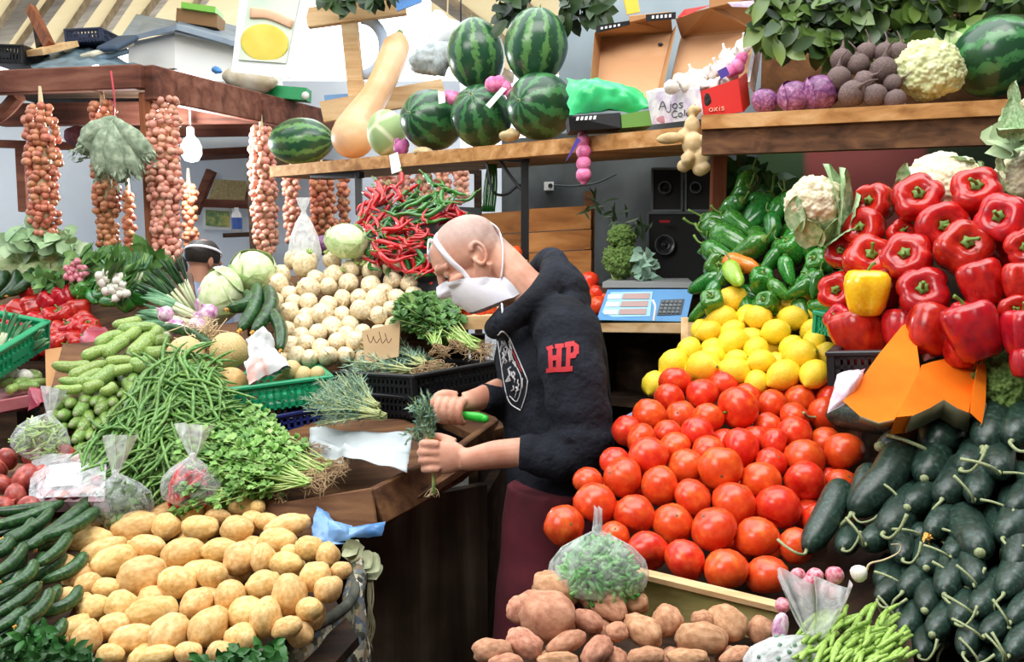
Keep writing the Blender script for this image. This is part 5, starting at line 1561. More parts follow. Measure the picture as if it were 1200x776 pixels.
M_CURD = mat('cauliflower_curd', [(0.3, '#c9bb94'), (0.55, '#ded3b6'), (0.75, '#ece5d2')], scale=5, rough=0.75, sss=0.05)
M_GCURD = mat('greenish_curd', [(0.3, '#a8ac72'), (0.55, '#c9cf9c'), (0.75, '#e2e4c0')], scale=4, rough=0.75)
M_BROC = mat('broccoli_floret', [(0.3, '#3e5a24'), (0.55, '#66843c'), (0.75, '#8fa75c')], scale=9, rough=0.8, bump=0.8, bscale=60)
M_CLEAF = mat('cauliflower_leaf', [(0.3, '#6f9a62'), (0.5, '#9dbd8c'), (0.72, '#d0dfba')], scale=5, rough=0.5, detail=5)


def curd_mesh(i, m, knob=0.13, fine=0.035):
    bm = bmesh.new()
    bmesh.ops.create_icosphere(bm, subdivisions=6, radius=1)
    for v in bm.verts:
        p = v.co.copy()
        f1 = noise.voronoi(p * 2.6 + Vector((i, 0, 0)))[0][0]
        f2 = noise.voronoi(p * 8.5 + Vector((0, i, 0)))[0][0]
        k = 1 + knob * (0.35 - f1) * 1.3 + fine * (0.4 - f2) * 2.2
        v.co = p * (k if p.z > -0.3 else k * 0.85)
    bm.verts.index_update()
    vf = [v.co.copy() for v in bm.verts], [tuple(v.index for v in f.verts) for f in bm.faces]
    bm.free()
    return mesh('curd', vf, m)


CURD = [curd_mesh(0, M_CURD), curd_mesh(1, M_CURD)]
GCURD = curd_mesh(2, M_GCURD, 0.12, 0.045)
BROC = [curd_mesh(3, M_BROC, 0.3, 0.09), curd_mesh(4, M_BROC, 0.3, 0.09)]


def big_leaf(L, W, curl, seed, ruffle=0.06):
    def f(a, b):
        w = W * (sin(pi * min(1, 0.12 + b * 0.86)) ** 0.7) * (a - 0.5)
        ed = (2 * abs(a - 0.5)) ** 2
        return Vector((w, b * L, -curl * L * b * b + 0.16 * W * ed + ruffle * ed * noise.noise(Vector((a * 5 + seed, b * 7, seed))) + 0.03 * (abs(a - 0.5) < 0.06)))
    return grid(f, 10, 12)


def cauliflower(label, u, v, dist, rx, rz, ax, curd, leaves, name='cauliflower'):
    R = rx * dist / F
    m = zframe(at(u, v, dist), ax, 0, (R, R, rz * dist / F))
    o = thing(name, label, 'cauliflower', m, None, [('curd', curd)])
    inv = m.inverted()
    for k, (lu, lv, tu, tv, W, curl) in enumerate(leaves):
        p, q = inv @ at(lu, lv, dist - R * 0.25), inv @ at(tu, tv, dist - R * 0.75)
        L = (q - p).length
        nrm = (p + q) / 2
        mm = frame(p, (q - p).cross(nrm), nrm)
        y = (q - p).normalized()
        x = y.cross(nrm).normalized()
        z = x.cross(y)
        mm = Matrix((x, y, z)).transposed().to_4x4()
        mm.translation = p
        add_part(o, 'leaf', mesh('cauliflower_leaf', xf(big_leaf(L, W / rx * 1.6, curl, k), mm), M_CLEAF))
    return o


cauliflower('greenish cauliflower on the shelf between the beets and watermelon', 1087, 85, shelf_depth(1087) + 0.14, 42, 38, (0.05, -0.5, 0.85), GCURD, [])
cabbage('cabbage', 'bright green cabbage behind the cauliflower and big watermelon', 1118, 55, shelf_depth(1118) + 0.36, 30, mat('bright_cabbage_leaf', [(0.3, '#4f8a35'), (0.5, '#7cb04f'), (0.72, '#a9cf7c')], scale=4, rough=0.45), M_CAB2, nl=5)

# ------------------------------------------------------------------ ginger hanging at the shelf edge
dg_ = shelf_depth(812) - 0.07
GB = [(812, 131, 8, 7, 80), (811, 147, 11, 9, 80), (786, 162, 17, 7, 5), (803, 158, 11, 8, 20), (811, 168, 14, 12, 70), (826, 163, 8, 6, 30), (828, 173, 7, 6, 90), (821, 185, 14, 10, 60), (806, 186, 9, 8, 60), (802, 194, 9, 8, 20), (822, 197, 11, 9, 20), (817, 128, 6, 4, 150)]
c = at(811, 160, dg_)
gi = join(*[xf(lumpy(egg(1, 1, 1, 14, 10), 0.12, 1.8, i), frame(at(u, v, dg_ - 0.012 * (i % 3)) - c, CR * cos(radians(g)) + CU * sin(radians(g)), -CF, (a * dg_ / F, b * dg_ / F, b * dg_ / F))) for i, (u, v, a, b, g) in enumerate(GB)])
M_GING = mat('ginger_root_skin', [(0.3, '#a68a5e'), (0.5, '#c8ae80'), (0.72, '#dfcba4')], scale=14, rough=0.7, detail=5)
o = thing('ginger_root', 'knobbly ginger root hanging before the shelf edge', 'ginger', Matrix.Translation(c))
b_ = add_part(o, 'root', mesh('ginger', gi, M_GING))
md = b_.modifiers.new('fuse', 'REMESH')
md.mode, md.voxel_size, md.use_smooth_shade = 'VOXEL', 0.004, True
md = b_.modifiers.new('relax', 'SMOOTH')
md.iterations, md.factor = 4, 0.5
add_part(o, 'string', mesh('string', tube([at(813, 130, dg_) - c, at(814, 112, dg_ + 0.06) - c], 0.0025, 5), M_STRING))

# ------------------------------------------------------------------ bay leaves on the wall and leafy bunches at the top
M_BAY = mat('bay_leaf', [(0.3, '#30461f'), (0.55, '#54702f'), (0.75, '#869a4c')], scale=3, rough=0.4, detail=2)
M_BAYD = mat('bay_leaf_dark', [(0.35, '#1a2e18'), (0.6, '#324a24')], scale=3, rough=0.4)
M_TWIG = mat('twig', ['#5b4a30', '#7d6a48'], scale=20, rough=0.8)


def leafy_bunch(label, cx, x0, x1, y0, y1, dep, n_, L, W, ml, ml2, thick=0.14, name='bay_branch', cat='bay branch'):
    top = at(cx, y0 - 8, dep)
    o = thing(name, label, cat, Matrix.Translation(top))
    ga, gb_, gt = [], [], []
    for k in range(n_):
        u, v = rnd(x0, x1), rnd(y0, y1)
        if noise.noise(Vector((u * 0.05, v * 0.05, cx))) < -0.25:
            continue
        p = at(u, v, dep - rnd(0, thick)) - top
        d = Vector((rnd(-0.8, 0.8), rnd(-0.7, 0.1), rnd(-1, 0.25)))
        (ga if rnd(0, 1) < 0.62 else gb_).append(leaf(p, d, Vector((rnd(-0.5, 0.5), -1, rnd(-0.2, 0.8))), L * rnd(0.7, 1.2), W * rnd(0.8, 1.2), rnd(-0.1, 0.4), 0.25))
    for k in range(max(6, n_ // 14)):
        q = at(rnd(x0, x1), rnd((y0 + y1) / 2, y1), dep - rnd(0, thick * 0.6)) - top
        gt.append(tube(spline([Vector((rnd(-0.05, 0.05), 0.02, 0)), q * 0.5 + rvec(0.03), q], 4), [0.005, 0.0035, 0.002], 5))
    add_part(o, 'twigs', mesh('twigs', join(*gt), M_TWIG))
    add_part(o, 'leaves', mesh('leaves', join(*ga), ml))
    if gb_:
        add_part(o, 'dark_leaves', mesh('leaves', join(*gb_), ml2))  # randomly picked leaves, in the dark leaf colour
    return o


db = shelf_depth(1000) + 0.4
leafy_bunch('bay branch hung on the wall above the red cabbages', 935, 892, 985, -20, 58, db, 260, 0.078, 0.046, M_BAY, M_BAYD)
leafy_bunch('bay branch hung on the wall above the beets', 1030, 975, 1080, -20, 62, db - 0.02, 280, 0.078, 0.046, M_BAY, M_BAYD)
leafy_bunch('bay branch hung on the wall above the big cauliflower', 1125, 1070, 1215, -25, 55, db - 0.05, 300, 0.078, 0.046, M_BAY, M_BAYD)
leafy_bunch('dark leafy bunch hung at the top of the timber frame post', 410, 378, 424, -30, 4, 4.5, 60, 0.1, 0.05, M_BAYD, M_BAYD, 0.1, 'leafy_bunch', 'leafy bunch')
leafy_bunch('dark leafy bunch hung beside the blue sign', 446, 430, 462, -30, 2, 4.5, 45, 0.1, 0.05, M_BAYD, M_BAYD, 0.1, 'leafy_bunch', 'leafy bunch')
leafy_bunch('leafy bunch hung between the two upper watermelons', 600, 588, 622, -25, 24, 3.6, 40, 0.09, 0.05, M_BAYD, M_BAYD, 0.1, 'leafy_bunch', 'leafy bunch')
leafy_bunch('leafy bunch hung above the green plastic bag', 682, 655, 710, -25, 20, 3.5, 50, 0.1, 0.05, M_BAYD, M_BAYD, 0.1, 'leafy_bunch', 'leafy bunch')
gbag = thing('plastic_bag', 'white and grey plastic bag hanging left of the upper watermelons', 'plastic bag', Matrix.Identity(4))
add_part(gbag, 'white_top', mesh('bag_top', xf(lumpy(egg(0.09, 0.06, 0.1, 20, 14), 0.05, 12, 4), Matrix.Translation(at(522, 42, 4.2))), mat('milky_plastic', ['#dfe4e6', '#f1f4f5'], scale=20, rough=0.3)))
add_part(gbag, 'grey_bottom', mesh('bag_bottom', xf(lumpy(egg(0.13, 0.07, 0.06, 20, 14), 0.05, 14, 8), Matrix.Translation(at(512, 70, 4.18))), mat('grey_mesh_plastic', ['#8d9697', '#b9c0c0'], scale=40, rough=0.5)))
add_part(gbag, 'string', mesh('bag_string', tube([at(524, 30, 4.2), at(526, -40, 4.2)], 0.004, 6), M_STRING))

# ------------------------------------------------------------------ the vendor
random.seed(5)
DV = 2.3
PX = DV / F
HC = at(547, 296, DV)
HF = (-CR * 0.766 - CU * 0.63 - CF * 0.12).normalized()            # where the face points
HT = (-CR * 0.63 + CU * 0.766).normalized()
HM = frame(HC, HF, HT)                                             # local x forward, y his left (towards the aisle), z crown
HT = (HM.to_3x3() @ Vector((0, 0, 1)))
FEET = Vector((at(640, 590, 2.32).x, at(640, 590, 2.32).y, 0))


def E(c, r, n=18, m=12):
    return xf(egg(*r, n, m), Matrix.Translation(c))


def pair(fn):
    return join(fn(1), fn(-1))


def ear(s):
    rim = [Vector((-0.012 + 0.017 * cos(a) - 0.006 * sin(a), s * (0.077 + 0.010 * sin(a * 0.5)), -0.03 + 0.028 * sin(a))) for a in [pi * 2 * k / 16 + 0.6 for k in range(15)]]
    return join(tube(rim, [0.005, 0.006, 0.006, 0.0055, 0.006, 0.007], 8), E((-0.012, s * 0.071, -0.03), (0.015, 0.006, 0.024)), E((0.006, s * 0.075, -0.034), (0.006, 0.006, 0.007)))


head = join(
    E((-0.004, 0, 0.012), (0.101, 0.078, 0.084), 28, 20), E((-0.03, 0, -0.01), (0.07, 0.07, 0.07), 24, 16), E((0.034, 0, 0.012), (0.064, 0.066, 0.062), 24, 16),
    E((0.036, 0, -0.058), (0.056, 0.054, 0.072), 24, 16), E((0.066, 0, -0.112), (0.026, 0.03, 0.022)), tube([(0.06, 0.0, -0.115), (0.0, 0.0, -0.075)], [0.026, 0.04], 12),
    pair(lambda s: tube(spline([(0.066, s * 0.018, -0.116), (0.03, s * 0.045, -0.098), (-0.006, s * 0.06, -0.055)], 4), [0.018, 0.019, 0.022], 10)),
    pair(lambda s: tube(spline([(0.094, s * 0.004, 0.006), (0.09, s * 0.03, 0.009), (0.068, s * 0.056, -0.002)], 4), [0.009, 0.0105, 0.009], 10)),
    pair(lambda s: E((0.07, s * 0.04, -0.042), (0.024, 0.022, 0.016))), pair(lambda s: E((0.079, s * 0.032, -0.0165), (0.0125, 0.0165, 0.0105))),
    tube(spline([(0.093, 0, 0.0), (0.104, 0, -0.022), (0.111, 0, -0.044), (0.103, 0, -0.055)], 4), [0.01, 0.011, 0.0155, 0.011], 12), pair(lambda s: E((0.103, s * 0.012, -0.048), (0.011, 0.009, 0.009))),
    tube(spline([(0.08, 0.024, -0.083), (0.095, 0, -0.078), (0.08, -0.024, -0.083)], 4), [0.004, 0.007, 0.004], 8), tube(spline([(0.079, 0.022, -0.089), (0.094, 0, -0.091), (0.079, -0.022, -0.089)], 4), [0.004, 0.008, 0.004], 8),
    pair(ear))
head_w = xf(head, HM)
NB = at(636, 362, 2.31)
neck = tube(spline([HM @ Vector((-0.045, 0, -0.02)), HM @ Vector((-0.05, 0, -0.09)), at(610, 336, 2.3), NB, NB + Vector((0.02, 0, -0.08))], 4), [0.055, 0.06, 0.06, 0.07, 0.08], 20)
neckfront = tube(spline([HM @ Vector((0.0, 0, -0.07)), HM @ Vector((-0.03, 0, -0.15)), NB], 4), [0.042, 0.048, 0.05], 16)


def fing(q, r):
    return tube(spline([at(*p) for p in q], 4), r, 9)


# near (left) hand around the stalk, far (right) hand around the knife handle
hand_l = join(
    tube(spline([at(613, 530, 2.08), at(580, 533, 2.07), at(553, 538, 2.06), at(540, 538, 2.06)], 4), [0.037, 0.035, 0.029, 0.027], 18, flat=0.82),
    xf(lumpy(egg(1, 1, 1, 18, 12), 0.03, 2), frame(at(524, 536, 2.062), CR + CU * 0.06, -CF, (0.052, 0.041, 0.021))),
    xf(egg(1, 1, 1, 14, 10), frame(at(512, 535, 2.06), CU, -CF, (0.038, 0.014, 0.016))),
    *[fing([(514, 521 + k * 9.6, 2.052), (500 - (0, 2, 1, -3)[k], 520 + k * 9.8, 2.048), (495 - (0, 2, 1, -3)[k], 520.5 + k * 9.8, 2.066), (499, 521 + k * 9.8, 2.084), (509, 521.5 + k * 9.6, 2.088)], [0.0115, 0.0115, 0.0105, 0.0098, 0.008]) for k in range(4)],
    fing([(532, 521, 2.078), (519, 514, 2.085), (508, 512, 2.085), (499, 515, 2.078)], [0.017, 0.0125, 0.011, 0.008]))
hand_r = join(
    tube(spline([at(585, 458, 2.32), at(566, 466, 2.27), at(551, 470, 2.235), at(544, 472, 2.23)], 4), [0.036, 0.033, 0.028, 0.028], 18, flat=0.85),
    xf(lumpy(egg(1, 1, 1, 18, 12), 0.03, 2), frame(at(530, 474, 2.225), CR - CU * 0.12, CU, (0.046, 0.036, 0.023))),
    *[fing([(518 + k * 8.3, 468 + k * 0.8, 2.205), (514 + k * 8.5, 472 + k, 2.178), (512 + k * 8.6, 482 + k, 2.172), (515 + k * 8.4, 492 + k * 0.6, 2.182), (520 + k * 8, 494 + k * 0.5, 2.2)], [0.0115, 0.011, 0.0102, 0.0095, 0.008]) for k in range(4)],
    fing([(534, 465, 2.215), (520, 462, 2.2), (510, 467, 2.195), (506, 477, 2.192)], [0.016, 0.0125, 0.0108, 0.008]))
SH_S = (Vector((0.40, -0.916, 0))).normalized()                     # his left shoulder's direction
SH_F = Vector((-0.916, -0.40, 0))


def ring_loft(rows, n=28):
    vs, fs = [], []
    for c, a, b, tilt in rows:
        f = (SH_F + Vector((0, 0, tilt))).normalized()
        for j in range(n):
            t = 2 * pi * j / n
            x, y = cos(t), sin(t)
            x, y = abs(x) ** 0.8 * (1 if x > 0 else -1), abs(y) ** 0.8 * (1 if y > 0 else -1)
            vs.append(c + SH_S * (a * x) + f * (b * y))
    m = len(rows)
    for i in range(m - 1):
        for j in range(n):
            fs.append((i * n + j, i * n + (j + 1) % n, (i + 1) * n + (j + 1) % n, (i + 1) * n + j))
    fs += [tuple(range(n - 1, -1, -1)), tuple(range((m - 1) * n, m * n))]
    return vs, fs


def torso(k):
    return ring_loft([(at(656, 604, 2.32), 0.155 * k, 0.12 * k, 0), (at(655, 575, 2.32), 0.165 * k, 0.128 * k, 0), (at(655, 530, 2.32), 0.17 * k, 0.132 * k, 0.05), (at(650, 470, 2.32), 0.178 * k, 0.132 * k, -0.1),
                      (at(644, 420, 2.31), 0.19 * k, 0.13 * k, -0.25), (at(642, 385, 2.31), 0.185 * k, 0.115 * k, -0.4), (at(640, 362, 2.31), 0.12 * k, 0.095 * k, -0.5), (at(636, 350, 2.31), 0.075 * k, 0.075 * k, -0.5)])


def leg(px, d, r):
    a = at(px, 585, d)
    kn = Vector((a.x + SH_F.x * 0.06, a.y + SH_F.y * 0.06, 0.5))
    an = Vector((a.x - SH_F.x * 0.02, a.y - SH_F.y * 0.02, 0.09))
    return a, kn, an


LEGS = [leg(640, 2.22, 1), leg(664, 2.42, 1)]
limbs = join(*[tube(spline([a, kn, an], 5), [0.085, 0.06, 0.045, 0.04], 16) for a, kn, an in LEGS], *[E(an + SH_F * 0.05 - Vector((0, 0, 0.05)), (0.1, 0.05, 0.035)) for a, kn, an in LEGS])
upper_arms = join(tube(spline([at(662, 384, 2.16), at(675, 450, 2.1), at(680, 520, 2.1), at(640, 533, 2.085), at(610, 530, 2.08)], 5), [0.055, 0.05, 0.044, 0.042, 0.037], 16),
                  tube(spline([at(622, 380, 2.46), at(622, 430, 2.44), at(618, 474, 2.4), at(594, 462, 2.34), at(580, 460, 2.31)], 5), [0.055, 0.048, 0.042, 0.038, 0.035], 16))
nsk = Nodes('vendor_skin')
pos = nsk.add('ShaderNodeNewGeometry')
vm = nsk.add('ShaderNodeVectorMath', operation='DOT_PRODUCT')
sub = nsk.add('ShaderNodeVectorMath', operation='SUBTRACT')
sub.inputs[1].default_value = HC
nsk.link(pos.outputs['Position'], sub.inputs[0])
nsk.link(sub.outputs[0], vm.inputs[0])
vm.inputs[1].default_value = (HT * 0.8 - HF * 0.62)
hair_line = nsk.ramp(nsk.math('ADD', nsk.math('MULTIPLY', vm.outputs['Value'], 4.0), nsk.math('ADD', 0.42, nsk.math('MULTIPLY', nsk.noise(25, 3, coord='raw'), 0.12))), [(0.42, '#000000'), (0.62, '#ffffff')])
dist_ = nsk.add('ShaderNodeVectorMath', operation='LENGTH')
nsk.link(sub.outputs[0], dist_.inputs[0])
near_head = nsk.math('LESS_THAN', dist_.outputs['Value'], 0.125)
mixc = nsk.add('ShaderNodeMix', data_type='RGBA')
nsk.link(nsk.math('MULTIPLY', near_head, hair_line), mixc.inputs[0])
nsk.link(nsk.ramp(nsk.noise(14, 4, coord='raw'), [(0.3, '#c98a72'), (0.55, '#dca58d'), (0.75, '#e8b9a2')]), mixc.inputs[6])
nsk.link(nsk.ramp(nsk.noise(30, 4, coord='raw'), [(0.3, '#a58a80'), (0.7, '#bfa297')]), mixc.inputs[7])
M_SKIN = nsk.finish(mixc.outputs[2], 0.48, sss=0.12, spec=0.4)
vendor = thing('person', 'vendor with shaved head, white mask and black hoodie trimming a herb bunch', 'person', Matrix.Translation(FEET))


def fused(parent, nm, vf, m, voxel, smooth, it=6, fac=0.5):
    o = add_part(parent, nm, mesh(nm, move(vf, -FEET), m))
    md = o.modifiers.new('fuse', 'REMESH')
    md.mode, md.voxel_size, md.use_smooth_shade = 'VOXEL', voxel, True
    if it:
        md = o.modifiers.new('relax', 'SMOOTH')
        md.iterations, md.factor = it, fac
    return o


body = fused(vendor, 'body', join(head_w, neck, neckfront, hand_l, hand_r, xf(torso(0.8), Matrix.Identity(4)), upper_arms, limbs), M_SKIN, 0.0034, True, 3, 0.5)
bpy.context.view_layer.update()


def bvh_of(o):
    dg = bpy.context.evaluated_depsgraph_get()
    ev = o.evaluated_get(dg)
    me = ev.to_mesh()
    t = BVHTree.FromPolygons([o.matrix_world @ v.co for v in me.vertices], [tuple(p.vertices) for p in me.polygons])
    ev.to_mesh_clear()
    return t


BB = bvh_of(body)


def on_surface(tree, u, v, off=0.002, fallback=2.3):
    d = ray(u, v).normalized()
    loc, nrm, _i, _d = tree.ray_cast(EYE, d)
    if loc is None:
        loc, nrm, _i, _d = tree.find_nearest(at(u, v, fallback))
    if nrm.dot(d) > 0:
        nrm = -nrm
    return loc + nrm * off, nrm


# eyes, brows and mask
for s in (1, -1):
    add_part(vendor, 'eye', mesh('eye', move(xf(E((0.081, s * 0.032, -0.0185), (0.0105, 0.0125, 0.0095)), HM), -FEET), mat('eye_white', '#d9d2cb', rough=0.25)),
             [('iris', mesh('iris', move(xf(E((0.0905, s * 0.031, -0.022), (0.003, 0.0055, 0.0055), 10, 8), HM), -FEET), mat('iris_brown', '#3a2418', rough=0.2)))])
    bt_ = [leaf(HM @ Vector((0.1 - 0.03 * (k / 15) ** 2, s * (0.012 + 0.043 * k / 15), 0.008 + 0.004 * sin(k * 0.2))), HM.to_3x3() @ Vector((-0.2, s * 0.8, 0.4)), HM.to_3x3() @ Vector((1, 0, 0.3)), 0.012, 0.003, 0, 0, 2) for k in range(16)]
    add_part(vendor, 'eyebrow', mesh('eyebrow', move(join(*bt_), -FEET), mat('brow_hair', '#4a372c', rough=0.8)))
M_MASK = mat('white_mask_cloth', ['#ecebf8', '#f8f7fd'], scale=9, rough=0.75, bump=0.15, bscale=90)


def mask_pt(a, b, off):
    ph = radians(a * 128)
    k = abs(a)
    zt = -0.022 - 0.05 * min(1, k / 0.6) ** 1.6 - 0.045 * max(0, k - 0.6) / 0.4
    zb = -0.128 - 0.05 * k
    z = zt + (zb - zt) * b
    o_ = Vector((0.02, 0, z))
    d = Vector((cos(ph), sin(ph), 0))
    hit = BB.ray_cast(HM @ (o_ + d * 0.22), HM.to_3x3() @ -d, 0.22)
    r = 0.058 if hit[0] is None else min(0.112, (hit[0] - HM @ o_).length)
    r = max(r, 0.056 + 0.024 * (1 - k) * (1 - b * 0.3))
    r += 0.009 * sin(pi * min(1, b * 0.9 + 0.05)) * (1 - k * 0.7)
    return HM @ (o_ + d * (r + off))


mk_o, mk_i = grid(lambda a, b: mask_pt(a * 2 - 1, b, 0.006), 40, 22), grid(lambda a, b: mask_pt(a * 2 - 1, b, 0.004), 40, 22)
mask_o = add_part(vendor, 'face_mask', mesh('face_mask', move(join(mk_o, (mk_i[0], [tuple(reversed(f)) for f in mk_i[1]])), -FEET), M_MASK))


def strap(pxs, extra=()):
    pts = [on_surface(BB, u, v, 0.0035)[0] for u, v in pxs] + [HM @ Vector(e) for e in extra]
    return move(tube(spline(pts, 5), 0.0072, 8, flat=0.35), -FEET)


link('strap', mesh('strap', strap([(551, 330), (542, 320), (530, 307), (519, 294), (511, 281), (512, 272)], [(0.085, -0.03, 0.055), (0.06, -0.062, 0.03)]), M_MASK), mask_o)
link('strap', mesh('strap', strap([(588, 326), (589, 312), (589, 298), (588, 287), (585, 276), (579, 266)], [(-0.085, -0.02, 0.06), (-0.07, -0.06, 0.03)]), M_MASK), mask_o)
link('strap', mesh('strap', move(tube(spline([HM @ Vector(q) for q in ((0.09, 0.035, 0.055), (0.06, 0.0, 0.088), (0.045, -0.04, 0.077))], 5), 0.006, 8, flat=0.35), -FEET), M_MASK), mask_o)

# hoodie
nh = Nodes('black_sweatshirt')
M_HOOD = nh.finish(nh.ramp(nh.noise(6, 4, coord='raw'), [(0.35, '#14161d'), (0.65, '#262a34')]), 0.88, bump=0.8, bscale=11, spec=0.2, bdist=0.03)


def fold(k, amp):
    return lambda a, t: 1 + amp * sin(t * k + 1.3 * sin(a)) * (0.4 + 0.6 * abs(sin(a * 0.5)))


sleeve_l = tube(spline([at(650, 372, 2.2), at(664, 392, 2.14), at(672, 440, 2.09), at(680, 492, 2.085), at(681, 520, 2.085), at(662, 533, 2.08), at(640, 534, 2.08), at(612, 530, 2.08)], 6),
                [0.07, 0.085, 0.08, 0.076, 0.078, 0.066, 0.056, 0.043], 24, shape=fold(52, 0.06))
sleeve_r = tube(spline([at(612, 372, 2.46), at(610, 420, 2.46), at(612, 460, 2.43), at(608, 478, 2.4), at(590, 470, 2.34), at(569, 466, 2.28)], 6), [0.07, 0.075, 0.068, 0.06, 0.05, 0.04], 20, shape=fold(44, 0.05))
hood = join(
    tube(spline([at(590, 378, 2.2), at(612, 366, 2.17), at(640, 340, 2.2), at(652, 312, 2.3), at(640, 306, 2.38), at(612, 345, 2.46), at(590, 372, 2.4), at(580, 385, 2.28), at(590, 378, 2.2)], 5), [0.032, 0.034, 0.04, 0.036, 0.034, 0.032, 0.03, 0.03, 0.032], 14),
    xf(lumpy(egg(1, 1, 1, 20, 14), 0.08, 1.7, 3), frame(at(661, 330, 2.3), CR * 0.75 - CU * 0.66, Vector((0, 0, 1)), (0.08, 0.11, 0.05))),
    xf(egg(1, 1, 1, 16, 12), frame(at(672, 350, 2.3), CR * 0.5 - CU * 0.8, Vector((0, 0, 1)), (0.055, 0.12, 0.045))))
cuffs = join(tube([at(626, 531, 2.08), at(608, 530, 2.08)], [0.046, 0.042], 20), tube([at(578, 467, 2.3), at(564, 466, 2.27)], [0.042, 0.038], 18))
hem = ring_loft([(at(656, 592, 2.32), 0.158, 0.124, 0), (at(655, 575, 2.32), 0.168, 0.131, 0)])
sag = xf(lumpy(egg(1, 1, 1, 20, 14), 0.05, 1.5, 4), frame(at(686, 545, 2.26), CU, -CF, (0.1, 0.085, 0.13)))
# open neck: the hoodie starts below the collar ring
hoodie = fused(vendor, 'hoodie', join(torso(1.0), sleeve_l, sleeve_r, hood, cuffs, hem, sag), M_HOOD, 0.006, True, 3, 0.5)
bpy.context.view_layer.update()
BH = bvh_of(hoodie)
M_REDPRINT = mat('red_print', '#c22a33', rough=0.7)
M_WPRINT = mat('white_print', '#d8d6da', rough=0.7)


def decal(poly, m, nm, n_=6, off=0.003):
    """Quad TL, TR, BR, BL in the photo laid onto the hoodie."""
    a, b, c, d = [Vector((*p, 0)) for p in poly]
    pts = {}

    def f(s, t):
        q = a.lerp(b, s).lerp(d.lerp(c, s), t)
        return on_surface(BH, q.x, q.y, off)[0] - FEET
    return grid(f, n_, n_)


def line_decal(pxs, r):
    return tube([on_surface(BH, u, v, 0.002)[0] - FEET for u, v in pxs], r, 6)


H_ = [[(641, 407), (648, 405), (650, 409), (642, 411)], [(643, 409), (648, 408), (649, 434), (644, 435)], [(641, 432), (651, 430), (651, 436), (641, 437)], [(648, 417), (655, 416), (655, 422), (648, 423)],
      [(651, 404), (661, 403), (661, 408), (651, 409)], [(653, 407), (659, 406), (658, 433), (652, 433)], [(650, 431), (661, 430), (661, 436), (650, 436)]]
P_ = [[(662, 402), (673, 400), (673, 406), (662, 408)], [(664, 406), (669, 405), (668, 433), (663, 434)], [(661, 430), (671, 429), (671, 435), (661, 436)], [(672, 401), (678, 405), (678, 416), (672, 410)], [(672, 411), (678, 412), (674, 420), (670, 420)], [(667, 415), (673, 413), (673, 420), (667, 421)]]
link('sleeve_letters', mesh('sleeve_letters', join(*[decal(q, None, '', 3) for q in H_ + P_]), M_REDPRINT), hoodie)['label'] = 'red HP letters'
em = [line_decal(spline([Vector((u, v, 0)) for u, v in q], 4) and [(p.x, p.y) for p in spline([Vector((u, v, 0)) for u, v in q], 4)], r) for q, r in (
    ([(584, 392), (590, 388), (598, 397)], 0.002), ([(598, 397), (608, 420), (619, 446)], 0.0017), ([(619, 446), (617, 462), (611, 481)], 0.0017), ([(611, 481), (600, 474), (594, 464)], 0.0017), ([(594, 464), (590, 440), (584, 400)], 0.0017),
    ([(592, 400), (602, 422), (612, 446), (607, 470), (598, 464)], 0.0014), ([(613, 443), (613, 455)], 0.0014), ([(604, 466), (609, 450)], 0.0014))]
for k in range(34):
    u, v = rnd(586, 600), rnd(398, 455)
    u += (v - 398) * 0.18
    em.append(line_decal([(u, v), (u + rnd(-3, 3), v + rnd(1, 5)), (u + rnd(-3, 3), v + rnd(4, 9))], rnd(0.0014, 0.0032)))
link('chest_emblem', mesh('chest_emblem', join(*em), M_WPRINT), hoodie)['label'] = 'white shield emblem'
link('emblem_line', mesh('emblem_line', line_decal([(597, 402), (604, 418), (612, 436)], 0.0016), M_REDPRINT), hoodie)
link('drawstring', mesh('drawstring', move(tube(spline([at(588, 356, 2.2), at(589, 366, 2.17), at(591, 380, 2.165)], 4), 0.0028, 6), -FEET), M_WPRINT), hoodie)

# trousers and shoes
M_TROU = mat('maroon_trousers', [(0.35, '#4d1722'), (0.65, '#6e2432')], scale=5, rough=0.85, bump=0.4, bscale=18)
tr = join(ring_loft([(at(655, 572, 2.32), 0.155, 0.118, 0), (at(655, 600, 2.32), 0.165, 0.128, 0), (at(654, 640, 2.32), 0.165, 0.12, 0)]),
          *[tube(spline([a + Vector((0, 0, 0.03)), a.lerp(kn, 0.5), kn, kn.lerp(an, 0.5), an + Vector((0, 0, -0.02))], 6), [0.105, 0.1, 0.085, 0.075, 0.07], 22, shape=fold(30, 0.03)) for a, kn, an in LEGS])
fused(vendor, 'trousers', tr, M_TROU, 0.008, True, 4, 0.5)
for a, kn, an in LEGS:
    sh = join(xf(lumpy(egg(0.145, 0.052, 0.05, 20, 14), 0.004, 20), frame(an + SH_F * 0.06 - Vector((0, 0, 0.042)), SH_F, (0, 0, 1))))
    sh = ([Vector((v.x, v.y, max(v.z, 0.002))) for v in sh[0]], sh[1])
    add_part(vendor, 'shoe', mesh('shoe', move(sh, -FEET), M_BLACK))

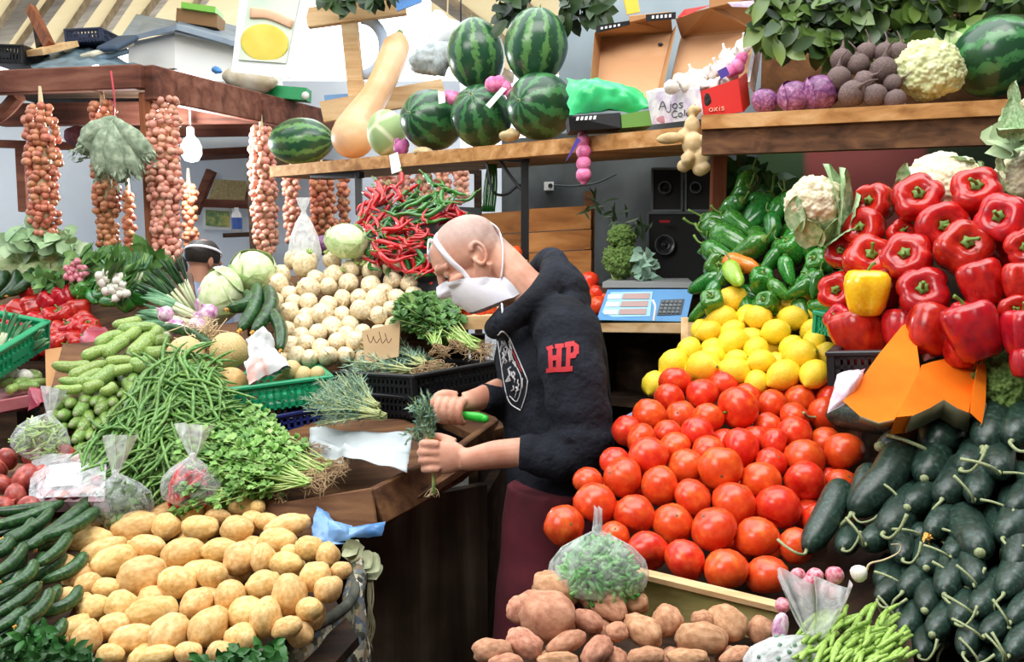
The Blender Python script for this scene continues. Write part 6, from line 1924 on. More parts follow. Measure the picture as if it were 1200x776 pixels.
# what he holds
kn_ = thing('knife', 'small knife with a bright green handle in the vendor\'s right hand', 'knife', Matrix.Translation(at(540, 486, 2.195)))
k0 = at(540, 486, 2.195)
M_KNIFE = mat('green_knife_handle', '#2fc23a', rough=0.35)
hnd = tube(spline([at(520, 485, 2.2) - k0, at(545, 487, 2.193) - k0, at(560, 489, 2.188) - k0, at(569, 491, 2.185) - k0], 4), [0.009, 0.011, 0.0125, 0.0105], 12, flat=0.75)
hnd = join(hnd, E(at(568, 491, 2.185) - k0, (0.011, 0.009, 0.0105)))
add_part(kn_, 'handle', mesh('knife_handle', hnd, M_KNIFE))
q0, q1 = at(520, 485, 2.2) - k0, at(478, 481, 2.2) - k0
add_part(kn_, 'blade', mesh('knife_blade', slab([q0 + Vector((0, 0, 0.008)), q1 + Vector((0, 0, 0.004)), q1 + Vector((0.01, 0, -0.003)), q0 + Vector((0, 0, -0.009))], (0, 0.0015, 0)), mat('steel_blade', '#b9bdc0', rough=0.25), False))


def sprig(p, d, L, n_, w, spread=0.5, lw=0.006):
    """A feathery stalk with side leaflets."""
    d = Vector(d).normalized()
    q = spline([p, p + d * L * 0.5 + rvec(L * 0.06), p + d * L + rvec(L * 0.14)], 5)
    st = tube(q, [w, w * 0.7, w * 0.3], 5)
    lv = []
    for k in range(n_):
        t = 0.25 + 0.75 * k / n_
        c = q[min(len(q) - 1, int(t * (len(q) - 1)))]
        e = (d + rvec(spread * 1.6)).normalized()
        lv.append(leaf(c, e, rvec(), L * rnd(0.12, 0.24), lw, rnd(0, 0.4), 0.1, 2))
    return st, lv


hbm = at(507, 545, 2.072)
o = thing('herb_bunch', 'grey green herb bunch the vendor is trimming between his hands', 'herbs', Matrix.Translation(hbm))
ss, ll_ = [], []
for k in range(26):
    st, lv = sprig(at(507, 520, 2.073) - hbm + rvec(0.004), CU * 0.9 - CR * rnd(0.05, 0.45) + rvec(0.2), rnd(0.08, 0.13), 26, 0.0016, 0.7, 0.005)
    ss.append(st)
    ll_ += lv
for k in range(14):
    st, lv = sprig(at(500, 482, 2.12) - hbm + rvec(0.01), -CU * 0.9 - CR * rnd(0.0, 0.5) + rvec(0.25), rnd(0.06, 0.12), 30, 0.0014, 0.8, 0.005)
    ss.append(st)
    ll_ += lv
add_part(o, 'leaves', mesh('herb_leaves', join(*ll_), M_DILL))
add_part(o, 'stems', mesh('herb_stems', join(*ss, *[tube(spline([at(507 + rnd(-1, 1), 505, 2.073) - hbm, at(507 + rnd(-1, 1), 545, 2.073) - hbm, at(509 + rnd(-2, 2), 583 - rnd(0, 16), 2.07) - hbm], 3), [0.003, 0.003, 0.0015], 5) for _ in range(7)]), M_STEMG))
add_part(o, 'roots', mesh('herb_roots', join(*[tube(spline([at(508, 570, 2.07) - hbm, at(508 + rnd(-8, 6), 576, 2.07) - hbm, at(506 + rnd(-12, 10), 583, 2.07) - hbm], 3), 0.0007, 4) for _ in range(9)]), M_ROOT))


# ------------------------------------------------------------------ the two people far back
def bg_person(label, u, v, d, face, shirt, hairc, strapc=None, rpx=20):
    """Seen from behind, head at (u, v)."""
    c = at(u, v, d)
    feet = Vector((c.x, c.y, 0))
    o = thing('person', label, 'person', Matrix.Translation(feet))
    M = frame(c, face, (0, 0, 1))
    h = join(E((0, 0, 0.015), (0.095, 0.076, 0.09), 20, 14), E((0.03, 0, -0.06), (0.055, 0.052, 0.07)), tube([(0.1, 0, 0), (0.115, 0, -0.03)], [0.01, 0.014], 8), pair(lambda s: E((-0.005, s * 0.078, -0.02), (0.016, 0.008, 0.03))),
             tube([(-0.02, 0, -0.05), (-0.03, 0, -0.2)], [0.055, 0.065], 14), tube([(-0.03, 0, -0.18), (-0.03, 0, -0.75)], [0.1, 0.13], 14, flat=1.3),
             pair(lambda s: tube(spline([(-0.02, s * 0.17, -0.24), (-0.02, s * 0.22, -0.5), (0.14, s * 0.18, -0.66), (0.2, s * 0.16, -0.66)], 4), [0.05, 0.045, 0.036, 0.03], 10)),
             *[tube(spline([(0.24, s * (0.12 + 0.018 * k), -0.66), (0.28, s * (0.12 + 0.018 * k), -0.67), (0.29, s * (0.12 + 0.018 * k), -0.7)], 3), 0.0095, 6) for s in (1, -1) for k in range(4)], pair(lambda s: E((0.22, s * 0.15, -0.66), (0.045, 0.04, 0.018))), pair(lambda s: tube([(0.2, s * 0.11, -0.66), (0.24, s * 0.09, -0.68)], 0.01, 6)),
             pair(lambda s: tube([(-0.02, s * 0.09, -0.7), (-0.02, s * 0.1, -c.z + 0.08)], [0.08, 0.05], 12)), pair(lambda s: E((0.04, s * 0.1, -c.z + 0.045), (0.12, 0.05, 0.044))))
    ob = add_part(o, 'body', mesh('body', move(xf(h, M), -feet), mat('skin_back', ['#bf8368', '#d09a7e'], scale=9, rough=0.5)))
    md = ob.modifiers.new('fuse', 'REMESH')
    md.mode, md.voxel_size, md.use_smooth_shade = 'VOXEL', 0.007, True
    hr = grid(lambda a, b: Vector((cos((a - 0.5) * 5.0 + pi) * cos(b * 1.5 - 0.45) * 0.1 - 0.003, sin((a - 0.5) * 5.0 + pi) * cos(b * 1.5 - 0.45) * 0.081, 0.018 + sin(b * 1.5 - 0.45) * 0.094)), 24, 12)
    add_part(o, 'hair', mesh('hair', move(xf(hr, M), -feet), mat('dark_hair', ['#17120f', '#2a211c'], scale=60, rough=0.7)))
    sh = join(tube([(-0.03, 0, -0.13), (-0.03, 0, -0.2), (-0.03, 0, -0.3), (-0.03, 0, -0.8)], [0.075, 0.12, 0.15, 0.16], 20, flat=1.35), pair(lambda s: tube(spline([(-0.02, s * 0.13, -0.2), (-0.02, s * 0.2, -0.3), (-0.02, s * 0.23, -0.42)], 4), [0.06, 0.07, 0.062], 12)))
    so = add_part(o, 'shirt', mesh('shirt', move(xf(sh, M), -feet), shirt))
    md = so.modifiers.new('fuse', 'REMESH')
    md.mode, md.voxel_size, md.use_smooth_shade = 'VOXEL', 0.01, True
    add_part(o, 'trousers', mesh('trousers', move(xf(pair(lambda s: tube([(-0.02, s * 0.08, -0.72), (-0.02, s * 0.1, -c.z + 0.07)], [0.11, 0.075], 14)), M), -feet), M_BLACK))
    if strapc:
        add_part(o, 'mask_strap', mesh('mask_strap', move(xf(tube([(cos(t) * 0.102, sin(t) * 0.084, 0.035 + 0.03 * cos(t + 2.4)) for t in [2 * pi * k / 24 for k in range(25)]], 0.008, 8, flat=0.4), M), -feet), strapc))
    return o


bg_person('person with dark hair and a white mask strap in a grey shirt far behind', 238, 303, 4.7, (0.55, 0.8, -0.1), mat('grey_shirt', '#7d8ba4', rough=0.85), None, M_MASK)
bg_person('dark haired person mostly hidden behind the one in the grey shirt', 205, 317, 5.6, (-0.3, 0.9, -0.1), mat('dark_shirt', '#3a3f48', rough=0.85), None)

# ------------------------------------------------------------------ strings of shallots
random.seed(31)


def onion_string(label, u0, v0, u1, v1, wpx, d, bulbs, rpx, n_, taper=0.7, group=None, parts=True):
    top, bot = at(u0, v0, d), at(u1, v1, d)
    top.z = max(top.z, bot.z + 0.01)
    o = thing('onion_string', label, 'onion string', Matrix.Translation(top), group)
    ax = bot - top
    R, r = wpx / 2 * d / F, rpx * d / F
    add_part(o, 'rope', mesh('rope', join(tube([Vector((0, 0, 0.09)), Vector((0, 0, 0)), ax * 0.5, ax], [0.006, 0.012, R * 0.55, R * 0.4], 10)), M_STRING))
    g = []
    rows = max(2, int(ax.length / (r * 1.25)))
    k = 0
    for i in range(rows):
        t = (i + 0.5) / rows
        w = R * rnd(0.8, 1.12) * (taper + (1 - taper) * sin(pi * min(1, 0.25 + t * 0.62))) - r * 0.6
        m_ = max(3, int(2 * pi * w / (r * 1.75)))
        for j in range(m_):
            a = 2 * pi * (j + 0.5 * (i % 2)) / m_ + rnd(-0.25, 0.25)
            if sin(a) > 0.5:
                continue                                            # nothing grows on the far side of the rope
            out = Vector((cos(a), sin(a), rnd(-0.5, -0.05)))
            p = ax * t + Vector((cos(a), sin(a), 0)) * w + Vector((0, 0, rnd(-0.4, 0.4) * r))
            m = zframe(p, -out + rvec(0.35), 0, r * rnd(0.85, 1.1))
            k += 1
            if parts and k <= 100:
                add_part(o, 'shallot', bulbs[k % 3], m=m)
            else:
                q = lathe([(0, -0.9), (0.75, -0.5), (0.95, 0), (0.42, 0.85), (0.05, 1.5)], 7)
                g.append(xf(q, m))
    if g:
        c = add_part(o, 'more_shallots' if parts else 'shallot_braid', mesh('shallots', join(*g), M_ONION if bulbs is BULBS else M_PINKON))
        c['kind'] = 'stuff'
    return o


onion_string('orange brown onion string hanging nearest the left wall', 48, 124, 53, 276, 38, 4.0, BULBS, 5.3, 0)
onion_string('onion string hanging behind the grey green herb sheaves', 120, 120, 127, 288, 31, 4.05, BULBS, 5.0, 0)
onion_string('longest pinkish onion string hanging right beside the loft post', 190, 116, 196, 306, 38, 4.05, PBULBS, 5.1, 0)
onion_string('narrow onion string just left of the loft post', 150, 225, 153, 302, 15, 4.5, BULBS, 5, 0)
onion_string('thin shadowed onion string to the right of the loft post', 221, 216, 223, 290, 20, 4.9, BULBS, 4.6, 0)
onion_string('pale pink onion string under the left end of the shelf', 306, 148, 312, 300, 30, 4.75, PBULBS, 5, 0)
onion_string('short pink onion string right of the one at the shelf end', 341, 206, 344, 284, 20, 4.95, PBULBS, 4.8, 0)
onion_string('broad onion string beside the black shelf bracket', 377, 206, 380, 276, 32, 4.95, BULBS, 5, 0)
onion_string('narrow onion string touching the black shelf bracket', 402, 208, 404, 268, 17, 5.1, BULBS, 4.8, 0)
for i, (u, v0, v1, lab) in enumerate(((452, 200, 236, 'first'), (474, 198, 236, 'second'), (497, 196, 240, 'third'), (519, 196, 240, 'fourth'), (540, 194, 238, 'fifth'))):
    onion_string('pale distant onion string behind the chilies, %s from the left' % lab, u, v0, u + 1, v1, 21, 5.6, PBULBS, 4.6, 0, group='pale onion strings behind the chilies', parts=False)

rl = thing('hanging_rail', 'dark rail on posts that carries the onion strings behind the shelf', 'rail', Matrix.Identity(4))
ra, rb = at(296, 199, 5.0), at(560, 188, 5.72)
ra.z = rb.z = at(400, 200, 5.2).z + 0.04
sp(rl, 'rail', bar(ra, rb, 0.04, 0.05), M_DARKW)
for q in (ra, rb):
    sp(rl, 'post', box(0.05, 0.05, q.z, (q.x, q.y, q.z / 2)), M_DARKW)

# herb sheaves hanging under the loft
hs = at(133, 141, 3.9)
o = thing('herb_sheaf', 'grey green dried herb sheaves hanging head down before an onion string', 'herbs', Matrix.Translation(hs))
add_part(o, 'string', mesh('sheaf_string', tube([Vector((0.0, 0, 0.22)), Vector((0.01, 0, 0.1)), Vector((0, 0, 0))], 0.004, 6), mat('red_string', '#c03a44', rough=0.6)))
M_SHEAF = mat('dried_herb', [(0.3, '#5f7058'), (0.5, '#8a9a80'), (0.72, '#b7c2a8')], scale=30, rough=0.8, detail=6)
for (u, v, r0) in ((94, 180, 16), (116, 206, 16), (141, 214, 18), (163, 206, 14), (178, 186, 14)):
    p = at(u, v, 3.85) - hs
    q = spline([Vector((0, 0, 0)), p * 0.35 + Vector((0, -0.03, 0.02)), p * 0.75, p], 5)
    body_ = lumpy(tube(q, [0.02, r0 * 0.0016, r0 * 0.0034, r0 * 0.0032, 0.012], 14), 0.012, 30, u)
    lv = []
    for k in range(60):
        c = q[int(rnd(6, len(q) - 1))]
        e = rvec()
        e.y = -abs(e.y)
        lv.append(leaf(c + e.normalized() * r0 * 0.0026, p.normalized() + rvec(0.5), e, rnd(0.02, 0.04), 0.014, 0.3, 0.3, 2))
    add_part(o, 'sheaf', mesh('sheaf', join(body_, *lv), M_SHEAF))

# ------------------------------------------------------------------ far stall: peppers, cabbages, cucumbers
RP = [(8, 372), (24, 366), (40, 360), (56, 356), (72, 352), (84, 348), (38, 342), (55, 342), (70, 344), (60, 336), (44, 335), (82, 340), (12, 388), (28, 384), (46, 380), (62, 376), (78, 372), (92, 366), (98, 378), (20, 398),
      (36, 396), (54, 394), (70, 392), (86, 388), (102, 386), (108, 394), (72, 402), (92, 402), (112, 402), (56, 406), (-4, 398), (38, 408)]
rl_ = row_labels(RP, 13, lambda t: 'small red pepper on the far stall, {n} from the left, {r}')
for i, ((u, v), lab) in enumerate(zip(RP, rl_)):
    k = 14 * S_RP2.px(u, v)
    thing('red_pepper', lab, 'pepper', zframe(S_RP2.at(u, v, 0.0), S_RP2.n * 0.6 + rvec(0.9), i, (k, k, k)), 'red peppers on the far stall', [('flesh', BELLS[i % 4]), ('stem', STEMS[i % 3])])
GP = [(100, 345), (112, 352), (126, 348), (140, 352), (152, 346), (165, 338), (120, 338), (135, 338), (150, 358), (130, 360), (165, 352), (112, 336), (140, 328), (158, 326), (152, 316), (120, 305), (132, 308), (175, 352), (95, 334), (105, 328)]
gl_ = row_labels(GP, 12, lambda t: 'green pepper on the far stall, {n} from the left, {r}')
for i, ((u, v), lab) in enumerate(zip(GP, gl_)):
    k = 12 * S_GP2.px(u, v)
    thing('green_pepper', lab, 'pepper', frame(S_GP2.at(u, v, 0.02), S_GP2.along(u, v, rnd(0, 180)), S_GP2.n, (k * 1.2, k, k)) if i % 2 else zframe(S_GP2.at(u, v, 0.02), S_GP2.n + rvec(0.6), 0, k), 'green peppers on the far stall',
          [('flesh', GPEPS[i % 5][0]), ('stem', GPEPS[i % 5][1])] if i % 2 else [('flesh', GBLOCK[i % 3]), ('stem', STEMS[i % 3])])
for u, v, r, lab in ((30, 290, 21, 'leafy pale cabbage at the left wall end of the far stall'), (64, 294, 19, 'leafy pale cabbage under the first onion string'), (12, 312, 19, 'pale cabbage above the dark cucumbers on the far stall'), (40, 318, 19, 'pale cabbage between the cucumbers and the radish bunch'), (72, 312, 15, 'small cabbage left of the radish bunch')):
    cabbage('cabbage', lab, u, v, 4.1, r, M_CAB2, M_CAB, nl=6)
FSL = Slope((20, 340, 4.0), (60, 300, 4.15), (90, 320, 4.05))


def loose_leaves(label, region, dep, n_, L, W, m, cat='leaves', name='leafy_greens', up=0.4):
    us, vs = [p[0] for p in region], [p[1] for p in region]
    c = at(sum(us) / len(us), sum(vs) / len(vs), dep)
    g = []
    while len(g) < n_:
        u, v = rnd(min(us), max(us)), rnd(min(vs), max(vs))
        if inside(region, u, v):
            g.append(leaf(at(u, v, dep - rnd(0, 0.08)) - c, Vector((rnd(-1, 1), rnd(-0.8, 0.3), rnd(-0.4, 1))), Vector((rnd(-0.5, 0.5), -1, rnd(0, 1))), L * rnd(0.6, 1.2), W * rnd(0.7, 1.2), rnd(0, 0.6), 0.25, 3))
    return tag(link(name, mesh(name, join(*g), m), None, Matrix.Translation(c)), label, cat, None, 'stuff')


loose_leaves('dark outer leaves spread over the far stall cabbages', [(0, 275), (90, 270), (95, 300), (0, 300)], 4.05, 60, 0.09, 0.07, M_CLEAF)
loose_leaves('green lettuce leaves along the back of the far stall', [(85, 300), (175, 295), (205, 330), (100, 330)], 4.0, 110, 0.09, 0.06, M_LEAFG)
loose_leaves('tangle of herb leaves under the leeks on the far stall', [(40, 322), (110, 318), (115, 340), (40, 340)], 3.98, 110, 0.05, 0.04, M_LEAFG)
for i, (a, b, c, d) in enumerate(((-10, 352, 12, 322), (2, 356, 24, 322), (12, 352, 36, 324), (-6, 338, 8, 318), (20, 346, 42, 320))):
    p, q = FSL.at(a, b, 0.03), FSL.at(c, d, 0.03)
    thing('cucumber', 'dark cucumber on the far stall, %s from the left' % ORD[(0, 2, 3, 1, 4)[i]], 'cucumber', frame((p + q) / 2, p - q, FSL.n, ((p - q).length / 2, 0.16, 0.16)), 'cucumbers on the far stall', [('skin', CUCS[i % 3]), ('flower_tip', CUCTIP)])


def root_bunch(label, u, v, d, n_, rpx, body_mat, leaf_m, top_dir, name, cat, spread=1.0, parts=True, tail=True, L=0.12):
    c = at(u, v, d)
    o = thing(name, label, cat, Matrix.Translation(c))
    r = rpx * d / F
    for k in range(n_):
        a = k * 2.4
        p = Vector((cos(a), -0.3, sin(a))) * (r * 0.85 * spread * sqrt(k + 0.4)) + rvec(r * 0.2)
        me = TURNS[k % 4].copy()
        me.materials.clear()
        me.materials.append(body_mat)
        b = add_part(o, 'root', me, m=zframe(p, Vector(top_dir) + rvec(0.4), 0, r))
        if tail:
            link('root_tail', TAILS[k % 3], b)
    g = [leaf(rvec(r), Vector(top_dir) + rvec(0.45), rvec(), L * rnd(0.7, 1.2), L * 0.18, 0.3, 0.2, 3) for _ in range(26)]
    add_part(o, 'leaves', mesh('bunch_leaves', join(*g), leaf_m))
    return o


M_RADISH = mat('pink_radish_skin', [(0.35, '#c04a64'), (0.6, '#e7a3ad')], scale=2, rough=0.35)
M_WHITER = mat('white_radish_skin', [(0.35, '#e3ddcc'), (0.6, '#f5f1e6')], scale=4, rough=0.4)
root_bunch('bunch of small pink radishes on the far stall beneath the cabbages', 90, 318, 3.9, 14, 4.2, M_RADISH, M_LEAFG, (0.5, 0.3, 0.4), 'radish_bunch', 'radishes')
root_bunch('bunch of small white turnips on the far stall green peppers', 131, 330, 3.75, 10, 5.5, M_WHITER, M_LEAFG, (0.2, 0.2, 0.9), 'turnip_bunch', 'turnips', L=0.16)
root_bunch('second bunch of white turnips lower among the far green peppers', 141, 339, 3.72, 8, 5, M_WHITER, M_LEAFG, (0.5, 0.2, 0.6), 'turnip_bunch', 'turnips', L=0.1)

M_LEEK = mat('leek_blade', [(0.3, '#3f6f4f'), (0.55, '#6a9b72'), (0.75, '#9dc29a')], scale=20, rough=0.45)
M_LEEKW = mat('leek_white', ['#e6e6cf', '#cddba8'], scale=10, rough=0.4)


def blade_bunch(label, pu, pv, tu, tv, d, n_, spread, wpx, name, cat, bulb=None, m=None, dd=0.0):
    """Leeks or spring onions: white shanks at (pu, pv), blades fanning toward (tu, tv)."""
    a, b = at(pu, pv, d), at(tu, tv, d + dd)
    o = thing(name, label, cat, Matrix.Translation(a))
    ax = b - a
    side = ax.cross(CF).normalized()
    L = ax.length
    w = wpx * d / F
    sh, bl = [], []
    for k in range(n_):
        off = side * (w * (k - (n_ - 1) / 2) * 0.6) + rvec(w * 0.3)
        d_ = (ax.normalized() + side * (spread * (k - (n_ - 1) / 2) / n_)).normalized()
        sh.append(tube([off - d_ * 0.02, off + d_ * L * 0.3, off + d_ * L * 0.45], [w * 0.5, w * 0.42, w * 0.4], 8))
        for j in range(4):
            e = (d_ + rvec(0.16)).normalized()
            q = spline([off + d_ * L * 0.33, off + d_ * L * 0.33 + e * L * 0.35, off + d_ * L * 0.33 + e * L * 0.68 - CU * rnd(0, 0.08) * L], 5)
            bl.append(tube(q, [w * 0.42, w * 0.5, w * 0.42, w * 0.08], 6, flat=0.2))
    add_part(o, 'shank', mesh('shanks', join(*sh), M_LEEKW))
    add_part(o, 'blades', mesh('blades', join(*bl), m or M_LEEK))
    if bulb:
        for k in range(n_):
            me = TURNS[k % 4].copy()
            me.materials.clear()
            me.materials.append(bulb)
            add_part(o, 'bulb', me, m=zframe(side * (w * 2.1 * (k - (n_ - 1) / 2)) - ax.normalized() * w * rnd(0.2, 1.8) - CF * rnd(0, w), ax, 0, w * 1.35))
    return o


blade_bunch('leek bunch with blue green tops standing behind the turnip bunches', 152, 338, 146, 294, 3.85, 7, 1.3, 4, 'leek_bunch', 'leeks')
blade_bunch('thick leek bunch with its tops cut flat before the grey shirted person', 222, 362, 180, 312, 3.3, 8, 0.7, 5, 'leek_bunch', 'leeks', m=M_CUC)
blade_bunch('spring onion bunch with purple white bulbs lying over the melons', 228, 381, 160, 366, 2.95, 6, 0.6, 8, 'spring_onion_bunch', 'spring onions', M_PURON)

for i, (u, v, r, lab) in enumerate(((208, 384, 12, 'white and purple onion in front of the spring onion blades'), (236, 381, 14, 'brightest purple onion just left of the dry root tuft'), (244, 367, 12, 'pale purple onion below the wide pale cabbage'), (194, 368, 10, 'small purple onion at the left of the onion group'))):
    d = 2.78
    solo('purple_onion', ONIONS[1][i % 2], lab, 'onion', zframe(at(u, v, d), (0.6 - 0.4 * i, -0.3, 0.5), i, r * d / F))

# green crate at the left edge with spring onions, tray below it
M_GCRATE = mat('green_crate_plastic', '#149162', rough=0.4)
M_BCRATE = mat('blue_crate_plastic', '#1d2c70', rough=0.45)
M_KCRATE = mat('black_crate_plastic', '#1c1d21', rough=0.45)
cx_ = (at(57, 404, 3.0) - at(-8, 454, 2.7))
crate_at('green slotted crate tilted at the left edge above small courgettes', at(-14, 452, 2.72), at(54, 408, 3.05), 0.3, 0.1, M_GCRATE, up=(0.2, -0.1, 1), bars=14)
blade_bunch('spring onion bunch with white bulbs in the tilted green crate', 4, 418, 34, 374, 2.95, 6, 0.9, 7, 'spring_onion_bunch', 'spring onions', M_WHITER)
TSL = Slope((10, 470, 2.75), (45, 460, 2.85), (30, 445, 3.0))
for i, (u, v) in enumerate(((8, 455), (18, 462), (28, 455), (36, 450), (44, 456), (12, 447), (26, 446), (40, 446), (33, 460))):
    R = 6 * TSL.px(u, v) / 0.3
    thing('pale_courgette', 'short pale courgette on the tray under the tilted green crate', 'courgette', frame(TSL.at(u, v, 0.02), TSL.along(u, v, rnd(-20, 30)), TSL.n, (0.035, R, R)), 'courgettes under the tilted green crate', [('skin', CGTS[i % 3]), ('stem_end', CGTTIP)])
tr_ = thing('tray', 'pinkish shallow tray of short courgettes under the green crate', 'tray', Matrix.Identity(4))
M_PINKT = mat('faded_pink_plastic', ['#9b4a52', '#c27a7e'], scale=6, rough=0.5)
sp(tr_, 'base', bed(TSL, [(-20, 478), (50, 466), (52, 440), (-20, 444)], -0.012), M_PINKT)
sp(tr_, 'front_lip', bar(TSL.at(-20, 480, 0.0), TSL.at(52, 466, 0.0), 0.02, 0.035), M_PINKT)
sp(tr_, 'side_post', box(0.05, 0.05, TSL.at(20, 470).z - 0.03, (TSL.at(20, 470).x, TSL.at(20, 470).y + 0.06, (TSL.at(20, 470).z - 0.03) / 2)), M_DARKW)
M_MAROON = mat('maroon_plastic', ['#8e2a3f', '#b24a5e'], scale=12, rough=0.3)
solo('plastic_bag', mesh('maroon_bag', crumple([(96, 408, 3.2), (122, 382, 3.3), (130, 392, 3.1), (104, 424, 3.0)], 14, 8, 0.02, 14, 0.012, 3), M_MAROON), 'strip of maroon plastic bag between red peppers and pale courgettes', 'plastic bag')
solo('plastic_bag', mesh('maroon_bag', crumple([(36, 464, 2.7), (56, 458, 2.7), (52, 476, 2.62), (32, 482, 2.62)], 12, 8, 0.02, 16, 0.012, 5), M_MAROON), 'maroon plastic bag hanging on the pink tray corner', 'plastic bag')
solo('cardboard_piece', mesh('cardboard_piece', slab([at(53, 410, 2.95), at(92, 404, 2.98), at(92, 420, 2.9), at(76, 450, 2.75), at(54, 460, 2.7)], (0.002, 0.02, 0)), M_CARD, False), 'worn cardboard side left of the pale courgette pile', 'cardboard')

# ------------------------------------------------------------------ cabbages, melons, cucumbers in the middle
for u, v, d, r, ax, sq_, lab in ((297, 318, 3.05, 26, (0.3, -0.6, 0.8), 0.9, 'pale round cabbage above the left edge of the turnips'), (257, 346, 2.95, 33, (-0.8, -0.5, 0.3), 0.72, 'wide pale cabbage resting on the dark ridged cucumbers'), (406, 282, 3.1, 24, (0.2, -0.5, 0.9), 0.8, 'pale cabbage on top of the turnip pile')):
    cabbage('white_cabbage', lab, u, v, d, r, M_CAB, M_CAB2, ax, sq_, nl=6)
cabbage('red_cabbage', 'dark purple cabbage behind the cabbage on the turnip pile', 378, 287, 3.3, 12, M_RCAB, M_RCAB2, nl=4)
MSL = Slope((230, 440, 2.55), (290, 440, 2.55), (260, 380, 2.8))
for i, (u, v, r, lab) in enumerate(((268, 411, 22, 'round netted tan melon in front of the ridged cucumbers'), (218, 416, 22, 'brownish netted melon half covered by beans and roots'), (270, 450, 20, 'orange tan melon just above the green crate'), (244, 446, 14, 'small tan melon wedged between beans and crate'))):
    R = r * MSL.px(u, v)
    thing('melon', lab, 'melon', zframe(MSL.at(u, v, 0.0), (0.3 * i - 0.5, -0.6, 0.7), i, (R, R, R)), None, [('rind', mesh('melon', lumpy(egg(1, 1, 1, 24, 16), 0.03, 1.4, i), (M_TNET, M_TNET, mat('tan_melon_rind', ['#cfa160', '#dfb97e'], scale=4, rough=0.5), M_TNET)[i])), ('stem_scar', WSCAR)])
for i, (a, b, c, d, r, lab) in enumerate(((283, 396, 302, 342, 9, 'dark ridged cucumber standing left among three by the turnips'), (298, 398, 314, 345, 9, 'dark ridged cucumber standing in the middle of three by the turnips'), (268, 372, 290, 352, 9, 'dark ridged cucumber under the wide pale cabbage'), (330, 420, 318, 372, 8, 'dark ridged cucumber right beside the turnips'), (250, 415, 194, 392, 6, 'pale ridged cucumber lying over the brownish melon'))):
    p, q = MSL.at(a, b, 0.03), MSL.at(c, d, 0.03)
    R = r * MSL.px(a, b) / 0.15
    thing('cucumber', lab, 'cucumber', frame((p + q) / 2, p - q, MSL.n, ((p - q).length / 2, R, R)), None, [('skin', CUCS[i % 3]), ('flower_tip', CUCTIP)])
rt = at(236, 396, 2.7)
solo('root_tuft', mesh('root_tuft', join(*[tube(spline([rvec(0.02), rvec(0.05), rvec(0.08)], 4), 0.0016, 4) for _ in range(60)]), M_ROOT), 'tuft of dry brown roots between the purple onions and melons', 'roots', Matrix.Translation(rt))

# ------------------------------------------------------------------ crates in the middle
crate_at('green crate of melons and bags in front of the turnips', at(253, 490, 2.40), at(389, 471, 2.52), 0.24, 0.075, M_GCRATE, bars=16, rails=3, handles=False)
crate_at('dark blue crate under the green crate', at(262, 524, 2.42), at(384, 500, 2.54), 0.22, 0.06, M_BCRATE, bars=16, handles=False)
crate_at('upper black crate holding the grey green herbs', at(397, 463, 2.66), at(486, 470, 2.44), 0.36, 0.07, M_KCRATE, bars=18, handles=False)
crate_at('lower black crate beneath the herb crate', at(399, 482, 2.66), at(484, 490, 2.46), 0.36, 0.06, M_KCRATE, bars=18, handles=False)
for i, (u, v, r) in enumerate(((342, 434, 12), (355, 440, 11), (372, 438, 9), (330, 448, 10))):
    d = 2.52
    solo('melon', mesh('small_melon', lumpy(egg(1, 1, 1, 18, 12), 0.04, 1.4, i + 4), M_TNET), 'small tan melon in the green crate, %s' % ('largest one at the back', 'just left of the corner end', 'in the corner end', 'nearest the white bag')[i], 'melon', Matrix.Translation(at(u, v, d)) @ Matrix.Scale(r * d / F, 4))
M_FILM = plastic_film('clear_bag_plastic', '#eef2f6', 0.10)
M_FILMW = plastic_film('milky_bag_plastic', '#f2f4f6', 0.42)
M_FILML = plastic_film('lilac_bag_plastic', '#e9d9ea', 0.62)
solo('plastic_bag', mesh('white_red_bag', crumple([(286, 428, 2.5), (326, 420, 2.55), (342, 432, 2.48), (292, 452, 2.42)], 18, 12, 0.03, 18, 0.02, 8), mat('white_red_film', [(0.52, '#eceff2'), (0.56, '#e0a49a'), (0.6, '#eef0f2')], scale=4, rough=0.3)), 'white plastic bag with reddish print inside the green crate', 'plastic bag')
solo('plastic_bag', mesh('clear_bag', crumple([(288, 398, 2.55), (318, 396, 2.6), (322, 424, 2.5), (292, 428, 2.46)], 16, 14, 0.03, 20, 0.02, 12), M_FILMW), 'clear plastic bag of greens standing behind the green crate', 'plastic bag')
bx = thing('cardboard_box', 'brown cardboard box with scribbles holding back the turnips', 'box', Matrix.Identity(4))
sp(bx, 'front', slab([at(424, 388, 2.72), at(469, 378, 2.76), at(467, 418, 2.7), at(428, 426, 2.66)], (0, 0.015, 0)), mat('pale_cardboard', ['#a08460', '#b59a74'], scale=3, rough=0.85))
sp(bx, 'scribble', join(*[tube(spline([at(430 + k * 7, 392 + rnd(-4, 4), 2.675), at(434 + k * 7, 402, 2.675), at(438 + k * 7, 394 + rnd(-3, 6), 2.675)], 4), 0.0015, 5) for k in range(4)]), mat('brown_pen', '#6f4f3a', rough=0.6))

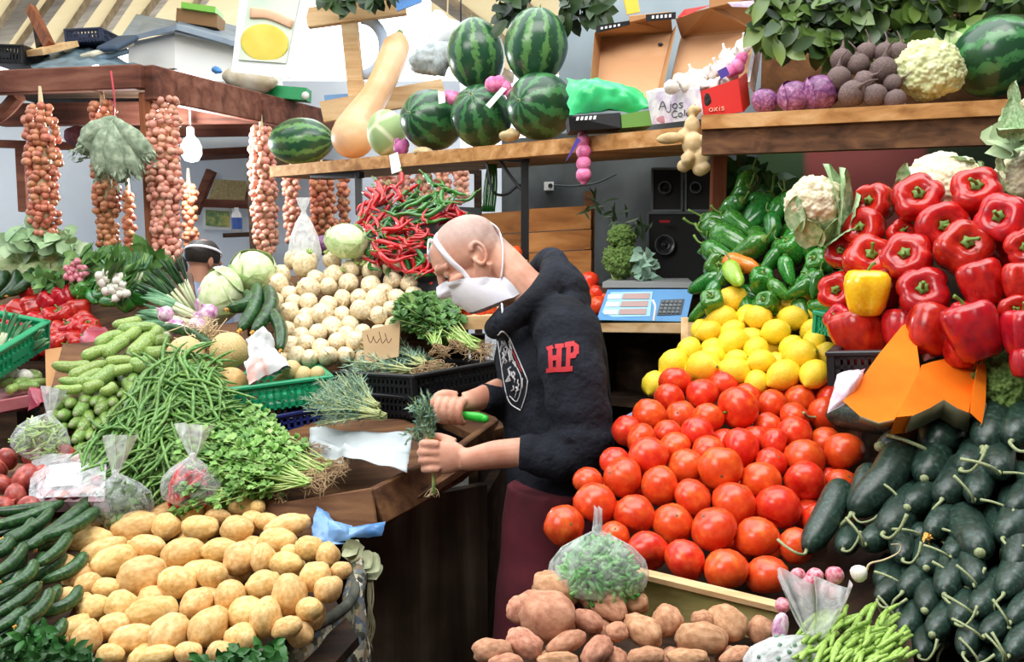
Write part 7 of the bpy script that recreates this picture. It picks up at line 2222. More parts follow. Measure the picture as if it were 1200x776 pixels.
# ------------------------------------------------------------------ herbs
def herb_meshes(n_st, L, ang, leaf_n, lw, ll, ml, ms, roots=True, flat=0.45, feather=False):
    """A bunch along +x: roots at x=0, leaves toward x=L."""
    st, lv, rt_ = [], [], []
    for k in range(n_st):
        a, e = rnd(-ang, ang), rnd(-ang, ang) * flat
        d = Vector((cos(a), sin(a), sin(e))).normalized()
        q = spline([Vector((0, rnd(-0.015, 0.015), rnd(-0.01, 0.01))), d * L * 0.5 + rvec(L * 0.04), d * L * rnd(0.8, 1.05) + rvec(L * 0.08)], 5)
        st.append(tube(q, [0.0028, 0.002, 0.001], 5))
        for j in range(leaf_n):
            t = rnd(0.3 if feather else 0.45, 1)
            c = q[int(t * (len(q) - 1))]
            e2 = (d + rvec(1.0)).normalized()
            if feather:
                lv.append(leaf(c, e2, rvec(), ll * rnd(0.6, 1.3), lw, rnd(0, 0.5), 0.1, 2))
            else:
                for s in (-0.7, 0, 0.7):
                    lv.append(leaf(c + e2 * ll * 0.6, e2 + Vector((s * e2.y, -s * e2.x, 0.2 * rnd(-1, 1))), Vector((rnd(-0.4, 0.4), rnd(-0.4, 0.4), 1)), ll * rnd(0.8, 1.2), lw, rnd(0, 0.5), 0.3, 2))
    if roots:
        for k in range(24):
            rt_.append(tube(spline([Vector((0.005, rnd(-0.015, 0.015), rnd(-0.01, 0.01))), Vector((-0.03, rnd(-0.04, 0.04), rnd(-0.02, 0.02))), Vector((-rnd(0.03, 0.07), rnd(-0.05, 0.05), rnd(-0.03, 0.02)))], 3), 0.0011, 4))
    out = [('stems', mesh('herb_stems', join(*st), ms)), ('leaves', mesh('herb_leaves', join(*lv), ml))]
    if rt_:
        out.append(('roots', mesh('herb_roots', join(*rt_), M_HROOT)))
    return out


M_HROOT = mat('brown_roots', ['#94785a', '#bfa47c'], scale=40, rough=0.85)
M_PARS = mat('parsley_leaf', [(0.3, '#4c8033'), (0.55, '#7cab4f'), (0.75, '#aecd80')], scale=20, rough=0.5, vary=0.12)
PARS = [herb_meshes(34, 0.26, 0.5, 13, 0.019, 0.02, M_PARS, M_STEMG) for _ in range(3)]
DILLS = [herb_meshes(34, 0.24, 0.4, 26, 0.0035, 0.03, M_DILL, mat('herb_stalk', ['#9aa66a', '#b9bf8a'], scale=20, rough=0.6), True, feather=True) for _ in range(3)]
for i, (u, v, a, lab) in enumerate(((392, 556, 176, 'parsley bunch whose roots lie nearest the white paper'), (384, 570, 178, 'parsley bunch in the second row with roots above the edge board'), (356, 582, 178, 'parsley bunch along the edge board behind the blue bag'), (338, 566, 168, 'parsley bunch in the middle of the parsley heap'),
                                    (362, 544, 172, 'parsley bunch at the back touching the blue crate'), (306, 578, 165, 'parsley bunch beside the red chilli bag'), (318, 590, 175, 'parsley bunch lowest on the stall beside the potatoes'), (300, 562, 160, 'parsley bunch next to the green beans'), (370, 588, 178, 'parsley bunch overhanging the edge board'), (345, 534, 176, 'topmost parsley bunch against the crates'), (366, 560, 172, 'parsley bunch buried in the middle of the roots'))):
    thing('parsley_bunch', lab, 'parsley', frame(S_HERB.at(u, v, 0.03 + 0.012 * (i % 3)), S_HERB.along(u, v, a + rnd(-6, 6)) + S_HERB.n * 0.1, S_HERB.n, rnd(0.75, 0.9)), 'parsley bunches', PARS[i % 3])
pap = grid(lambda a, b: S_HERB.at(368 + a * 118 - 6 * b, 519 + 8 * a + b * (20 + 26 * a), 0.045 + 0.02 * noise.noise(Vector((a * 4, b * 4, 3))) - 0.03 * b * (a < 0.35)), 24, 12)
po2 = solo('paper_sheet', mesh('white_paper', pap, mat('white_paper', ['#a3adb2', '#bfc8cc'], scale=5, rough=0.6)), 'white paper sheet under the grey green herb bunch', 'paper')
sm = po2.modifiers.new('thickness', 'SOLIDIFY')
sm.thickness = 0.0015
for i, (u, v, a, lab) in enumerate(((456, 518, 168, 'grey green herb bunch on the white paper, stalk ends nearest the vendor'), (448, 510, 158, 'grey green herb bunch lying behind the one on the paper'), (452, 524, 178, 'grey green herb bunch nearest the front edge of the paper'), (440, 502, 150, 'grey green herb bunch leaning on the black crates'), (428, 516, 160, 'grey green herb bunch at the left end of the paper'))):
    thing('herb_bunch', lab, 'herbs', frame(S_HERB.at(u, v, 0.075 + 0.012 * (i % 3)), S_HERB.along(u, v, a) + S_HERB.n * 0.1, S_HERB.n, 0.74), 'grey green herb bunches', DILLS[i % 3][:2])
KSL = Slope((400, 440, 2.62), (486, 448, 2.46), (540, 425, 2.85))
for i, (u, v, a) in enumerate(((470, 437, 170), (485, 440, 175), (500, 435, 165), (515, 432, 172), (450, 436, 160), (470, 428, 176), (500, 426, 170), (440, 430, 150))):
    thing('herb_bunch', 'grey green herb bunch in the upper black crate', 'herbs', frame(KSL.at(u, v, 0.0 + 0.01 * (i % 3)), KSL.along(u, v, a) + Vector((0, 0, 0.05)), (0, 0, 1), 1.0), 'herb bunches in the black crate', DILLS[i % 3])
CEL = [herb_meshes(26, 0.34, 0.3, 11, 0.03, 0.03, M_LEAFG, M_STEMG) for _ in range(2)]
CSL = Slope((560, 425, 2.75), (480, 360, 3.0), (560, 370, 3.1))
for i, (u, v, a, lab) in enumerate(((556, 420, 150, 'celery bunch with stalk ends nearest the vendor\'s chest'), (545, 415, 140, 'celery bunch right behind the nearest celery'), (528, 410, 120, 'celery bunch in the middle above the black crate'), (560, 412, 160, 'celery bunch lying across the others by the vendor'), (510, 415, 110, 'celery bunch next to the turnip pile'))):
    thing('celery_bunch', lab, 'celery', frame(CSL.at(u, v, 0.03), CSL.along(u, v, a) + Vector((0, 0, 0.1)), CSL.n, (0.85, 0.9, 0.9)), 'celery bunches', CEL[i % 2])
loose_leaves('loose dark greens under the cucumbers at the lower left', [(-5, 752), (50, 735), (112, 772), (110, 795), (-5, 795)], 1.52, 420, 0.022, 0.013, M_LEAFD)
loose_leaves('green sprigs under the lowest potatoes', [(228, 768), (300, 760), (335, 752), (330, 795), (230, 795)], 1.46, 150, 0.022, 0.014, M_LEAFD)

# ------------------------------------------------------------------ green beans
random.seed(44)
BPOLY = [(182, 452), (205, 424), (240, 434), (272, 475), (275, 530), (250, 566), (190, 582), (118, 562), (112, 540), (152, 495)]
cnt_b = 0
BH_ = lambda u, v: 0.05 * max(0, 1 - ((u - 200) / 110) ** 2) * max(0, 1 - ((v - 500) / 95) ** 2)
more = []
while cnt_b < 520:
    u, v = rnd(90, 295), rnd(415, 592)
    if not inside(BPOLY, u, v):
        continue
    cnt_b += 1
    a = (rnd(-70, 20) if u > 205 else rnd(10, 80)) if rnd(0, 1) < 0.7 else rnd(0, 180)
    k = rnd(26, 44) * S_BEAN.px(u, v)
    top_ = cnt_b > 240
    m = frame(S_BEAN.at(u, v, BH_(u, v) + (rnd(0, 0.03) if top_ else rnd(-0.05, 0.0))), S_BEAN.along(u, v, a) + S_BEAN.n * rnd(-0.15, 0.35), S_BEAN.n + rvec(0.5), (k, k * 0.85, k * 0.85))
    if top_:
        solo('green_bean', pick(BEANS), 'green bean in the tangled heap between courgettes and parsley', 'bean', m, 'green beans in the heap')
    else:
        i = random.randrange(6)
        c_ = 0.1 + 0.09 * i
        more.append(xf(tube([Vector((-1 + 2 * q / 6, c_ * (1 - (2 * q / 6 - 1) ** 2), 0)) for q in range(7)], [0.012, 0.05, 0.054, 0.05, 0.053, 0.05, 0.015], 6), m))
tag(link('green_bean_bed', mesh('green_bean_bed', join(*more), M_BEAN)), 'green beans deep inside the heap below the loose top ones', 'beans', None, 'stuff')

# ------------------------------------------------------------------ chilies
random.seed(52)
CHSL = Slope((440, 300, 3.05), (440, 230, 3.45), (510, 300, 3.0))
RC = [(448, 240, 30, 20), (456, 235, 28, 10), (462, 243, 30, 5), (450, 250, 28, 0), (470, 228, 26, -20), (478, 236, 24, -60), (445, 246, 26, 15), (486, 240, 20, 100), (430, 262, 26, 160), (424, 266, 20, 150), (440, 270, 30, 165), (455, 274, 30, 175), (436, 256, 24, 150),
      (450, 296, 26, 60), (458, 300, 28, 70), (467, 304, 30, 85), (475, 296, 24, 95), (482, 288, 20, 80), (490, 282, 20, 60), (498, 278, 18, 40), (440, 286, 22, 40), (462, 286, 24, 50), (505, 268, 20, 170), (495, 290, 18, 120), (444, 278, 20, 20), (470, 280, 24, 110), (500, 290, 16, 90), (486, 296, 16, 70)]
rcl = row_labels(RC, 16, lambda t: ('long ' if t[2] > 27 else 'short ' if t[2] < 20 else '') + 'red chili, {n} from the left, {r} of the chilies')
for i, ((u, v, L, a), lab) in enumerate(zip(RC, rcl)):
    k = L * 0.85 * CHSL.px(u, v)
    thing('red_chili', lab, 'chili', frame(CHSL.at(u, v, 0.02 + rnd(0, 0.04)), CHSL.along(u, v, a + 90), CHSL.n, (k, k * 0.95, k * 0.95)), 'red chilies in the heap', [('flesh', RCHIL[i % 4][0]), ('stem', RCHIL[i % 4][1])])
GC = [(505, 232, 28, 120), (515, 226, 26, 150), (525, 236, 26, 130), (532, 244, 28, 140), (540, 240, 20, 160), (518, 244, 26, 120), (508, 246, 26, 100), (475, 252, 24, 30), (485, 262, 28, 20), (492, 256, 26, 30), (500, 262, 28, 10), (478, 244, 22, 70), (485, 232, 22, 60), (495, 226, 22, 100), (470, 262, 22, 0), (438, 288, 14, 60), (515, 254, 24, 30), (530, 228, 24, 150), (545, 238, 20, 20), (512, 262, 24, 170)]
gcl = row_labels(GC, 14, lambda t: ('long ' if t[2] > 25 else 'short ' if t[2] < 22 else '') + 'green chili, {n} from the left, {r} behind the vendor')
for i, ((u, v, L, a), lab) in enumerate(zip(GC, gcl)):
    k = L * 0.85 * CHSL.px(u, v)
    thing('green_chili', lab, 'chili', frame(CHSL.at(u, v, 0.02 + rnd(0, 0.05)), CHSL.along(u, v, a), CHSL.n, (k, k * 0.95, k * 0.95)), 'green chilies in the heap', [('flesh', GCHIL[i % 4][0]), ('stem', GCHIL[i % 4][1])])
more = []
for _ in range(120):
    u, v = rnd(432, 540), rnd(222, 312)
    if u > 505 and v > 285:
        continue
    k = 22 * CHSL.px(u, v)
    more.append(xf(CHILIS[random.randrange(4)][0], frame(CHSL.at(u, v, rnd(-0.05, 0.0)), CHSL.along(u, v, rnd(0, 180)), CHSL.n, k)))
tag(link('chili_bed', mesh('chili_bed', join(*more[:60]), M_CHILI)), 'red chilies packed deep under the loose chilies', 'chilies', None, 'stuff')
tag(link('chili_bed', mesh('chili_bed', join(*more[60:]), M_GREEN)), 'green chilies packed deep under the loose chilies', 'chilies', None, 'stuff')
cs = thing('crate', 'black metal bin under the chilies behind the turnips', 'crate', Matrix.Identity(4))
sp(cs, 'front_panel', upright(at(425, 316, 3.12), at(545, 316, 3.0), 0.8, at(480, 312, 3.05).z, 0.03), M_BLACK)
sp(cs, 'base', bed(CHSL, [(415, 320), (560, 320), (560, 220), (430, 215)], -0.09), M_BLACK)
sp(cs, 'leg', box(0.05, 0.05, 1.3, (at(480, 316, 3.2).x, at(480, 316, 3.2).y, 0.65)), M_BLACK)
wb_ = at(357, 290, 3.2)
o = thing('plastic_bag', 'tied clear plastic bag of red things behind the turnips', 'plastic bag', Matrix.Translation(wb_))
add_part(o, 'film', mesh('bag_film', lathe([(0, -0.07), (0.045, -0.065), (0.062, -0.02), (0.05, 0.04), (0.03, 0.09), (0.012, 0.12), (0.008, 0.135), (0.02, 0.165), (0.024, 0.185)], 40, lambda a, t: 1 + 0.12 * sin(9 * a + 3 * t) * t), M_FILMW))

# ------------------------------------------------------------------ behind the vendor: boards, speakers, broccoli, scale, tomatoes
random.seed(61)
bd = thing('wooden_crate', 'upright brown plank crate against the grey wall behind the vendor', 'crate', Matrix.Identity(4))
for v0, v1 in ((241, 268), (269, 292), (293, 338)):
    sp(bd, 'plank', slab([at(620, v0 + 4, 3.35), at(693, v0, 3.3), at(692, v1, 3.3), at(620, v1 + 4, 3.35)], (0.01, 0.03, 0)), wood('crate_plank_%d' % v0, '#7a4a22', '#a56c37', '#bd8750', scale=4))
sp(bd, 'end_post', box(0.04, 0.04, 0.5, at(690, 300, 3.36)), M_WOOD)
bd2 = thing('wooden_crate', 'second plank crate left of the black post behind the vendor', 'crate', Matrix.Identity(4))
for v0, v1 in ((247, 272), (273, 300)):
    sp(bd2, 'plank', slab([at(558, v0 + 4, 3.5), at(612, v0, 3.45), at(612, v1, 3.45), at(558, v1 + 4, 3.5)], (0.01, 0.03, 0)), wood('crate_board_%d' % v0, '#6d421f', '#946033', '#ab7846', scale=4))
M_CONE = mat('speaker_cone', '#26282b', rough=0.3)


def speaker(label, q, d, cones):
    """Speaker box whose front is the photo rectangle q = (u0, v0, u1, v1)."""
    u0, v0, u1, v1 = q
    o = thing('speaker', label, 'speaker', Matrix.Identity(4))
    a, b, c, e = at(u0, v0, d), at(u1, v0, d - 0.03), at(u1, v1, d - 0.03), at(u0, v1, d)
    sp(o, 'cabinet', slab([a, b, c, e], Vector((0.03, 0.09, 0))), M_SPEAK)
    fr = []
    for p, r in ((a, b), (b, c), (c, e), (e, a)):
        fr.append(bar(p - CF * 0.004, r - CF * 0.004, 0.008, 0.008))
    sp(o, 'front_rim', join(*fr), M_GREY)
    for u, v, r in cones:
        dd = d - 0.035
        R = r * dd / F
        sp(o, 'cone', xf(lathe([(R * 1.05, 0), (R, 0.012), (R * 0.9, 0.012), (R * 0.6, -0.0), (R * 0.25, -0.01), (R * 0.2, 0.004), (0, 0.008)], 28), zframe(at(u, v, dd + 0.015), -CF)), M_CONE, True)
        sp(o, 'cone_ring', tube([at(u + r * 1.02 * cos(t), v + r * 1.02 * sin(t), dd) for t in [2 * pi * k / 28 for k in range(29)]], 0.002, 5), M_GREY, True)
    return o


s1 = speaker('black loudspeaker at top left of the dark speaker tower', (764, 198, 799, 247), 3.3, [(779, 220, 7)])
s2 = speaker('black loudspeaker at top right of the tower beside the red post', (803, 198, 834, 247), 3.27, [(815, 220, 6)])
s3 = speaker('large black loudspeaker low in the tower with a red sign light', (759, 250, 834, 331), 3.28, [(779, 287, 11)])
sp(s3, 'red_display', slab([at(773, 258, 3.22), at(785, 258, 3.22), at(785, 261, 3.22), at(773, 261, 3.22)], (0, 0.004, 0)), mat('red_display', '#b02030', rough=0.4))
sd_ = thing('stand', 'dark stand carrying the black speaker tower', 'stand', Matrix.Identity(4))
pz = at(800, 332, 3.36)
sp(sd_, 'top', box(0.3, 0.14, 0.03, (pz.x - 0.02, pz.y - 0.07, pz.z - 0.02)), M_DARKW)
sp(sd_, 'body', box(0.26, 0.11, pz.z - 0.035, (pz.x - 0.02, pz.y - 0.07, (pz.z - 0.035) / 2)), M_DARKW)
for i, (u, v, r, lab) in enumerate(((728, 279, 17, 'upper dull green broccoli head leaning on the speaker tower'), (728, 307, 23, 'lower larger broccoli head beside the speaker tower'))):
    R = r * 3.08 / F
    o = thing('broccoli', lab, 'broccoli', zframe(at(u, v, 3.08), (0.1, -0.4, 0.9), i, R), 'broccoli heads by the speakers', [('florets', BROC[i])])
    add_part(o, 'stem', mesh('broccoli_stem', tube([(0, 0, -0.6), (0.05, 0, -1.15)], [0.45, 0.3], 12), M_STEMG))
loose_leaves('blue green broccoli leaves to the right of the lower broccoli', [(748, 296), (764, 298), (762, 328), (746, 328)], 3.04, 26, 0.05, 0.035, M_DILL)
loose_leaves('thin dark leaves hanging against the grey wall left of the speakers', [(690, 230), (760, 260), (755, 285), (690, 262)], 3.2, 34, 0.07, 0.012, M_BAYD)
bs_ = thing('back_shelf', 'low dark shelf under the broccoli against the grey wall', 'shelf', Matrix.Identity(4))
sp(bs_, 'board', slab([at(620, 342, 3.2), at(765, 332, 3.0), at(765, 328, 3.3), at(620, 336, 3.5)], (0, 0, -0.03)), M_DARKW)
for u in (628, 755):
    p = at(u, 342, 3.22)
    sp(bs_, 'leg', box(0.04, 0.04, p.z - 0.03, (p.x, p.y + 0.05, (p.z - 0.03) / 2)), M_DARKW)

# scale
M_SBLUE = mat('scale_blue', '#3f86bd', rough=0.35)
M_SDARK = mat('scale_keys', '#22303d', rough=0.4)
sc_ = thing('scale', 'blue electronic scale with steel pan on the counter', 'scale', Matrix.Identity(4))
dS = 2.78
fa, fb, fc, fd = at(712, 339, dS + 0.14), at(813, 339, dS + 0.02), at(804, 377, dS - 0.04), at(699, 375, dS + 0.08)
sp(sc_, 'body', join(slab([fa, fb, fc, fd], Vector((0.02, 0.1, -0.03)))), M_SBLUE)
SSL = Slope((712, 339, dS + 0.14), (813, 339, dS + 0.02), (804, 377, dS - 0.04))
q_ = lambda pts, off: [SSL.at(u, v, off) for u, v in pts]
sp(sc_, 'display_sheet', slab(q_([(716, 343), (765, 342), (762, 371), (703, 372)], 0.002), SSL.n * -0.003), mat('scale_sheet', '#8fc0dc', rough=0.4))
sp(sc_, 'label_block', join(*[slab(q_([(727 + dx, y0), (758 + dx, y0 - 0.5), (757 + dx, y0 + 6), (725 + dx, y0 + 6)], 0.004), SSL.n * -0.002) for dx, y0 in ((4, 345), (2, 354), (0, 363))]), mat('scale_brown_text', '#a98a86', rough=0.5))
sp(sc_, 'label_block', join(*[slab(q_([(709 + dx, y0), (724 + dx, y0), (723 + dx, y0 + 5), (708 + dx, y0 + 5)], 0.004), SSL.n * -0.002) for dx, y0 in ((4, 346), (2, 355), (0, 364))]), M_TAG)
sp(sc_, 'keypad', slab(q_([(775, 352), (802, 351), (798, 369), (770, 370)], 0.003), SSL.n * -0.003), M_SDARK)
for r in range(4):
    for k in range(5):
        u, v = 777.5 + k * 5 - r * 1.1, 354.5 + r * 4
        sp(sc_, 'key', slab(q_([(u - 1.7, v - 1.4), (u + 1.7, v - 1.4), (u + 1.5, v + 1.4), (u - 1.9, v + 1.4)], 0.006), SSL.n * -0.004), M_GREY)
pan = [at(706, 331, dS + 0.14), at(812, 331, dS + 0.02), at(806, 326, dS + 0.34), at(716, 326, dS + 0.44)]
sp(sc_, 'steel_pan', slab(pan, (0, 0, -0.018)), mat('brushed_steel', '#9a9c9c', rough=0.3))
sp(sc_, 'pan_support', box(0.1, 0.1, 0.05, at(766, 338, dS + 0.24)), M_BLACK)
sp(sc_, 'power_lead', tube(spline([at(765, 352, dS - 0.03), at(768, 360, dS - 0.045), at(766, 376, dS - 0.05)], 4), 0.004, 6), M_WHITE)
wb2 = thing('counter_block', 'pale wooden block under the blue scale front edge', 'block', Matrix.Identity(4))
sp(wb2, 'board', bar(at(699, 383, 2.9), at(806, 384, 2.74), 0.05, 0.03), M_PALE)

TB = [(502, 323, 12), (508, 341, 11), (521, 341, 11), (516, 358, 10), (534, 363, 11), (548, 363, 11), (562, 363, 10), (574, 362, 9), (500, 306, 8), (530, 350, 9)]
tbl = row_labels(TB, 12, lambda t: 'small red tomato behind the vendor\'s face, {n} from the left, {r}')
dT = 2.95
for i, ((u, v, r), lab) in enumerate(zip(TB, tbl)):
    d = dT + (365 - v) * 0.004
    solo('tomato', TOMS[i % 4], lab, 'tomato', zframe(at(u, v, d), rvec(), 0, r * d / F), 'tomatoes behind the vendor')
TB2 = [(690, 331, 13), (699, 345, 11), (687, 352, 11), (700, 358, 12), (711, 350, 9), (686, 340, 10), (604, 296, 8), (598, 301, 7)]
tb2 = ('large red tomato at the top beside the scale', 'red tomato touching the scale above the lowest one', 'red tomato nearest the black hood', 'lowest red tomato beside the scale corner', 'small red tomato behind the scale corner', 'red tomato under the large top one near the scale', 'small red tomato seen over the vendor\'s collar', 'tiny red tomato beside the one over the collar')
for i, (u, v, r) in enumerate(TB2):
    d = 3.05 + (360 - v) * 0.004
    solo('tomato', TOMS[i % 4], tb2[i], 'tomato', zframe(at(u, v, d), rvec(), 0, r * d / F))
ty = thing('tray', 'pale wooden tray of small tomatoes behind the vendor\'s face', 'tray', Matrix.Identity(4))
sp(ty, 'front_board', bar(at(520, 379, 2.9), at(592, 377, 2.9), 0.02, 0.045), M_PALE)
sp(ty, 'base', slab([at(490, 376, 2.9), at(592, 376, 2.9), at(620, 300, 3.4), at(490, 296, 3.4)], (0, 0, -0.02)), M_PALE)
p = at(560, 382, 3.1)
sp(ty, 'leg', box(0.05, 0.05, p.z - 0.03, (p.x, p.y, (p.z - 0.03) / 2)), M_DARKW)
bs2 = thing('tray', 'wooden rack of red tomatoes between the vendor and scale', 'tray', Matrix.Identity(4))
sp(bs2, 'base', slab([at(670, 374, 3.0), at(698, 372, 3.0), at(700, 330, 3.35), at(670, 330, 3.35)], (0, 0, -0.02)), M_WOOD)
p = at(690, 374, 3.05)
sp(bs2, 'leg', box(0.05, 0.05, p.z - 0.03, (p.x, p.y + 0.04, (p.z - 0.03) / 2)), M_DARKW)
so_ = thing('wall_socket', 'white socket on the grey wall above the plank crate', 'socket', Matrix.Identity(4))
wsl = Slope((588, 300, 4.18), (885, 300, 3.23), (700, 200, (4.18 + 3.23) / 2 - 0.08))
sp(so_, 'plate', slab([at(638, 213, 3.95), at(649, 213, 3.92), at(649, 223, 3.92), at(638, 223, 3.95)], (0.0, 0.06, 0)), M_WHITE)
sp(so_, 'outlet', xf(lathe([(0, 0), (0.011, 0), (0.011, 0.004), (0, 0.003)], 14), zframe(at(645, 218, 3.92), -CF)), M_INK)
for i, (q, lab) in enumerate((([(649, 217, 3.9), (672, 218, 3.85), (700, 214, 3.75), (722, 204, 3.65)], 'grey cable running right from the wall socket'), ([(570, 190, 3.4), (578, 224, 3.4), (592, 228, 3.42), (604, 220, 3.42), (615, 214, 3.38)], 'black cable looping below the shelf behind the vendor'), ([(585, 186, 3.4), (598, 206, 3.4), (614, 226, 3.38)], 'second black cable slanting to the black post'))):
    solo('cable', mesh('cable', tube(spline([at(*p) for p in q], 5), 0.006 if i else 0.004, 6), M_BLACK if i else M_GREY), lab, 'cable')
solo('stalk_bundle', mesh('stalk_bundle', join(*[tube(spline([at(573 + k * 1.5, 192, 3.6), at(570 + k * 1.8 + rnd(-2, 2), 220, 3.6), at(566 + k * 2.4, 248, 3.6)], 4), 0.008, 6) for k in range(6)]), M_GREEN), 'thin green stalk bundle hanging behind the vendor\'s head', 'stalks')
solo('price_note', mesh('price_note', slab([at(728, 491, 2.45), at(745, 482, 2.4), at(748, 494, 2.36), at(730, 496, 2.42)], (0, 0.004, 0.002)), mat('lilac_paper', '#b9b7dd', rough=0.5), False), 'small lilac paper stuck at the left edge of the tomato heap', 'paper')
loose_leaves('dark fallen foliage above the green peppers at the shelf post', [(850, 200), (905, 195), (930, 235), (862, 240)], 2.95, 26, 0.1, 0.06, M_LEAFD)

# ------------------------------------------------------------------ cauliflowers above the peppers
cauliflower('white cauliflower with green leaves between green and red peppers', 955, 240, 2.12, 34, 36, (-0.6, -0.6, 0.3), CURD[0],
            [(978, 274, 1002, 200, 34, 0.25), (968, 278, 972, 214, 24, 0.15), (988, 266, 1014, 232, 26, 0.3), (936, 270, 930, 232, 18, 0.2), (968, 286, 1006, 268, 22, 0.2), (955, 288, 944, 258, 22, 0.15), (982, 264, 986, 192, 30, 0.3), (960, 284, 985, 258, 20, 0.2)])
cauliflower('large white cauliflower behind the topmost red peppers', 1107, 216, 2.1, 46, 36, (0, -0.45, 0.85), CURD[1], [(1068, 240, 1054, 196, 18, 0.2), (1062, 246, 1048, 215, 14, 0.2), (1150, 232, 1158, 190, 18, 0.2), (1120, 196, 1135, 182, 18, 0.3)])
cauliflower('white cauliflower cut by the right edge above the peppers', 1200, 212, 1.95, 34, 34, (0, -0.5, 0.8), CURD[0], [(1172, 240, 1165, 205, 16, 0.2), (1178, 205, 1170, 185, 14, 0.2), (1190, 240, 1160, 222, 16, 0.2)])
cauliflower('partly leaf covered cauliflower at the upper right edge', 1205, 130, 1.85, 14, 16, (-0.3, -0.5, 0.8), CURD[1], [(1196, 165, 1182, 115, 20, 0.2), (1200, 150, 1172, 160, 16, 0.3), (1205, 165, 1190, 180, 22, 0.2), (1195, 120, 1185, 98, 16, 0.3)])
loose_leaves('loose cauliflower leaves at the right edge below the shelf end', [(1165, 140), (1210, 130), (1210, 185), (1150, 182)], 1.95, 20, 0.07, 0.05, M_CLEAF)

# ------------------------------------------------------------------ pumpkin, crates and broccoli on the right
M_PUMP = mat('pumpkin_flesh', [(0.3, '#e4690a'), (0.55, '#ee7e16'), (0.75, '#f3922c')], scale=5, rough=0.75, spec=0.2, sss=0.08, bump=0.3, bscale=40)
M_PRIND = mat('pumpkin_rind', [(0.3, '#4a4a34'), (0.6, '#6f6a4b'), (0.8, '#8d8560')], scale=6, rough=0.6)


def wedge(label, outline, rind_from, back, dn):
    """Cut piece: a flesh face given in the photo, thickness going back, rind on some of its edges."""
    sl = Slope(outline[0], outline[len(outline) // 3], outline[2 * len(outline) // 3])
    pts = [sl.at(p[0], p[1]) for p in outline]
    o = thing('pumpkin_piece', label, 'pumpkin', Matrix.Translation(pts[0]))
    q = [p - pts[0] for p in pts]
    sub_ = []
    for i in range(len(q)):
        sub_ += [q[i], q[i].lerp(q[(i + 1) % len(q)], 0.5)]
    c = sum(q, Vector()) / len(q)
    add_part(o, 'flesh', mesh('pumpkin_flesh', slab(q, back), M_PUMP, False))
    a, b = rind_from
    edge = q[a:b + 1]
    vs, fs = [], []
    for p in edge:
        out = (p - c).normalized() * 0.004
        vs += [p + out, p + back * 0.5 + out * 3 + Vector((0, 0, dn)), p + back + out]
    for i in range(len(edge) - 1):
        k = i * 3
        fs += [(k, k + 1, k + 4, k + 3), (k + 1, k + 2, k + 5, k + 4)]
    r = add_part(o, 'rind', mesh('pumpkin_rind', (vs, fs), M_PRIND))
    sm = r.modifiers.new('thickness', 'SOLIDIFY')
    sm.thickness, sm.offset = 0.004, 1
    return o


wedge('tall orange pumpkin slice leaning left behind the cut wedge', [(988, 470, 1.7), (1005, 450, 1.72), (1030, 415, 1.78), (1057, 382, 1.82), (1066, 377, 1.83), (1072, 385, 1.82), (1078, 432, 1.8), (1073, 445, 1.75), (1060, 470, 1.68), (1048, 492, 1.64), (1030, 496, 1.63), (1008, 488, 1.65)], (9, 11), Vector((0.03, 0.06, -0.012)), -0.004)
wedge('wide orange pumpkin wedge with grey rind on the courgettes', [(1050, 489, 1.6), (1062, 466, 1.66), (1080, 428, 1.74), (1092, 424, 1.76), (1110, 420, 1.78), (1135, 420, 1.77), (1146, 424, 1.76), (1141, 455, 1.69), (1135, 484, 1.64), (1120, 478, 1.64), (1106, 468, 1.65), (1090, 478, 1.63), (1070, 487, 1.61)], (8, 12), Vector((0.012, 0.05, -0.045)), -0.012)
wedge('narrow orange pumpkin slice standing at the right of the wedge', [(1137, 484, 1.62), (1141, 455, 1.66), (1146, 428, 1.71), (1154, 420, 1.72), (1156, 440, 1.7), (1155, 470, 1.66), (1151, 497, 1.61)], (5, 6), Vector((0.025, 0.05, -0.01)), -0.004)
solo('pumpkin_curl', mesh('pumpkin_curl', tube(spline([at(1137, 425, 1.72), at(1141, 414, 1.72), at(1150, 411, 1.72), at(1158, 413, 1.72)], 4), [0.009, 0.008, 0.007, 0.004], 8), M_PUMP), 'curled orange pumpkin strip rising from the wedge top', 'pumpkin')
crate_at('black slotted crate under the front red peppers', at(976, 452, 1.86), at(1050, 452, 1.8), 0.25, 0.07, M_KCRATE, bars=9)
crate_at('green slotted crate corner between lemons and red peppers', at(957, 390, 2.12), at(977, 395, 2.06), 0.08, 0.05, M_GCRATE, bars=5, handles=False)
solo('plastic_bag', mesh('lilac_bag', crumple([(980, 440, 1.78), (1012, 434, 1.8), (1006, 466, 1.74), (968, 486, 1.72)], 18, 14, 0.02, 22, 0.012, 6), M_FILML), 'lilac plastic bag tucked left of the tall pumpkin slice', 'plastic bag')
solo('plastic_bag', mesh('lilac_bag', crumple([(1078, 408, 1.84), (1100, 400, 1.86), (1107, 416, 1.82), (1082, 424, 1.8)], 14, 10, 0.015, 24, 0.008, 9), M_FILML), 'lilac plastic scrap between pumpkin tips and red peppers', 'plastic bag')
R = 42 * 1.75 / F
o = thing('broccoli', 'large broccoli head at the right edge beside the pumpkin', 'broccoli', zframe(at(1183, 456, 1.72), (-0.2, -0.5, 0.8), 0.7, R), None, [('florets', BROC[0])])
add_part(o, 'stem', mesh('broccoli_stem', tube([(0, 0, -0.6), (0.05, 0, -1.1)], [0.45, 0.35], 12), M_STEMG))

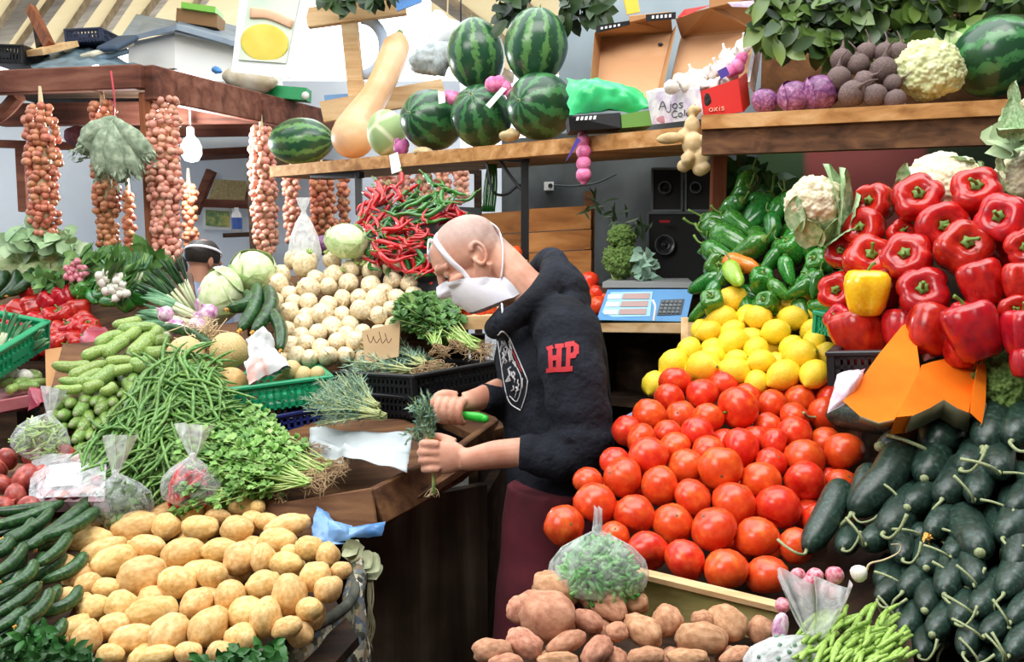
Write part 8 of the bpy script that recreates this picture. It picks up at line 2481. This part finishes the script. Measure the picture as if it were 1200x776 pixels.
# ------------------------------------------------------------------ tied plastic bags
def tied_bag(label, base, knot, tail, d, rx, wide_tail, film, depth_k=0.75, flare=1.0, cone=False):
    """Bag standing from base (u, v) up to its knot (u, v) and loose tail (u, v)."""
    b, k, t = at(*base, d), at(*knot, d), at(*tail, d)
    ax = k - b
    H = ax.length
    R = rx * d / F
    m = frame(b, CR - ax.normalized() * CR.dot(ax.normalized()), ax)
    prof = [(0, 0), (R * 0.62, 0.01 * H), (R * 0.93, 0.12 * H), (R, 0.3 * H), (R * 0.93, 0.52 * H), (R * 0.68, 0.74 * H), (R * 0.34, 0.9 * H), (0.009, H), (0.007, 1.03 * H)]
    if cone:
        prof = [(0, 0), (R * 0.8, 0.0), (R * 1.02, 0.1 * H), (R, 0.22 * H), (R * 0.84, 0.44 * H), (R * 0.6, 0.66 * H), (R * 0.3, 0.86 * H), (0.009, H), (0.007, 1.03 * H)]
    bag = lathe(prof, 56, lambda a, s: 1 + (0.05 * sin(11 * a) + 0.04 * sin(17 * a + 1)) * s + 0.05 * sin(3 * a))
    bag = [Vector((p.x, p.y * depth_k, p.z)) for p in bag[0]], bag[1]
    o = thing('plastic_bag', label, 'plastic bag', m)
    add_part(o, 'film', mesh('bag_film', lumpy(bag, R * 0.05, 1.6 / R * 0.5, base[0]), film))
    inv = m.inverted()
    tl_ = inv @ t
    W = wide_tail * d / F / 2
    side = (inv.to_3x3() @ CR)
    side = (side - tl_.normalized() * side.dot(tl_.normalized())).normalized()
    dep = side.cross(tl_).normalized()
    k0_ = Vector((0, 0, 1.02 * H))

    def f(a, s):
        w = 0.008 + (W - 0.008) * s ** 0.8
        return k0_.lerp(tl_, s * (0.92 + 0.08 * noise.noise(Vector((a * 4, 3, base[0]))))) + side * (w * (2 * a - 1)) + dep * (0.012 * flare * sin(a * 15 + s * 2) * (0.3 + s))
    add_part(o, 'tail', mesh('bag_tail', grid(f, 36, 10), M_FILMW))
    add_part(o, 'knot', mesh('bag_knot', xf(lumpy(egg(0.008, 0.007, 0.009), 0.002, 200), Matrix.Translation(k0_)), M_FILMW))
    return o, m, H, R


def stuffing(name, label, cat, m, H, R, n_, make, z0=0.06, z1=0.62, depth_k=0.7, material=None, k=0.86, prof=((0, 0.55), (0.12, 0.93), (0.3, 1.0), (0.52, 0.93), (0.74, 0.68), (0.9, 0.34), (1, 0.05))):
    """Loose goods inside a tied bag, kept within its film."""
    g = []
    for _ in range(n_):
        a, z = rnd(0, 2 * pi), rnd(z0, z1)
        rr = next(r0 + (r1 - r0) * (z - a0) / (a1 - a0) for (a0, r0), (a1, r1) in zip(prof, prof[1:]) if z <= a1) * R * k * sqrt(rnd(0.3, 1))
        p = Vector((cos(a) * rr, sin(a) * rr * depth_k, z * H))
        g.append(make(p, Vector((cos(a), sin(a), 0))))
    o = link(name, mesh(name, join(*g), material), None, m)
    return tag(o, label, cat, None, 'stuff')


pod = lambda L, r: (lambda p, n: tube([p - (q := rvec(1).normalized()) * L / 2, p + rvec(r * 0.4), p + q * L / 2], [r * 0.7, r, r * 0.7], 7))
M_CUTBEAN = mat('cut_bean', [(0.35, '#3f8a3a'), (0.6, '#79b866')], scale=16, rough=0.45)
M_FILMT = plastic_film('thin_bag_plastic', '#eef2f6', 0.02, 0.12, 0.3, 0.5)
# bag of cut beans on the sweet potatoes
o, m, H, R = tied_bag('tied clear bag of cut green beans on the sweet potatoes', (702, 699), (700, 622), (701, 592), 1.42, 58, 12, M_FILM, 0.7)
stuffing('cut_beans', 'cut green beans inside the bag on the sweet potatoes', 'beans', m, H, R, 900, pod(0.03, 0.0042), 0.04, 0.8, 0.58, material=M_CUTBEAN, k=0.9, prof=[(0, 0.8), (0.1, 0.98), (0.22, 0.97), (0.44, 0.8), (0.66, 0.55), (0.86, 0.26), (1, 0.05)])
# radish and bean bag, lower right
o, m, H, R = tied_bag('tied clear bag of greens at the bottom under the pink radishes', (930, 815), (951, 748), (955, 672), 1.2, 64, 104, M_FILMW, 0.6, 2.0)
stuffing('bag_greens', 'pale greens inside the knotted bag at the bottom', 'greens', m, H, R, 160, pod(0.03, 0.004), 0.05, 0.75, 0.5, material=M_DILL, k=0.8)
RAD = [(943, 687, 14), (955, 676, 10), (978, 675, 11), (975, 695, 10), (917, 710, 9), (935, 675, 9), (962, 690, 9)]
rlb = ('largest pink radish behind the knotted bag tail', 'small pink radish behind the top of the bag tail', 'pink white radish at the top right of the bag tail', 'pink radish at the right edge of the bag tail', 'pink radish left of the knotted bag tail', 'small radish at the top left of the bag tail', 'radish in the middle behind the bag tail')
for i, (u, v, r) in enumerate(RAD):
    me = TURNS[i % 4].copy()
    me.materials.clear()
    me.materials.append(M_RADISH)
    thing('radish', rlb[i], 'radish', zframe(at(u, v, 1.28), rvec() + CU, 0, r * 1.28 / F), None, [('root', me), ('root_tail', TAILS[i % 3])])
thing('radish', 'white radish with a long root lying on the dark courgettes', 'radish', zframe(at(1007, 672, 1.3), (-1.0, 0.1, -0.5), 0, 10 * 1.3 / F), None, [('root', [me := TURNS[0].copy(), me.materials.clear(), me.materials.append(M_WHITER), me][3]), ('root_tail', mesh('long_root', tube(spline([(0, 0, -0.9), (0.6, 0, -1.6), (0.2, 0.3, -3.2), (0.5, 0, -5.0), (1.2, 0.2, -5.6), (1.8, 0, -4.6)], 4), [0.16, 0.12, 0.1, 0.07, 0.04], 7), M_ROOT))])
solo('radish', [me := TURNS[1].copy(), me.materials.clear(), me.materials.append(M_PURON), me][3], 'long magenta radish at the left of the knotted bag', 'radish', zframe(at(914, 738, 1.25), (0.1, 0, 1), 0, (0.012, 0.012, 0.026)))
PODS = [mesh('bean_pod', tube([(-1, 0, 0), (-0.5, 0.05 * i, 0), (0.4, 0.04, 0), (1, -0.06 * i, 0)], [0.1, 0.15, 0.15, 0.11], 8), mat('pale_pod_%d' % i, ['#7fa83f', '#a9c968'], scale=6, rough=0.4)) for i in range(2)]
PSL = Slope((1000, 770, 1.15), (1010, 715, 1.3), (1060, 745, 1.2))
PP = [(rnd(925, 1062), rnd(712, 785)) for _ in range(230)]
for i, (u, v) in enumerate(PP):
    if (u - 1000) ** 2 / 66 ** 2 + (v - 756) ** 2 / 38 ** 2 > 1:
        continue
    k = rnd(15, 23) * PSL.px(u, v)
    solo('bean_pod', PODS[i % 2], 'short pale bean pod in the small pile under the dark courgettes', 'bean pod', frame(PSL.at(u, v, rnd(-0.01, 0.015)), PSL.along(u, v, rnd(15, 70)) + PSL.n * rnd(-0.1, 0.3), PSL.n, k), 'short green beans by the courgettes')
pb = thing('tray', 'dark tray under the short green beans', 'tray', Matrix.Identity(4))
sp(pb, 'base', bed(PSL, [(925, 800), (1075, 800), (1065, 718), (940, 715)], -0.025), M_DARKW)
# left: chilli bag, herb bag, pea bag, wrapped tray
o, m, H, R = tied_bag('tied clear bag of red chilies standing by the parsley', (222, 592), (226, 536), (228, 494), 2.0, 36, 42, M_FILM, 0.7)
stuffing('bag_chilies', 'red chilies inside the tied bag by the parsley', 'chilies', m, H, R, 40, lambda p, n: tube(spline([p - n.orthogonal() * 0.024, p + n * 0.004, p + n.orthogonal() * 0.024], 3), [0.005, 0.008, 0.003], 8), 0.12, 0.6, 0.55, material=M_CHILI, k=0.62)
o, m, H, R = tied_bag('tied clear bag of pale greens above the potatoes', (144, 612), (136, 556), (142, 506), 1.98, 37, 36, M_FILM, 0.7)
stuffing('bag_greens', 'pale green leaves inside the tied bag above the potatoes', 'greens', m, H, R, 320, lambda p, n: leaf(p, rvec(), n, 0.026, 0.013, 0.3, 0.2, 2), 0.06, 0.7, 0.6, material=M_LEAFG, k=0.8)
o, m, H, R = tied_bag('clear bag of shoots resting on the red onions at the left', (40, 536), (58, 486), (64, 452), 2.2, 34, 26, M_FILM, 0.7)
stuffing('bag_shoots', 'pale shoots inside the bag on the red onions', 'shoots', m, H, R, 130, pod(0.05, 0.003), 0.1, 0.75, 0.6, material=M_STEMG, k=0.7)
tr2 = thing('wrapped_tray', 'film wrapped tray with white label among the red onions', 'packed tray', Matrix.Identity(4))
TRS = Slope((50, 592, 1.98), (125, 590, 1.92), (90, 540, 2.15))
sp(tr2, 'tray', slab([TRS.at(u, v, 0.0) for u, v in ((40, 588), (122, 588), (128, 542), (50, 548))], TRS.n * -0.03), mat('clear_tray', ['#8a6f74', '#b59aa0'], scale=9, rough=0.3))
for i, (u, v) in enumerate(((58, 582), (74, 584), (90, 582), (106, 578), (116, 566))):
    sp(tr2, 'packed_slice', xf(lumpy(egg(0.018, 0.016, 0.01), 0.004, 60, i), Matrix.Translation(TRS.at(u, v, 0.008))), mat('packed_red_%d' % i, ['#8f3038', '#b86a58'][i % 2], rough=0.4), True)
sp(tr2, 'paper_label', slab([TRS.at(u, v, 0.012) for u, v in ((54, 576), (96, 572), (104, 546), (60, 550))], TRS.n * -0.002), M_TAG)
sp(tr2, 'film', grid(lambda a, b: TRS.at(38 + a * 88 + b * 4, 592 - b * 52 - a * 2, 0.02 + 0.012 * sin(pi * a) * sin(pi * b) + 0.003 * noise.noise(Vector((a * 9, b * 9, 0)))), 26, 18), M_FILM, True)
RO = [(48, 533, 20), (8, 538, 14), (30, 563, 20), (18, 582, 16), (2, 568, 15), (75, 535, 14), (50, 560, 16), (5, 594, 14), (92, 540, 10), (34, 596, 15), (-8, 550, 16)]
OSL = Slope((10, 595, 1.98), (50, 530, 2.25), (100, 560, 2.1))
rol = row_labels(RO, 18, lambda t: ('large ' if t[2] > 17 else 'small ' if t[2] < 14.5 else '') + 'red onion, {n} from the left, {r} at the left edge')
for i, ((u, v, r), lab) in enumerate(zip(RO, rol)):
    k = r * OSL.px(u, v)
    solo('red_onion', ONIONS[0][i % 2], lab, 'onion', zframe(OSL.at(u, v, 0), rvec(), 0, (k, k, k * 0.8)), 'red onions at the left edge')
on_t = thing('onion_board', 'worn board under the red onions at the left', 'board', Matrix.Identity(4))
sp(on_t, 'board', bed(OSL, [(-50, 620), (130, 610), (125, 530), (-50, 520)], -0.05), M_WOOD)
sp(on_t, 'leg', box(0.05, 0.05, 0.85, (OSL.at(40, 560).x, OSL.at(40, 560).y + 0.1, 0.425)), M_DARKW)

# ------------------------------------------------------------------ round the potatoes
M_BPL = mat('light_blue_plastic', ['#4f86c4', '#8fb8e4'], scale=6, rough=0.3)
g = join(crumple([(370, 594, 1.98), (386, 602, 2.0), (404, 638, 1.93), (362, 642, 1.9)], 14, 14, 0.012, 22, 0.005, 2, 0.012), crumple([(384, 609, 1.95), (413, 616, 1.97), (410, 634, 1.93), (386, 636, 1.92)], 12, 10, 0.008, 26, 0.005, 4, 0.012), crumple([(408, 618, 1.95), (452, 611, 2.0), (447, 629, 1.98), (408, 631, 1.93)], 14, 8, 0.008, 26, 0.005, 6, 0.008))
solo('plastic_bag', mesh('blue_bag', g, M_BPL), 'twisted light blue plastic bag caught between potatoes and stall edge', 'plastic bag')
wn = Nodes('woven_scrap_weave')
vor = wn.add('ShaderNodeTexVoronoi', distance='CHEBYCHEV')
vor.inputs['Scale'].default_value = 70
wn.link(wn.coords('raw'), vor.inputs['Vector'])
sepc = wn.add('ShaderNodeSeparateColor')
wn.link(vor.outputs['Color'], sepc.inputs[0])
M_WEAVE = wn.finish(wn.ramp(sepc.outputs[0], [(0.0, '#22261f'), (0.25, '#4d503f'), (0.45, '#8f8c74'), (0.62, '#46566a'), (0.78, '#8a7240'), (0.92, '#c9c6b4')]), 0.75, bump=0.6, bscale=90)
sk_ = thing('woven_sack', 'woven patterned sack holding the potatoes, hanging at their right', 'sack', Matrix.Identity(4))
rim_px = [(408, 668, 1.9), (416, 690, 1.84), (404, 712, 1.76), (372, 732, 1.68), (335, 752, 1.6), (300, 772, 1.5), (280, 790, 1.46)]
rim = spline([at(*p) for p in rim_px], 5)
sp(sk_, 'wall', grid(lambda a, b: (lambda p: Vector((p.x + 0.03 * sin(b * 3) + 0.012 * noise.noise(p * 14 + Vector((0, 0, b * 4))), p.y - 0.02 * sin(b * 2.4), p.z - 0.34 * b)))(rim[min(len(rim) - 1, int(a * (len(rim) - 1) + 0.5))]), len(rim) - 1, 16), M_WEAVE, True).modifiers.new('thickness', 'SOLIDIFY').thickness = 0.006
sp(sk_, 'rim', tube(rim, 0.012, 8), mat('sack_rim', ['#2c2f2a', '#55584c'], scale=30, rough=0.8), True)
sp(sk_, 'rolled_edge', tube(spline([at(414, 640, 1.94), at(420, 672, 1.9), at(414, 700, 1.84), at(418, 740, 1.8), at(410, 790, 1.76)], 5), [0.012, 0.02, 0.024, 0.022, 0.02], 10), M_WEAVE, True)
sp(sk_, 'bottom', slab([at(60, 790, 1.62) - Vector((0, 0, 0.08)), at(300, 790, 1.5) - Vector((0, 0, 0.12)), at(410, 720, 1.84) - Vector((0, 0, 0.16)), at(330, 620, 2.05) - Vector((0, 0, 0.12)), at(90, 650, 1.95) - Vector((0, 0, 0.12))], (0, 0, -0.02)), M_WEAVE)
wl = at(424, 640, 1.93)
o = thing('wilted_leaves', 'wilted grey green leaf and hanging roots beside the blue bag', 'leaves', Matrix.Translation(wl))
add_part(o, 'leaf', mesh('wilted_leaf', join(*[leaf(at(u, v, 1.93) - wl, at(u2, v2, 1.9) - at(u, v, 1.93), Vector((0.2, -1, 0.4)), (at(u2, v2, 1.9) - at(u, v, 1.93)).length, 0.05, -0.2, 0.4, 6) for u, v, u2, v2 in ((402, 648, 432, 640), (420, 650, 436, 668), (426, 652, 446, 672), (434, 664, 442, 682), (408, 640, 420, 652))]), mat('wilted_leaf', ['#7d8664', '#b3b894'], scale=20, rough=0.7)))
add_part(o, 'roots', mesh('hanging_roots', join(*[tube(spline([at(434 + rnd(-3, 3), 678, 1.9) - wl, at(435 + rnd(-4, 4), 705, 1.89) - wl, at(434 + rnd(-6, 6), 735, 1.88) - wl, at(434 + rnd(-8, 4), 760 + rnd(-20, 8), 1.88) - wl], 4), 0.0016, 5) for _ in range(12)]), mat('dry_hanging_root', ['#6f6b4f', '#9a9676'], scale=20, rough=0.8)))
pt = thing('potato_crate', 'dark board bed under the yellow potatoes and cucumbers', 'crate', Matrix.Identity(4))
sp(pt, 'board', bed(S_POT, [(40, 800), (300, 800), (410, 690), (350, 600), (110, 600), (60, 680)], -0.11), M_DARKW)
sp(pt, 'cucumber_board', bed(S_CUC, [(-80, 800), (70, 800), (75, 700), (120, 592), (-80, 592)], -0.05), M_DARKW)
